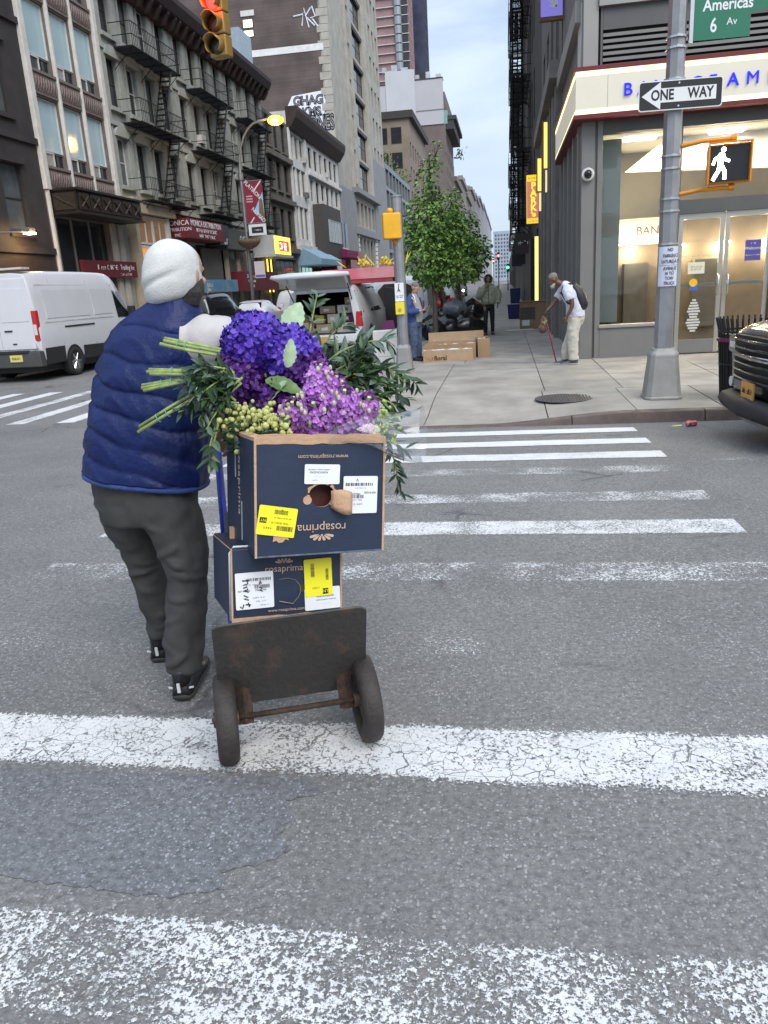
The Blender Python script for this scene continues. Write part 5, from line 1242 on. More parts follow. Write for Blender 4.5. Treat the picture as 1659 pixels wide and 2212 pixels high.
def shopfronts():
    tan = mat('tan stone shopfront', (.40, .34, .25), .8, var=.15, vs=3); roll = mat('grey roller shutter', (.16, .155, .145), .55, .2, var=.2, vs=3, stretch=(.3, .3, 14), bump=.3, bs=8)
    t = thing('shopfront', 'small white-framed shopfront glowing orange below the first fire escape', 'shopfront', (LX, 34.9, 0), pi / 2)
    block(t, 'pier', .05, .38, -.42, .02, .0, 5.35, tan); block(t, 'pier', 3.55, 3.85, -.42, .02, .0, 5.35, WHITEP)
    block(t, 'cornice', -.05, 4.3, -.62, .02, 5.38, 5.75, tan); block(t, 'cornice', .02, 4.2, -.5, .02, 5.753, 6.05, tan)
    glow = mat('orange lit interior', (.42, .24, .11), .6, var=.35, vs=2, emit=(1.0, .45, .14), estr=.30)
    for i in range(2):
        window(t, .42 + 1.56 * i, 1.96 + 1.56 * i, 4.05, 5.33, y=-.36, frame=WHITEP, pane=mat('dim orange pane', (.22, .15, .10), .2, var=.3, vs=2, emit=(1, .5, .2), estr=.05), nx=2, nz=1, fw=.09)
        window(t, .42 + 1.56 * i, 1.96 + 1.56 * i, .5, 4.0, y=-.36, frame=WHITEP, pane=glow if i == 0 else PANE2, nx=1, nz=1, fw=.09)
    block(t, 'base_panel', .40, 3.54, -.38, .02, .0, .48, tan)
    t = thing('shopfront', 'closed shopfront with shutters under the maroon awning signs', 'shopfront', (LX, 39.2, 0), pi / 2)
    for x0, x1 in ((.1, 2.9), (4.3, 7.4)): block(t, 'shutter', x0, x1, -.10, .02, .05, 4.2, roll)
    block(t, 'doorway', 3.0, 4.2, -.06, .02, .05, 3.9, mat('dark doorway', (.014, .014, .015), .5, var=.2))
    for x, cc, m_ in ((3.15, (.25, .10, .02), 0), (3.42, (.24, .22, .17), 1), (3.68, (.05, .22, .05), 2)): block(t, 'display', x, x + .2, -.075, -.062, 1.6, 2.6, mat('display %d' % m_, cc, .6, var=.2, vs=9))
    t = thing('shopfront', 'dim shopfront with tan columns and shutters beside the lit yellow sign', 'shopfront', (LX, 47.0, 0), pi / 2)
    for i in range(5): block(t, 'column', .2 + 2.1 * i, .55 + 2.1 * i, -.2, .02, .05, 4.4, tan, .02)
    for i in range(4): block(t, 'shutter', .6 + 2.1 * i, 2.25 + 2.1 * i, -.08, .02, .05, 4.2, roll if i % 2 else mat('bluish shop glass', (.10, .12, .125), .15, var=.4, vs=2))
    mr = MATS['maroon enamel']
    def boxsign(label_, y0, y1, z0, z1, out, m, lines, end=None, cat='sign', nm='shop_sign', es=None):
        s = thing(nm, label_, cat, (LX, y0, 0), pi / 2); w = y1 - y0
        b = MB(); b.box(0, w, -out, .02, z0, z1); b.build('box', m, s, bevel=.02)
        for tx, u, v, sz_ in lines: text(tx, sz_, WLAB, s, (w * u, -out - .006, z0 + (z1 - z0) * v), ext=.004)
        if end:
            for tx, v, sz_ in end: text(tx, sz_, WLAB, s, (-.006, -out * .5, z0 + (z1 - z0) * v), (pi / 2, 0, -pi / 2), ext=.004)
        return s
    boxsign('maroon awning sign reading MONICA DISTRIBUTION INC', 39.2, 44.3, 4.45, 5.40, 1.2, mr, [('MONICA DISTRIBUTION', .5, .78, .40), ('~~~~~~~ ~~~~~~ ~~~~~~~~~', .5, .46, .24), ('~~~~~ ~~~~~~~~ ~~~~~', .5, .18, .22)], [('MONICA', .76, .33), ('DISTRIBUTION', .44, .23), ('INC', .16, .2)])
    boxsign('black sign panel between the maroon awning and the grey fascia', 44.4, 46.0, 4.35, 5.45, .9, mat('black enamel', (.012, .012, .016), .4, var=.1), [('~~', .8, .25, .3), ('~~~~~', .6, .1, .18)])
    boxsign('grey fascia sign with white circle letters', 46.1, 50.2, 4.2, 5.35, .7, mat('grey fascia', (.085, .085, .085), .6, var=.1), [('OC', .72, .5, .7)])
    boxsign('pale blue banner sign with flower pictures above the parked black car', 42.0, 47.9, 1.75, 2.45, .5, mat('sky blue vinyl', (.10, .27, .45), .5, col2=(.30, .36, .34), c2amt=.45, vs=1.1), [('~~~~~~', .18, .6, .28), ('~~~~~', .16, .25, .22)])
    boxsign('long maroon awning with small white lettering above the shutters', 48.0, 55.6, 1.75, 2.95, .9, mr, [('~~~~~~~~ ~~~~', .2, .75, .28), ('~~~~~~~ ~~~~~~', .2, .5, .2), ('~~~~~~~~~', .2, .25, .2)])
    boxsign('pale yellow awning with faded print next to the maroon awning', 55.8, 60.2, 1.75, 3.0, .9, mat('faded yellow canvas', (.42, .36, .22), .8, var=.3, vs=5), [])
    # lit yellow box sign
    s = thing('lit_box_sign', 'lit yellow box sign with red and white lettering panel', 'sign', (LX, 53.2, 0), pi / 2)
    b = MB(); b.box(0, 4.2, -1.5, .02, 4.05, 5.30); b.build('cabinet', [mat('pale cabinet', (.50, .50, .50), .5, var=.08)], s, bevel=.02)
    b = MB(); b.box(.1, 4.1, -1.53, -1.502, 4.1, 5.25); b.build('face', emis('lit yellow face', (1, .80, .10), .9), s)
    b = MB(); b.box(1.1, 3.6, -1.55, -1.532, 4.3, 4.98); b.build('red_panel', emis('lit red panel', (.9, .07, .02), .45), s)
    for i, z in enumerate((4.80, 4.62, 4.44)): text(('~~~~~~', '~~~~~~~', '~~~~~')[i], .2, emis('lit white text', (1, 1, .95), 1.6), s, (2.6, -1.556, z), ext=.003)
    text('~~', .6, emis('lit white text', (1, 1, .95), 1.6), s, (1.55, -1.556, 4.63), ext=.003)
    b = MB(); b.box(-.2, 4.4, -1.6, .02, 3.9, 4.04); b.build('base', MATS['pale cabinet'], s)
    for x in (2.0, 2.9):
        b = MB(); b.box(x, x + .22, -.30, -.26, 1.6, 3.85); b.build('light_strip', emis('yellow strip', (1, .75, .08), 1.2), s)
    # blue awning, maroon and pink awnings further down
    s = thing('awning', 'pale blue sloped awning over a lit shop window', 'awning', (LX, 65.0, 0), pi / 2); bl = mat('blue canvas', (.27, .42, .55), .8, var=.1, vs=2)
    b = MB(); b.prism([(0.02, 5.2), (-2.0, 4.05), (-2.0, 3.6), (0.02, 3.6)], 0, 8.2, 'x'); b.build('canvas', bl, s)
    window(s, .3, 4.0, .3, 3.5, y=-.2, frame=DARKF, pane=mat('lit shop teal', (.2, .3, .3), .2, var=.5, vs=1.2, emit=(.55, .9, .85), estr=.35), nx=3, nz=1); window(s, 4.2, 8.0, .3, 3.5, y=-.2, frame=DARKF, pane=PANE, nx=2, nz=1)
    s = thing('awning', 'dark red awning with small white sign beyond the blue awning', 'awning', (LX, 73.4, 0), pi / 2); b = MB(); b.prism([(0.02, 4.6), (-1.4, 4.2), (-1.4, 3.3), (0.02, 3.3)], 0, 4.6, 'x'); b.build('canvas', mat('red canvas', (.22, .012, .02), .7, var=.15, vs=3), s); block(s, 'small_sign', .4, 2.6, -1.46, -1.42, 3.2, 3.9, WLAB)
    s = thing('awning', 'magenta awning with pink end panel at the tall building', 'awning', (LX, 78.2, 0), pi / 2); b = MB(); b.prism([(0.02, 5.6), (-1.6, 5.2), (-1.6, 4.5), (0.02, 4.5)], 0, 6.0, 'x'); b.build('canvas', mat('magenta canvas', (.20, .012, .09), .7, var=.15, vs=3), s); b = MB(); b.box(6.1, 10, -1.5, 0, 3.9, 5.3); b.build('end_panel', mat('dusty pink panel', (.42, .22, .18), .7, var=.15, vs=3), s)
    block(s, 'small_sign', 1.4, 4.6, -1.66, -1.62, 3.3, 4.3, mat('pinkish sign', (.5, .25, .24), .6, var=.2, vs=3))
    block(s, 'ground_floor', 0, 6.0, -.5, .02, .0, 3.2, mat('dark doorway', (.014, .014, .015), .5, var=.2))
    # dish-shaped lamp and paper notice on the wall
shopfronts()
# D: dim building beside the lamp, E: white pilastered buildings
def bld_mid():
    t = left('brick_building', 'dim brown brick building just beyond the fire escapes', 58.2); m = mat('dim brown stone', (.155, .135, .115), .9, var=.25, vs=1.3, bump=.3, bs=10); ops = []
    for z in (5.6, 9.0, 11.9):
        for x in (.6, 2.7, 4.8): ops.append((x, x + 1.25, z, z + 2.1))
    ops.append((.4, 6.3, .2, 4.0)); wall(t, 6.75, 14.2, ops, m, 14)
    for o in ops[:-1]: window(t, *o, frame=DARKF, pane=PANE); block(t, 'window_sill', o[0] - .12, o[1] + .12, -.14, .02, o[2] - .14, o[2] - .002, m)
    for z in (4.5, 8.1, 11.2): block(t, 'string_course', 0, 6.75, -.3, .01, z, z + .35, m)
    block(t, 'roof_bulkhead', .5, 4.6, 2.5, 6.0, 14.2, 18.6, mat('dark bulkhead', (.05, .045, .043), .8, var=.2)); block(t, 'roof_hatch', .5, 3.2, 1.2, 2.4, 14.2, 19.4, mat('sky grey skylight', (.30, .36, .42), .2, var=.1))
    window(t, .5, 6.2, .3, 3.9, y=.14, frame=GREYM, pane=PANE2, nx=4, nz=1)
    ck = mat('umber cornice', (.050, .032, .026), .75, var=.25, vs=2)
    t = left('white_building', 'narrow white pilastered building with tall grouped windows', 64.95); wm = mat('chalk white stone', (.68, .665, .63), .85, var=.17, vs=1.6, bump=.25, bs=10); ops = []
    for z0, z1 in ((5.75, 8.35), (9.2, 11.3), (12.0, 13.75)):
        for i in range(3): ops.append((.45 + 1.55 * i, 1.9 + 1.55 * i, z0, z1))
    ops.append((.3, 5.2, .2, 3.6)); wall(t, 5.5, 15.2, ops, wm, 14)
    for i, o in enumerate(ops[:-1]): window(t, *o, frame=WHITEP, pane=(PANEW, PANE2, PANE)[i % 3], nx=2, nz=1)
    for x0, x1 in ((-.02, .40), (5.05, 5.5)): block(t, 'pilaster', x0, x1, -.14, .02, 5.0, 14.0, mat('white trim stone', (.70, .69, .67), .8, var=.12, vs=3), .02)
    ac_unit(t, 4.6, 12.0); ac_unit(t, 4.4, 9.2, m=GREYM)
    b = MB(); b.prism([(.02, 13.95), (-.3, 14.0), (-.8, 14.7), (-.95, 15.2), (-.95, 15.5), (.02, 15.5)], 0, 5.5, 'x'); b.build('cornice', ck, t)
    block(t, 'ledge', 0, 5.5, -.45, .01, 4.75, 5.2, wm)
    t = left('white_building', 'wide white building with dark windows, brown bay and blue panel below', 70.5); ops = []
    for z0, z1 in ((9.15, 11.0), (11.9, 13.6)):
        for i in range(6): ops.append((1.0 + 2.12 * i, 2.25 + 2.12 * i, z0, z1))
    ops += [(1.6, 8.4, .2, 3.6)]; wall(t, 13.8, 15.2, ops, wm, 14)
    for i, o in enumerate(ops[:-1]): window(t, *o, frame=DARKF if i % 4 else WHITEP, pane=PANE, nz=2)
    for i in (2, 5, 9): ac_unit(t, ops[i][0] + .6, ops[i][2])
    b = MB(); b.prism([(.02, 13.95), (-.3, 14.0), (-.8, 14.7), (-.95, 15.2), (-.95, 15.5), (.02, 15.5)], 0, 13.8, 'x'); b.build('cornice', ck, t)
    block(t, 'ledge', 0, 13.8, -.3, .01, 11.2, 11.45, wm)
    bay = block(t, 'brown_bay', 1.2, 8.6, -1.0, .01, 4.4, 8.9, mat('brown bay', (.075, .065, .06), .7, var=.12)); window(t, 2.8, 8.2, 5.75, 7.7, y=-1.06, frame=WHITEP, pane=PANE2, nx=4, nz=1)
    block(t, 'blue_panel', 8.7, 13.7, -.6, .01, 5.6, 8.0, mat('blue glazed panel', (.06, .12, .22), .25, var=.3, vs=2)); block(t, 'white_board', 8.7, 13.7, -.65, .01, 4.7, 5.58, WHITEP)
    for i in range(3): block(t, 'mullion', 9.2 + 1.5 * i, 9.32 + 1.5 * i, -.66, -.602, 5.62, 7.98, GREYM)
bld_mid()
# F: tall building with bare brick side wall and graffiti
def bld_tall():
    t = left('tall_building', 'tall stone-fronted building with a bare brick side wall covered in graffiti', 84.35); st = mat('buff stone', (.40, .375, .33), .85, var=.2, vs=.8, bump=.4, bs=5); gr = mat('grey painted stone', (.26, .26, .27), .8, var=.12, vs=1)
    ops = []; fl = [12.6 + 3.6 * i for i in range(11)]
    for z in fl:
        ops.append((8.9, 10.3, z + .6, z + 3.0)); ops.append((12.0, 20.2, z + .1, z + 3.35)); ops.append((22.4, 23.8, z + .6, z + 3.0)); ops.append((25.4, 26.8, z + .6, z + 3.0)); ops.append((28.2, 29.6, z + .6, z + 3.0)); ops.append((31., 32.4, z + .6, z + 3.0))
    low = [(9.6 + 2.7 * i, 11.3 + 2.7 * i, 8.6, 11.2) for i in range(5)] + [(9.6, 21.5, .3, 7.2)]
    wall(t, 33.5, 54, ops + low, st, 30, .5)
    dkb = mat('dark bay recess', (.045, .043, .045), .6, var=.2)
    for o in ops + low[:-1]: window(t, *o, y=.35, frame=DARKF, pane=PANE, nx=3 if o[1] - o[0] > 3 else 1, nz=2)
    for z in fl: block(t, 'bay_spandrel', 12.0, 20.2, .08, .3, z - .45, z + .05, GREYM); block(t, 'window_sill', 8.7, 10.5, -.15, .02, z + .42, z + .58, st)
    for x0, x1 in ((7.8, 8.8), (10.6, 11.7), (20.5, 21.9)): block(t, 'pier', x0, x1, -.25, .02, 12.4, 53, st, .03)
    block(t, 'band', 7.4, 24.5, -.7, .02, 11.9, 12.45, gr); block(t, 'band', 7.4, 24.5, -.4, .02, 7.5, 8.3, gr)
    block(t, 'grey_base', -.02, 8.4, -.18, .02, .0, 11.9, gr); block(t, 'grey_base', 22.5, 33.4, -.16, .02, .0, 17.5, gr)
    for i in range(13):
        z = .6 + .55 * i
        for x in (8.6, 21.6): block(t, 'quoin', x, x + .5, -.22, .02, z, z + .42, mat('white trim stone', (.60, .59, .57), .8, var=.12, vs=3))
    for i in range(4): block(t, 'entrance_column', 11.4 + 2.6 * i, 11.8 + 2.6 * i, -.15, .02, .3, 7.2, gr)
    # brick side wall: its own skin, 3 cm proud of the stone body, stone quoins at the corner
    s = bpy.data.objects.new('side_wall', None); link(s, t)
    br = brickmat('brown brick', (.092, .068, .064), (.118, .090, .084), (.135, .122, .118), 4.0)
    b = MB(); b.box(-.06, -.02, .9, 29.8, .0, 53.8); b.build('brickwork', br, s)
    # the brick texture must run along the wall: handled with object rotation of a flat sheet
    for i in range(62):
        w = .75 if i % 2 else 1.15
        b = MB(); b.box(-.085, -.021, -.02, w, 10.5 + .7 * i, 10.5 + .7 * i + .66); b.build('quoin', st, s)
    b = MB(); b.box(-.10, -.061, .6, 8.3, 24.35, 24.95); b.build('pale_band', mat('white trim stone', (.60, .59, .57), .8), s)
    # lit window with white lintel in the side wall
    b = MB(); b.box(-.14, -.061, 7.35, 8.75, 28.0, 28.5); b.build('lintel', WHITEP, s)
    lit = emis('lit office pane', (1, .85, .55), 1.1)
    for z0, z1 in ((26.95, 27.75), (26.15, 26.8)):
        b = MB(); b.box(-.10, -.061, 7.55, 8.6, z0, z1); b.build('window_frame', DARKF, s)
        for k in range(2): b = MB(); b.box(-.11, -.101, 7.62 + .49 * k, 8.06 + .49 * k, z0 + .06, z1 - .06); b.build('lit_pane', lit, s)
    # graffiti: bubble letters, wall coordinates u to the left of the corner
    wht = mat('graffiti white', (.72, .74, .80), .7, var=.1); blk = mat('graffiti black', (.015, .015, .02), .7, var=.1); blu = mat('graffiti blue', (.16, .30, .66), .7, var=.1); silver = mat('graffiti silver', (.30, .30, .33), .6, var=.2)
    RT = (pi / 2, 0, -pi / 2)
    def graf(txt, u, z, size, sx, sy=1.0):
        for nm, m_, off, dx in (('graffiti', wht, .16, -.070), ('graffiti', blk, .085, -.085), ('graffiti', silver, -.035, -.100)):
            text(txt, size, m_, s, (dx, u, z), RT, .004, bold=off * size / 1.6, sx=sx, sy=sy, name='graffiti_lettering')
    for pts in ([(4.75, 19.6), (4.2, 20.5), (1.1, 20.75), (.75, 19.8), (1.0, 18.5), (3.6, 18.1)], [(2.75, 18.6), (.05, 18.75), (.02, 16.75), (2.45, 16.6)]):
        b = MB(); b.prism(pts, -.068, -.062, 'x'); b.build('graffiti_ground', wht, s)
    graf('GHAG', 2.55, 19.95, 1.15, .95); graf('KMS', 2.3, 18.9, 1.1, .95); graf('DNES', 1.25, 17.75, 1.6, .62, 1.25)
    b = MB()
    for (u, z, r) in ((1.9, 16.9, .42), (1.5, 16.7, .45), (1.15, 16.35, .45), (.85, 15.9, .5), (.7, 15.5, .45), (1.3, 16.1, .35)): b.cyl((-.075, u, z), r, .02 , 'x', 18)
    o = b.build('graffiti_blob', blu, s)
    text('R', .9, blk, s, (-.09, 1.2, 16.3), RT, .003)
    b = MB()
    for pts in ([(3.4, 27.5), (2.4, 27.6)], [(2.6, 26.6), (2.3, 28.1), (1.9, 26.4)], [(2.2, 27.4), (1.6, 28.1)], [(2.1, 27.3), (1.3, 26.5)], [(1.5, 28.2), (1.2, 27.3), (1.7, 27.2)], [(1.5, 27.1), (1.0, 26.4)]): b.tube([(-.075, u, z) for u, z in pts], .07, 5)
    o = b.build('graffiti_lettering', wht, s); o['kind'] = 'stuff'
bld_tall()
# far left side
def bld_far():
    t = left('glass_building', 'low modern glass building with plants on its roof terrace', 118.2); m = mat('blue grey cladding', (.16, .18, .20), .4, var=.15, vs=.6); ops = []
    for z in range(6):
        for x in range(8): ops.append((.8 + 3.8 * x, 4.1 + 3.8 * x, 1 + 2.9 * z, 3.4 + 2.9 * z))
    wall(t, 31.5, 18.6, ops, m, 26)
    for o in ops: window(t, *o, y=.2, frame=GREYM, pane=PANE2, nx=2, nz=1)
    for i in range(9): block(t, 'side_band', -.06, -.01, .3, 25, 1.2 + 2.0 * i, 1.3 + 2.0 * i, DARKF)
    rr = random.Random(77)
    b = MB()
    for i in range(1500):
        p = (rr.uniform(-.5, 30), rr.uniform(-.4, 10), 18.7 + abs(rr.gauss(0, .9)));  leaf_mesh(b, p, (rr.uniform(-1, 1), rr.uniform(-1, 1), rr.uniform(0, 1)), (0, -1, 1), rr.uniform(.3, .7), .28)
    o = b.build('roof_plants', mat('terrace plants', (.10, .15, .05), .7, var=.4, vs=.8), t); o['kind'] = 'stuff'
    def far(nm, label_, y0, W_, H_, col, fz, pitch, ww, wh, dep=20, x0=LX, side=False, rows=None, wcol=PANE, cat='building', z00=3.0):
        t = building(nm, label_, cat, (x0, y0, 0), pi / 2); m = mat('far wall ' + nm + str(int(y0)), col, .85, var=.15, vs=.3); ops = []
        nz = int((H_ - z00) / fz); nxx = int((W_ - .8) / pitch)
        for j in range(nz):
            for i in range(nxx): ops.append((.6 + pitch * i, .6 + pitch * i + ww, z00 + fz * j, z00 + fz * j + wh))
        wall(t, W_, H_, ops, m, dep, .3); 
        for o in ops: window(t, *o, y=.2, frame=DARKF, pane=wcol, nz=1)
        return t, m
    t, m = far('tan_building', 'tan office building with paired dark windows above the planted terrace', 152, 30, 31, (.25, .20, .16), 4.2, 4.2, 2.0, 2.6)
    for j in range(5):
        for i in range(5): window(t, 0, 1.9, 0, 2.7, frame=DARKF, pane=PANE, nz=1).matrix_local = Matrix.Translation((-.06, 1.4 + 2.6 * i, 9.5 + 4.2 * j)) @ Matrix.Rotation(-pi / 2, 4, 'Z') @ Matrix.Translation((-1.9, 0, 0))
    b = MB(); b.box(-.5, 30, -.8, 14, 30.4, 31.6); b.build('cornice', mat('dark bulkhead', (.05, .045, .043), .8, var=.2), t)
    # painted party wall: brown brick below, pale grey above
    t, m = far('party_wall_building', 'tall building with pale grey painted party wall above brown brick', 250, 34, 55, (.16, .125, .115), 4.2, 3.6, 1.7, 2.4)
    pg = mat('pale grey render', (.46, .45, .47), .8, var=.05, vs=.2); wh = mat('pale render light', (.52, .52, .55), .8, var=.05, vs=.2)
    b = MB(); b.box(-.3, -.02, .4, 8.6, 46.5, 58.5); b.build('painted_wall', pg, t); b = MB(); b.box(-.5, -.02, 8.6, 17.2, 43.5, 61.5); b.build('painted_wall', wh, t); b = MB(); b.box(-.3, -.02, 17.2, 27, 43.5, 58.0); b.build('painted_wall', pg, t)
    for (y0, y1, z) in ((.4, 8.6, 58.5), (17.2, 26, 58.0)): b = MB(); b.box(-.4, 3, y0, y1, z, z + .35); b.build('coping', DARKF, t)
    for (y0, y1, z) in ((.4, 8.5, 50.2), (17.3, 26, 50.8), (17.3, 26, 45)): b = MB(); b.box(-.36, -.31, y0, y1, z, z + .3); b.build('band', GREYM, t)
    b = MB(); b.box(-.36, -.31, 23.5, 25, 45.5, 49); b.build('window_frame', DARKF, t)
    b = MB(); b.box(-.02, 34, -3.2, 1.2, 47.5, 48.6); b.box(.2, 34, -2.4, 1.2, 45.0, 47.5); b.build('cornice', mat('dark bulkhead', (.05, .045, .043), .8), t)
    b = MB(); b.box(-.05, 3, -.6, 2.2, 46.4, 50); b.build('copper_bay', mat('verdigris', (.18, .36, .34), .6, var=.2, vs=1), t)
    rr = random.Random(9)
    for i in range(7):
        b = MB(); y = 1 + 3.2 * i; b.box(.4, 2.4, y, y + rr.uniform(1, 2), 58.5 if y < 8 or y > 17 else 61.5, (58.5 if y < 8 or y > 17 else 61.5) + rr.uniform(.8, 2.4)); b.build('roof_machine', mat('roof metal', (.45, .47, .50), .5, .3, var=.2, vs=.8), t)
    for i in range(4): b = MB(); b.box(.2, .8, .8, 1.4, 58.9 - .0 + 0, 58.95); 
    # towers
    t, m = far('apartment_tower', 'pink brick apartment tower with white balcony bands', 330, 16, 135, (.30, .19, .19), 3.1, 3.4, 1.8, 1.9, dep=14, x0=-35, z00=60)
    wb = mat('white balcony edge', (.62, .60, .58), .7)
    for j in range(24):
        z = 62 + 3.1 * j
        b = MB(); b.box(-.7, 0, .0, 14, z, z + .22); b.build('balcony_band', wb, t)
        b = MB(); b.box(-.75, -.02, .3, 2.2, z + .3, z + 2.7); b.build('balcony_recess', PANE, t)
        b = MB(); b.cyl((-.2, 4.0, z + 1.5), 1.5, 2.7, 'z', 14); b.build('bay_window', mat('silver bay', (.33, .35, .37), .3, .5, var=.1), t)
    t, m = far('glass_tower', 'dark blue glass tower rising behind the apartment tower', 360, 14, 150, (.055, .062, .10), 3.6, 2.0, 1.7, 3.0, dep=10, x0=-31.5, z00=70)
    b = MB(); b.box(-.2, -.01, 1, 9.6, 66, 150); b.build('glass_face', mat('navy glass', (.05, .058, .10), .2, var=.35, vs=.15), t)
    for z in (78, 84): b = MB(); b.box(-.25, -.21, 1, 9.6, z, z + 2.2); b.build('dark_band', DARKF, t)
    # street wall running to the horizon
    y = 286; rr = random.Random(4); i = 0
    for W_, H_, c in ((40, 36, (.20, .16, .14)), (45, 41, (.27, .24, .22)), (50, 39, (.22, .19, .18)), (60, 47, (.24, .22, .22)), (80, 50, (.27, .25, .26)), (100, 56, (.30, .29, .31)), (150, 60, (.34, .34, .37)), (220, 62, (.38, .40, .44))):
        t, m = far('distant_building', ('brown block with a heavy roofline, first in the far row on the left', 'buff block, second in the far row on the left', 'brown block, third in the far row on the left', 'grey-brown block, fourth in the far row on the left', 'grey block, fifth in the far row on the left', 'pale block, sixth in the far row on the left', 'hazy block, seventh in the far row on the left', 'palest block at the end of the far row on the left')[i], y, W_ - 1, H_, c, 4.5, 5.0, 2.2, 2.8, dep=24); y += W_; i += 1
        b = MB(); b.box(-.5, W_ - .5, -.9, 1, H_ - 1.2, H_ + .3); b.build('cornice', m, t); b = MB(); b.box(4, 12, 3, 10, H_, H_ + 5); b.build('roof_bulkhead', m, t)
    for k, (x, yy, w, h) in enumerate(((-16, 1150, 24, 66), (4, 1350, 22, 48))):
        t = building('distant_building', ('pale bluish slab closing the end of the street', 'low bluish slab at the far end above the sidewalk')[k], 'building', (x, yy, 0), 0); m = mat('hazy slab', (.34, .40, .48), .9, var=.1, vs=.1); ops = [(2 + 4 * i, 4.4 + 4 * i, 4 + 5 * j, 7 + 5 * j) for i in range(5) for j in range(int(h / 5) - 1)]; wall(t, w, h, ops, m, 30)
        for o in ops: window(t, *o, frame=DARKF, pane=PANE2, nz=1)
bld_far()
# ------------------------------------------------------------------ bank and the right-hand side of the street
def bank():
    t = building('bank_building', 'grey metal and glass bank branch on the corner with lit cream fascia', 'building', (0, 15.9, 0), 0)
    gm = mat('grey metal panel', (.205, .200, .190), .42, .25, var=.07, vs=2, rvar=.08); gd = mat('dark grey metal', (.105, .102, .098), .45, .3, var=.1, vs=2); gl = mat('light grey panel', (.30, .29, .275), .5, .15, var=.06, vs=2)
    Z0 = SW
    # corner column, frames, base
    block(t, 'corner_column', 1.42, 1.66, .0, .30, Z0, 4.2, gm, .008); block(t, 'corner_joint', 1.662, 1.70, .03, .2, Z0, 4.2, gd)
    block(t, 'window_jamb', 1.702, 1.80, .0, .22, Z0, 4.2, gm, .006); block(t, 'base_panel', 1.802, 3.06, .0, .22, Z0, .50, gm, .006); block(t, 'sill', 1.78, 3.08, -.04, .24, .502, .56, gl, .006)
    block(t, 'head_rail', 1.802, 9.0, .0, .22, 3.98, 4.24, gd); block(t, 'mullion', 3.06, 3.20, .0, .24, Z0, 3.978, gd, .006)
    clear = glass('bank glass', (.93, .95, .94), .03)
    b = MB(); b.quad((1.80, .10, .56), (3.06, .10, .56), (3.06, .10, 3.98), (1.80, .10, 3.98)); b.build('window_pane', clear, t)
    b = MB(); b.quad((3.20, .12, 2.74), (9.0, .12, 2.74), (9.0, .12, 3.98), (3.20, .12, 3.98)); b.build('transom_pane', clear, t)
    block(t, 'door_header', 3.20, 9.0, .02, .24, 2.50, 2.74, gd)
    steel = mat('brushed steel', (.50, .47, .41), .32, .7, var=.08, vs=3, stretch=(1, 1, 12))
    def door(x0, x1, hx):
        d = bpy.data.objects.new('door', None); link(d, t)
        for a, c in ((x0, x0 + .075), (x1 - .075, x1)): block(d, 'stile', a, c, .08, .13, Z0 + .02, 2.498, steel)
        block(d, 'rail', x0 + .075, x1 - .075, .08, .13, Z0 + .02, .20, gm); block(d, 'rail', x0 + .075, x1 - .075, .08, .13, 2.40, 2.498, steel)
        b = MB(); b.quad((x0 + .075, .105, .20), (x1 - .075, .105, .20), (x1 - .075, .105, 2.40), (x0 + .075, .105, 2.40)); b.build('pane', clear, d)
        b = MB(); b.tube([(hx, .06, 1.02), (hx, .0, 1.06), (hx, .0, 1.36), (hx, .06, 1.40)], .014, 8); b.build('handle', mat('chrome', (.7, .7, .7), .12, 1.0, var=0), d, smooth=True)
        block(d, 'push_bar', x0 + .1, x1 - .1, .135, .165, 1.18, 1.25, steel); return d
    d1 = door(3.22, 4.03, 3.96); d2 = door(4.05, 4.86, 4.13); block(t, 'mullion', 4.88, 5.02, .0, .24, Z0, 2.498, gd)
    gold = mat('gold decal', (.62, .50, .28), .4, .3, var=.05)
    text('BANK OF AMERICA', .068, gold, d1, (3.60, .098, 1.74), ext=.001, sx=1.0)
    b = MB()
    for i in range(3): b.box(3.93 + .014 * i, 3.94 + .03 + .014 * i, .097, .099, 1.725 + .013 * i, 1.735 + .013 * i)
    b.build('logo_mark', gold, d1)
    pp = mat('paper notice', (.70, .66, .48), .8, var=.06, vs=8); b = MB(); b.box(3.42, 3.72, .094, .097, 1.42, 1.63); b.build('paper_notice', pp, d1); text('~~~~~~ ~~\n~~~~~ ~~', .045, INKG, d1, (3.57, .092, 1.525), ext=.0005)
    b = MB(); b.cyl((3.53, .094, 1.26), .075, .004, 'y', 20); b.build('round_sticker', mat('sticker amber', (.75, .45, .02), .5, var=.05), d1); b = MB(); b.box(3.46, 3.62, .093, .096, 1.12, 1.20); b.build('sticker', mat('sticker blue', (.05, .11, .42), .5, var=.05), d1)
    for i, w in enumerate((.07, .13, .17, .2, .24, .17, .14, .22, .26, .22, .17, .1)): b = MB(); b.box(3.56 - w / 2, 3.56 + w / 2, .093, .096, .92 - i * .052, .955 - i * .052); b.build('hours_lettering', mat('white decal', (.55, .54, .50), .6, var=.2, vs=60), d1)
    b = MB(); b.box(4.42, 4.70, .093, .097, 1.60, 1.97); b.build('welcome_sign', mat('purple card', (.085, .065, .26), .5, var=.05), d2); text('Welcome', .075, WLAB, d2, (4.56, .091, 1.82), ext=.0005); text('~~~~~~~ ~~~ ~~~~', .03, WLAB, d2, (4.56, .091, 1.70), ext=.0005); text('~ ~~', .045, WLAB, d2, (4.56, .091, 1.91), ext=.0005)
    # interior
    r = bpy.data.objects.new('interior', None); link(r, t)
    beige = mat('beige wall', (.44, .40, .33), .7, var=.06, vs=2); dk = mat('bronze panel', (.13, .105, .08), .45, var=.15, vs=2); wt = mat('white ceiling', (.74, .73, .70), .8, var=.03)
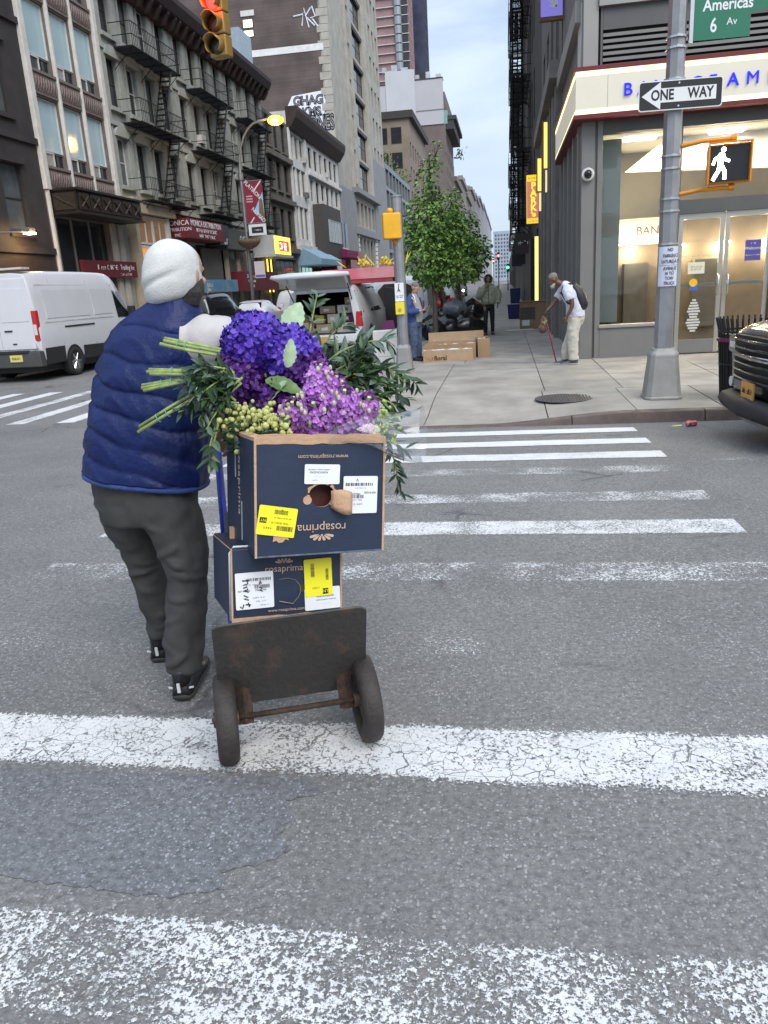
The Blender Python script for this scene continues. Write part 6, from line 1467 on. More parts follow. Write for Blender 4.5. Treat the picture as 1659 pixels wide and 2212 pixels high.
    block(r, 'floor', 1.6, 12, .3, 6.8, Z0 - .05, Z0 + .01, mat('tan floor', (.30, .24, .16), .35, var=.1, vs=3)); block(r, 'back_wall', 1.6, 12, 6.6, 6.8, Z0, 4.2, beige); block(r, 'ceiling', 1.7, 12, .3, 6.8, 4.02, 4.2, wt)
    block(r, 'atm_wall', 2.30, 8.5, 2.45, 2.6, Z0, 2.08, dk); block(r, 'atm_header', 2.28, 3.6, 2.40, 2.62, 2.08, 2.62, wt); block(r, 'atm_upper_wall', 3.602, 8.5, 2.45, 2.6, 2.082, 2.62, dk)
    text('BANK', .24, mat('letter grey', (.12, .12, .14), .5, var=0), r, (3.12, 2.394, 2.35), ext=.003)
    block(r, 'bulkhead', 2.28, 12, 3.2, 3.4, 2.62, 4.02, beige)
    b = MB(); b.prism([(2.4, 3.45), (12, 3.05), (12, 4.02), (3.2, 4.02)], 1.4, 1.5, 'y'); b.build('soffit', wt, r)
    block(r, 'frosted_panel', 1.86, 2.20, .55, .57, .58, 3.95, mat('frosted blue panel', (.42, .50, .50), .35, var=.12, vs=.6)); block(r, 'atm', 2.55, 3.05, 2.2, 2.45, .3, 1.7, mat('atm grey', (.09, .085, .08), .4, var=.2)); block(r, 'atm', 4.0, 4.55, 2.2, 2.45, .3, 1.7, MATS['atm grey'])
    warm = (1, .80, .48); lamp = emis('warm downlight', warm, 14)
    for x in (2.7, 3.7, 4.6, 5.5):
        block(r, 'downlight', x - .12, x + .12, 2.28, 2.39, 2.00, 2.04, lamp)
        L_ = bpy.data.lights.new('ceiling_light', 'POINT'); L_.energy = 36; L_.color = warm; L_.shadow_soft_size = .15; o = bpy.data.objects.new('ceiling_light', L_); link(o, r); o.location = (x, 2.15, 1.92)
    for x in (2.6, 4.2, 5.8):
        b = MB(); b.box(x - .3, x + .3, .9, 1.15, 3.97, 4.005); b.build('ceiling_panel', emis('soft panel', (1, .93, .80), 5), r)
        L_ = bpy.data.lights.new('ceiling_light', 'AREA'); L_.energy = 42; L_.size = .5; L_.color = (1, .86, .62); o = bpy.data.objects.new('ceiling_light', L_); link(o, r); o.location = (x, 1.02, 3.94)
    # lit fascia
    f = bpy.data.objects.new('fascia', None); link(f, t)
    face = mat('fascia panel', (.50, .48, .40), .5, var=.03, emit=(.95, .88, .68), estr=.16); edge = emis('fascia led edge', (1, .92, .48), .80); red = mat('maroon trim', (.14, .012, .018), .45, var=.1)
    block(f, 'panel', 1.27, 12, -.36, -.02, 4.34, 4.87, face); block(f, 'led_strip', 1.27, 12, -.365, -.02, 4.872, 4.95, edge); block(f, 'led_strip', 1.27, 12, -.365, -.02, 4.262, 4.338, edge)
    block(f, 'trim', 1.24, 12, -.38, .0, 4.952, 5.02, red); block(f, 'trim', 1.24, 12, -.38, .0, 4.19, 4.26, red)
    block(f, 'side_panel', 1.265, 1.42, -.018, 5.4, 4.34, 4.87, face); block(f, 'led_strip', 1.26, 1.42, -.018, 5.4, 4.872, 4.95, edge); block(f, 'led_strip', 1.26, 1.42, -.018, 5.4, 4.262, 4.338, edge); block(f, 'trim', 1.24, 1.42, .002, 5.45, 4.952, 5.02, red); block(f, 'trim', 1.24, 1.42, .002, 5.45, 4.19, 4.26, red)
    block(f, 'panel_joint', 1.815, 1.822, -.3625, -.3605, 4.34, 4.87, gl)
    bl = emis('lit blue letter', (.004, .010, .55), .55)
    for ch, x in zip('BANKOFAMERICA', (2.16, 2.42, 2.70, 2.96, 3.32, 3.57, 3.90, 4.22, 4.53, 4.82, 5.05, 5.3, 5.6)): text(ch, .285, bl, f, (x, -.38, 4.585), ext=.018, bold=0 if ch == 'M' else .003)
    # louvres and upper wall
    block(t, 'upper_column', 1.42, 1.68, .0, .3, 5.02, 12, gl, .008); block(t, 'white_return', 1.40, 1.418, .3, .9, 5.05, 6.2, mat('white panel', (.6, .6, .58), .6, var=.05)); block(t, 'upper_wall', 1.68, 12, .16, 8, 4.2, 12, gd); block(t, 'beam', 1.683, 12, -.06, .158, 6.02, 6.30, gl); block(t, 'lower_beam', 1.683, 12, .02, .158, 4.96, 5.02, gm)
    lv = bpy.data.objects.new('louvre_panel', None); link(lv, t); z = 5.08
    b = MB(); b.box(1.72, 1.76, .02, .158, 5.02, 6.02); b.build('frame', gd, lv)
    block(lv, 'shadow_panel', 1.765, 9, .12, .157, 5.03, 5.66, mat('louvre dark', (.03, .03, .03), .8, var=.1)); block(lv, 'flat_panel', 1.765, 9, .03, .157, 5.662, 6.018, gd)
    while z < 5.64:
        b = MB(); b.prism([(.10, z + .055), (.015, z + .030), (.015, z - .022), (.03, z - .022)], 1.765, 9, 'x'); b.build('slat', gm, lv); z += .098
    # street side
    s = bpy.data.objects.new('street_front', None); link(s, t); s.location = (1.42, 5.6, 0); s.rotation_euler = (0, 0, -pi / 2)
    for x0, x1 in ((0, .35), (1.35, 1.55), (2.6, 2.8), (3.85, 4.05), (5.0, 5.25)): block(s, 'column', x0, x1, -.04, .2, Z0, 4.2, gm, .006)
    for x0, x1 in ((.36, 1.34), (1.56, 2.59), (2.81, 3.84), (4.06, 4.99)):
        b = MB(); b.quad((x0, .12, .5), (x1, .12, .5), (x1, .12, 4.2), (x0, .12, 4.2)); b.build('window_pane', PANE2, s); block(s, 'base_panel', x0, x1, .0, .2, Z0, .5, gm)
    block(s, 'upper_wall', 0, 5.28, .02, 6, 5.02, 12, mat('upper stone', (.19, .175, .16), .85, var=.15, vs=1.5)); block(s, 'ledge', 0, 5.28, -.12, .02, 5.9, 6.25, gl)
    # dome camera on the corner column
    c = thing('security_camera', 'white dome security camera on the bank corner column', 'camera', (1.53, 15.895, 3.30)); b = MB(); b.cyl((0, -.05, 0), .115, .10, 'y', 24); b.build('housing', WHITEP, c, bevel=.015); b = MB(); b.ball((0, -.11, 0), .075, 16, 10); b.build('dome', mat('dark dome', (.01, .01, .012), .08, var=0), c, smooth=True)
bank()
def right(name, label_, y0, y1, cat='building'): return building(name, label_, cat, (1.42, y1, 0), -pi / 2)
def right_row():
    rib = mat('brown ribbed stone', (.165, .150, .138), .85, var=.2, vs=2.5, bump=.4, bs=10); rb2 = mat('brown ribbed stone pale', (.23, .212, .195), .85, var=.2, vs=2.5)
    t = right('ribbed_building', 'brown stone building with vertical ribs beside the bank', 21.55, 32.4); Wd = 10.85
    ops = [(1.2 + 2.4 * i, 2.5 + 2.4 * i, z, z + 2.0) for i in range(4) for z in (6.8, 10.4, 14.0)]
    wall(t, Wd, 18, ops, rib, 12)
    for o in ops: window(t, *o, frame=DARKF, pane=PANE, nz=2)
    for i in range(9): block(t, 'rib', .15 + 1.25 * i, .55 + 1.25 * i, -.14, .02, SW, 6.1, rb2 if i % 2 else rib, .02)
    for i in range(6): block(t, 'stone_course', 8.2, 10.8, -.05, .015, .2 + .9 * i, .92 + .9 * i, rib)
    block(t, 'ledge', 0, Wd, -.3, .02, 6.2, 6.6, rb2)
    yl = emis('lit yellow sign', (1, .72, .12), .95)
    for nm, y, z0, z1, lab in (('a', 25.7, 4.62, 5.97, 'upper lit yellow blade sign on the ribbed stone wall'), ('b', 30.4, 4.45, 5.62, 'lower lit yellow blade sign on the ribbed stone wall')):
        s = thing('blade_sign', lab, 'sign', (1.27, y, 0)); b = MB(); b.box(-.13, .13, -.05, .05, z0, z1); b.build('cabinet', mat('brass cabinet', (.30, .20, .06), .5, .4, var=.1), s); b = MB(); b.box(-.085, .10, -.062, -.051, z0 + .05, z1 - .05); b.build('face', yl, s)
        b = MB(); b.box(-.04, .08, -.05, .05, z0 - .62, z0 - .01); b.build('lower_panel', mat('cream lit panel', (.5, .42, .25), .6, var=.1, emit=(1, .8, .4), estr=.5), s)
    s = thing('parking_sign', 'purple projecting sign with white arrow high on the stone wall', 'sign', (1.14, 21.0, 0)); b = MB(); b.box(-.28, .28, -.07, .07, 7.28, 8.6); b.build('cabinet', mat('rust brown cabinet', (.16, .08, .04), .6, var=.2), s); b = MB(); b.box(-.25, .25, -.085, -.071, 7.36, 8.5); b.build('face', mat('violet face', (.13, .12, .36), .5, var=.05, emit=(.25, .22, .75), estr=.35), s)
    b = MB(); M_ = Matrix.Translation((0, -.09, 7.66)) @ Matrix.Rotation(radians(45), 4, 'Y'); b.box(-.22, .16, -.004, .002, -.035, .035, M=M_)
    for a in (35, -35): b.box(-.16, .0, -.004, .002, -.03, .03, M=M_ @ Matrix.Translation((.17, -.0005, 0)) @ Matrix.Rotation(radians(a), 4, 'Y'))
    b.build('arrow', WLAB, s)
    # parking garage
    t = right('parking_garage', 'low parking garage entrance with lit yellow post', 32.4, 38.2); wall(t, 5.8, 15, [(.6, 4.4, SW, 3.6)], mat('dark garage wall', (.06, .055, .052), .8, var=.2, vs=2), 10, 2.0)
    s = thing('lit_post', 'tall lit yellow post at the parking garage entrance', 'post', (1.36, 35.7, SW)); b = MB(); b.box(-.10, .10, -.1, .1, 0, 3.28); b.build('face', emis('lit yellow post', (1, .78, .22), .8), s); b = MB(); b.box(-.12, .12, -.098, .12, 0, 3.3); b.build('casing', DARKF, s)
    s = thing('park_sign', 'pink and yellow lit sign reading PARK with an arrow', 'sign', (1.13, 33.4, 0)); b = MB(); b.box(-.30, .30, -.10, .10, 3.55, 5.45); b.build('cabinet', DARKF, s)
    b = MB(); b.box(-.27, .27, -.115, -.101, 3.60, 5.40); b.build('yellow_face', emis('park yellow', (1, .62, .04), .50), s); b = MB(); b.box(-.25, .25, -.128, -.116, 3.80, 5.16); b.build('pink_face', emis('park pink', (.90, .30, .20), .26), s)
    pl = emis('park letter', (1, .80, .06), .60)
    for ch, z in zip('PARK', (4.99, 4.72, 4.45, 4.18)): text(ch, .34, pl, s, (0, -.131, z), ext=.003, bold=.012)
    b = MB(); M_ = Matrix.Translation((0, -.135, 3.94)) @ Matrix.Rotation(radians(45), 4, 'Y'); b.box(-.12, .08, -.004, .003, -.025, .025, M=M_)
    for a in (40, -40): b.box(-.11, .0, -.004, .003, -.022, .022, M=M_ @ Matrix.Translation((.09, -.0005, 0)) @ Matrix.Rotation(radians(a), 4, 'Y'))
    b.build('arrow', pl, s); text('~~ ~~~~~~~~', .07, INK, s, (0, -.118, 5.28), ext=.001); text('~~~~ ~~~ ~~~~', .055, INK, s, (0, -.118, 3.69), ext=.001)
    # dark buildings with fire escapes
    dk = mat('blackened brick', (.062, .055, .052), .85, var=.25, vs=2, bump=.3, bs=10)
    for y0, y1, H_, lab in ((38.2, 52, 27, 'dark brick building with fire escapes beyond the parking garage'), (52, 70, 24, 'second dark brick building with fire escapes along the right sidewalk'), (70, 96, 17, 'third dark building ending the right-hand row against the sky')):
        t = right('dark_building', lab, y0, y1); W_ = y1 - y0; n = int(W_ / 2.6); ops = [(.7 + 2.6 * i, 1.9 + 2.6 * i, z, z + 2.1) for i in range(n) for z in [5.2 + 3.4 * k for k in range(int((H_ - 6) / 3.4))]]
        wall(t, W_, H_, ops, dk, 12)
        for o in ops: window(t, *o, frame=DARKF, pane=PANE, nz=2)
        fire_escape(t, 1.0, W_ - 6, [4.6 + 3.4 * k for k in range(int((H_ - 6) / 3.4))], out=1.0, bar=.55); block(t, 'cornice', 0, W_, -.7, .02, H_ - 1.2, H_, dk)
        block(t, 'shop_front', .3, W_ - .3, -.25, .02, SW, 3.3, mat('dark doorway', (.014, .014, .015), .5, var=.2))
    for y, lab, c, tx in ((43, 'dark awning sign with white letters on the right sidewalk', (.05, .032, .026), '~~~~'), (50, 'small black hanging sign beyond the dark awning', (.015, .015, .016), ''), (58, 'navy hanging banner with a white mark', (.018, .02, .05), '~')):
        s = thing('hanging_sign', lab, 'sign', (.95, y, 0)); z0 = 2.75 if y < 49 else 2.35; b = MB(); b.box(-.45 if y < 49 else -.5, .46, -.06, .06, z0, z0 + (1.0 if y < 49 else .8)); b.build('board', mat('board %d' % y, c, .6, var=.1), s)
        if tx: text(tx, .26, WLAB, s, (0, -.066, z0 + .55), ext=.002)
    t = right('low_building', 'low far building on the right behind the hanging signs', 96, 300); wall(t, 204, 7.5, [(2 + 6 * i, 5 + 6 * i, .3, 3.2) for i in range(33)], dk, 10)
    for i in range(33): window(t, 2 + 6 * i, 5 + 6 * i, .3, 3.2, frame=DARKF, pane=PANE2, nz=1)
right_row()
# ------------------------------------------------------------------ street furniture
ALU = mat('galvanised pole', (.30, .30, .31), .42, .55, var=.14, vs=5, rvar=.1, bump=.08, bs=30)
CASTG = mat('cast grey base', (.29, .285, .27), .6, .3, var=.15, vs=4, bump=.15, bs=30)
STEELB = mat('steel band', (.55, .55, .55), .3, .9, var=.1)
AMBER = mat('signal yellow orange', (.70, .27, .015), .45, var=.1, vs=5)
def oct_pole(t, h, r0, r1, z0=0.0, seg=8):
    b = MB(); b.tube([(0, 0, z0), (0, 0, h)], [r0, r1], seg); return b.build('pole', ALU, t)
def cast_base(t, h, w, m=CASTG):
    b = MB(); rings = []
    for z, s in ((0, 1.06), (.03, 1.06), (.035, 1.0), (h * .80, .78), (h * .84, .80), (h * .90, .78), (h * .97, .62), (h, .60)):
        r = w / 2 * s; c = r * .28; rings.append([(r, -r + c, z), (r, r - c, z), (r - c, r, z), (-r + c, r, z), (-r, r - c, z), (-r, -r + c, z), (-r + c, -r, z), (r - c, -r, z)])
    b.loft(rings); o = b.build('base', m, t, bevel=.008)
    b = MB(); b.box(-w * .3, w * .3, -w * .475, -w * .455, h * .22, h * .68, M=Matrix.Rotation(radians(-6), 4, 'X')); b.build('access_door', m, t, bevel=.004)
    return o
def main_pole():
    t = thing('sign_pole', 'tall grey octagonal pole on a cast base at the bank corner', 'pole', (1.99, 10.5, SW)); oct_pole(t, 8.0, .118, .090, .5); cast_base(t, .64, .44)
    for z in (1.90, 2.28, 2.42, 2.76, 2.90, 3.72, 4.05, 4.16):
        b = MB(); b.cyl((0, 0, z), .122, .022, 'z', 16); b.build('band', STEELB, t)
        b = MB(); b.box(-.02, .02, -.14, -.118, z - .014, z + .014); b.build('clamp', STEELB, t)
    # one way sign
    s = thing('one_way_sign', 'black and white ONE WAY arrow sign strapped to the pole', 'sign', (2.03, 10.35, 3.47), 0, rot=(radians(0), radians(0), radians(4)))
    b = MB(); w, h, r = .475, .158, .03
    def rr_(w, h, r): return [(sx * (w - r) + r * cos(radians(a)), sz * (h - r) + r * sin(radians(a))) for sx, sz, a0 in ((1, 1, 0), (-1, 1, 90), (-1, -1, 180), (1, -1, 270)) for a in (a0, a0 + 45, a0 + 90)]
    b.prism(rr_(w, h, r)[::-1], -.002, .004, 'y'); b.build('panel', mat('white sign sheet', (.74, .74, .73), .4, var=.04), s)
    b = MB(); b.prism(rr_(w - .012, h - .012, r * .8)[::-1], -.0045, -.0025, 'y'); b.build('black_field', mat('black sign sheet', (.012, .012, .013), .4, var=.05), s)
    b = MB(); pts = [(-.44, 0), (-.225, .145), (-.225, .075), (.40, .075), (.40, -.075), (-.225, -.075), (-.225, -.145)]; b.prism(pts, -.008, -.0055, 'y'); b.build('arrow', MATS['white sign sheet'], s)
    text('ONE', .155, INK, s, (-.205, -.0095, 0), ext=.0006, sx=.80, bold=.004); text('WAY', .155, INK, s, (.225, -.0095, 0), ext=.0006, sx=.80, bold=.004)
    for z in (.12, -.12): b = MB(); b.cyl((-.02, -.009, z), .011, .008, 'y', 10); b.build('bolt', STEELB, s)
    # street name sign
    s = thing('street_name_sign', 'green street name sign reading Americas 6 Av, cut off at the top', 'sign', (2.16, 10.46, 4.03), 0, rot=(0, 0, radians(3)))
    g = mat('street green', (.010, .155, .085), .4, var=.05); b = MB(); b.prism([(0, 0), (0, .75), (.80, .75), (.80, .25), (.625, .25), (.625, 0)], -.004, .004, 'y'); b.build('panel', g, s)
    text('Americas', .165, WLAB, s, (.37, -.006, .34), ext=.001, sx=.88, bold=.003); text('Avenue of the', .10, WLAB, s, (.40, -.006, .50), ext=.001); text('6', .205, WLAB, s, (.22, -.006, .135), ext=.001, bold=.003, sx=.75); text('Av', .105, WLAB, s, (.42, -.006, .165), ext=.001)
    b = MB(); b.box(-.045, -.004, -.02, .03, -.02, .75); b.build('bracket', STEELB, s)
    # pedestrian signal
    s = thing('pedestrian_signal', 'pedestrian signal showing a lit white walking figure beside the pole', 'signal', (2.63, 10.42, 2.47), 0, rot=(0, 0, radians(-6)))
    b = MB(); b.box(-.235, .235, -.02, .16, .0, .44); b.build('housing', AMBER, s, bevel=.02); b = MB(); b.box(-.21, .215, -.035, -.021, .025, .415); b.build('screen', mat('signal screen', (.012, .013, .013), .3, var=.1), s)
    for sx, sz0, sz1 in ((-.24, .0, .44), (.225, .0, .44)): b = MB(); b.box(sx, sx + .015, -.10, -.02, sz0, sz1); b.build('visor', AMBER, s)
    b = MB(); b.box(-.24, .24, -.10, -.02, .441, .455); b.build('visor', AMBER, s)
    wk = emis('walk white', (1, .98, .90), 9); b = MB(); X = -.105
    b.cyl((X + .035, -.040, .375), .026, .006, 'y', 14)
    for pts, r_ in (([(X + .02, .335), (X + .005, .22)], .030), ([(X + .015, .325), (X - .055, .275), (X - .075, .215)], .015), ([(X + .025, .32), (X + .06, .265), (X + .105, .245)], .015), ([(X + .005, .225), (X - .015, .14), (X - .07, .045)], .019), ([(X + .01, .225), (X + .055, .14), (X + .06, .05)], .019)): b.tube([(x, -.040, z) for x, z in pts], r_, 8, sq=.2, up=(1, 0, 0))
    b.build('walking_figure', wk, s)
    for z in (.50, -.04):
        b = MB(); b.tube([(-.53, .06, z - .03), (-.30, .06, z), (.05, .06, z)], .026, 8); b.build('arm', AMBER, s); b = MB(); b.cyl((.05, .06, z), .04, .06, 'x', 10); b.build('arm_cap', AMBER, s)
    for z0, z1, tx, lab in ((1.58, 1.80, 'NO\nPARKING\nSATURDAY', 'upper paper notice reading NO PARKING taped to the pole'), (1.33, 1.575, 'AVENUE\nN TO\nTOW\nTRUCK', 'lower paper notice with tow warning taped to the pole')):
        s = thing('paper_notice', lab, 'notice', (1.99, 10.5, z0)); b = MB(); n = 8; rr = .128
        rows = [[(rr * cos(a), rr * sin(a), z) for a in [radians(-150 + 120 * k / n) for k in range(n + 1)]] for z in (0, z1 - z0)]; b.loft(rows, 0, False, closed=False); b.build('sheet', mat('bluish paper', (.60, .62, .74), .7, var=.04, vs=9), s, smooth=True)
        lines = tx.split('\n'); 
        for i, L_ in enumerate(lines): text(L_, .055, INK, s, (.012, -.1305, (z1 - z0) * (1 - (i + .6) / (len(lines) + .2))), ext=.0005, sx=.75, bold=.001)
main_pole()
def second_pole():
    t = thing('signal_pole', 'shorter grey pole with cast base at the kerb beside the cardboard boxes', 'pole', (-1.97, 15.13, SW)); oct_pole(t, 3.17, .105, .098, .4, 12); cast_base(t, .50, .33)
    b = MB(); b.cyl((0, 0, 3.18), .115, .03, 'z', 12); b.build('cap', ALU, t)
    s = thing('pedestrian_signal', 'yellow pedestrian signal box seen from behind on the shorter pole', 'signal', (-2.07, 15.02, 2.36), 0, rot=(0, 0, radians(14))); yl = mat('signal box yellow', (.78, .40, .012), .45, var=.08, vs=5)
    b = MB(); b.box(-.17, .17, -.10, .10, 0, .46); b.build('housing', yl, s, bevel=.03); b = MB(); b.ball((-.02, -.0, .50), (.06, .06, .05), 12, 8); b.build('top_cap', yl, s, smooth=True); b = MB(); b.tube([(.02, 0, .02), (.06, .02, -.06), (.10, .05, -.16)], [.05, .045, .03], 8); b.build('bracket', mat('signal bracket', (.42, .18, .02), .5, var=.1), s)
    s = thing('push_button_sign', 'white instruction plate above a yellow push button on the shorter pole', 'sign', (-1.985, 15.01, 1.0)); b = MB(); b.box(-.085, .085, -.015, 0, .24, .58); b.build('plate', WLAB, s); text('~~~~ ~~~~~\n~~~ ~~~~', .028, INK, s, (0, -.017, .33), ext=.0005)
    b = MB(); b.tube([(-.01, -.017, .53), (-.012, -.017, .47), (-.03, -.017, .42)], .008, 5); b.tube([(-.012, -.017, .47), (.015, -.017, .42)], .008, 5); b.cyl((-.005, -.017, .548), .012, .004, 'y', 8); b.build('pictogram', INK, s); b = MB(); b.box(-.085, .085, -.06, 0, .0, .225); b.build('button_box', mat('button yellow', (.84, .68, .02), .5, var=.05), s, bevel=.01); b = MB(); b.cyl((0, -.065, .09), .03, .02, 'y', 14); b.build('button', STEELB, s)
second_pole()
def traffic_signal():
    t = thing('traffic_signal', 'traffic signal hanging over the street with its red lens lit', 'traffic light', (-5.19, 15.45, 5.93), 0, rot=(0, radians(0), radians(-14)))
    case = mat('signal case brass', (.33, .20, .05), .5, .2, var=.15, vs=4)
    lens = [emis('red lens lit', (1, .012, .010), 7), mat('amber lens off', (.14, .03, .012), .15, var=.2), mat('green lens off', (.035, .030, .018), .15, var=.2)]
    for i in range(3):
        z = .76 - .365 * i
        b = MB(); b.box(-.185, .185, -.02, .22, z - .178, z + .178); b.build('section', case, t, bevel=.03)
        b = MB(); b.ball((0, -.03, z), (.145, .03, .145), 20, 10); b.build('lens', lens[i], t, smooth=True)
        b = MB(); rows = []
        for y, sc in ((-.02, 1.0), (-.14, 1.02), (-.27, 1.03)):
            rows.append([(.158 * sc * cos(a), y if abs(a - pi / 2) < 1.3 or y > -.2 else y + .08, z + .158 * sc * sin(a)) for a in [radians(-50 + 280 * k / 22) for k in range(23)]])
        b.loft(rows, 0, False, closed=False); o = b.build('visor', case, t, smooth=True); o.modifiers.new('s', 'SOLIDIFY').thickness = .008
    b = MB(); b.tube([(0, .1, .94), (0, .1, 1.6)], .03, 8); b.build('hanger', case, t)
    L_ = bpy.data.lights.new('red_glow', 'POINT'); L_.energy = 26; L_.color = (1, .04, .02); L_.shadow_soft_size = .12; o = bpy.data.objects.new('red_glow', L_); link(o, t); o.location = (0, -.30, .76)
    p = thing('mast_arm_pole', 'grey pole with a long mast arm carrying the traffic signal', 'pole', (-14.0, 15.55, SW)); oct_pole(p, 8.2, .13, .10, 0); b = MB(); b.tube([(0, 0, 7.2), (4, 0, 7.40), (9.2, 0, 7.42)], [.07, .055, .04], 8); b.build('mast_arm', ALU, p); b = MB(); b.tube([(0, 0, 8.1), (6.5, 0, 7.45)], .012, 6); b.build('tie_rod', ALU, p)
traffic_signal()
def street_lamp():
    t = thing('street_lamp', 'curved grey street lamp glowing orange above the banner', 'street lamp', (-13.52, 41.7, SW)); b = MB()
    pts = [(0, 0, 0), (0, 0, 4), (0, 0, 7.8)] + [(1.25 - 1.25 * cos(a), 0, 7.8 + 2.2 * sin(a)) for a in [radians(15 * k) for k in range(1, 7)]] + [(1.75, 0, 10.08)]
    b.tube(pts, [.11, .10, .085] + [.055] * 7, 10); b.build('pole', ALU, t, smooth=True); b = MB(); b.cyl((0, 0, 7.5), .14, .35, 'z', 12); b.build('joint', ALU, t)
    b = MB(); b.ball((2.08, 0, 10.12), (.42, .17, .12), 16, 8); b.build('lamp_head', ALU, t, smooth=True); b = MB(); b.ball((2.12, 0, 9.98), (.42, .28, .24), 14, 8); b.build('bulb', emis('sodium halo', (1, .56, .035), 2.6), t, smooth=True); b = MB(); b.ball((2.12, -.16, 9.92), (.2, .14, .14), 12, 8); b.build('bulb_core', emis('sodium core', (1, .85, .5), 40), t, smooth=True)  # yellow globe oversized to draw the lamp's halo, core as its white centre
    L_ = bpy.data.lights.new('sodium_light', 'POINT'); L_.energy = 80; L_.color = (1, .55, .16); L_.shadow_soft_size = .25; o = bpy.data.objects.new('sodium_light', L_); link(o, t); o.location = (2.12, 0, 9.70)
    s = thing('street_banner', 'dark red street banner with diagonal lettering on the lamp post', 'banner', (-13.40, 41.65, 5.12)); m = mat('banner red', (.24, .018, .045), .7, var=.08)
    b = MB(); b.box(0, .98, -.008, .008, 0, 2.05); b.build('cloth', m, s)
    b = MB(); b.prism([(.42, .55), (.98, 1.5), (.98, .45), (.74, .16)], -.012, -.009, 'y'); b.build('sky_panel', mat('banner blue', (.33, .52, .78), .7, var=.05), s); b = MB(); b.prism([(.70, .45), (.76, 1.1), (.86, 1.2), (.95, 1.05), (.97, .1), (.80, .1)], -.015, -.0125, 'y'); b.build('picture', mat('banner brown', (.20, .13, .06), .7, var=.2, vs=3), s)
    for tx, x, z in (('FLATIRON', .45, 1.62), ('NOMAD', .66, .38)): text(tx, .27, WLAB, s, (x, -.017, z), (pi / 2, radians(48), 0), ext=.001, bold=.004, sx=.9)
    for x0, z0, x1, z1 in ((.55, 1.60, .93, 2.02), (.20, .0, .42, .28)): b = MB(); b.tube([(x0, -.014, z0), (x1, -.014, z1)], .03, 4, sq=.3); b.build('stroke', WLAB, s)
    for i in range(3): b = MB(); b.box(.08, .42, -.011, -.009, 1.02 + .13 * i, 1.09 + .13 * i); b.build('small_lettering', mat('banner pale', (.55, .35, .40), .7), s)
    for z in (.0, 2.06): b = MB(); b.tube([(-.12, 0, z), (1.0, 0, z)], .02, 6); b.build('rod', ALU, s)
    b = MB(); b.box(.05, 1.0, -.02, .02, -.62, -.06); b.build('frame_plate', WLAB, s); b = MB(); b.box(.22, .84, -.028, -.021, -.50, -.20); b.build('dark_plate', mat('plate navy', (.015, .02, .03), .5), s); text('~~~~~~', .13, WLAB, s, (.53, -.032, -.35), ext=.001)
    k = thing('hanging_basket', 'brown fibre hanging basket on the lamp post', 'planter', (-13.35, 41.5, 4.25)); b = MB(); b.loft([[(r * cos(a), r * sin(a), z) for a in [2 * pi * i / 16 for i in range(16)]] for z, r in ((-.42, .12), (-.30, .38), (-.12, .55), (.06, .62))]); b.build('bowl', mat('coir brown', (.16, .11, .07), .9, var=.3, vs=9), k, smooth=True); b = MB(); b.tube([(-.1, .1, .45), (.0, 0, .4), (0, 0, .06)], .02, 5); b.build('hanger', IRON, k)
    n_ = thing('parking_notice', 'small white and blue regulation sign on the lamp post', 'sign', (-12.95, 41.6, 2.35)); b = MB(); b.box(-.28, .28, -.01, .01, 0, .85); b.build('plate', mat('plate pinkish white', (.62, .55, .56), .6, var=.05), n_); b = MB(); b.box(-.26, .26, -.012, -.0105, .04, .16); b.build('blue_band', mat('plate blue', (.10, .12, .42), .6), n_)
street_lamp()
def litter_bin():
    t = thing('litter_basket', 'black slatted litter basket behind the black car', 'litter bin', (2.90, 10.12, SW)); n = 34
    for k in range(n):
        a = 2 * pi * k / n; b = MB(); r0, r1 = .27, .33; b.tube([(r0 * cos(a), r0 * sin(a), .05), (r1 * cos(a), r1 * sin(a), .86), ((r1 + .035) * cos(a), (r1 + .035) * sin(a), 1.0)], .011, 4); b.build('slat', IRON, t)
    for z, r in ((.06, .275), (.45, .305), (.84, .335)):
        b = MB(); b.tube([(r * cos(2 * pi * k / 24), r * sin(2 * pi * k / 24), z) for k in range(25)], .014, 6, cap=False); b.build('hoop', IRON, t)
    b = MB(); b.cyl((0, 0, .42), .25, .78, 'z', 20, r2=.30); b.build('liner', mat('bin liner', (.02, .016, .02), .5, var=.3, vs=8), t); b = MB(); b.tube([(.312 * cos(2 * pi * k / 24), .312 * sin(2 * pi * k / 24), .74) for k in range(25)], .03, 6, cap=False, sq=1.5); b.build('coloured_band', mat('bin magenta', (.12, .012, .07), .5, var=.1), t)
litter_bin()
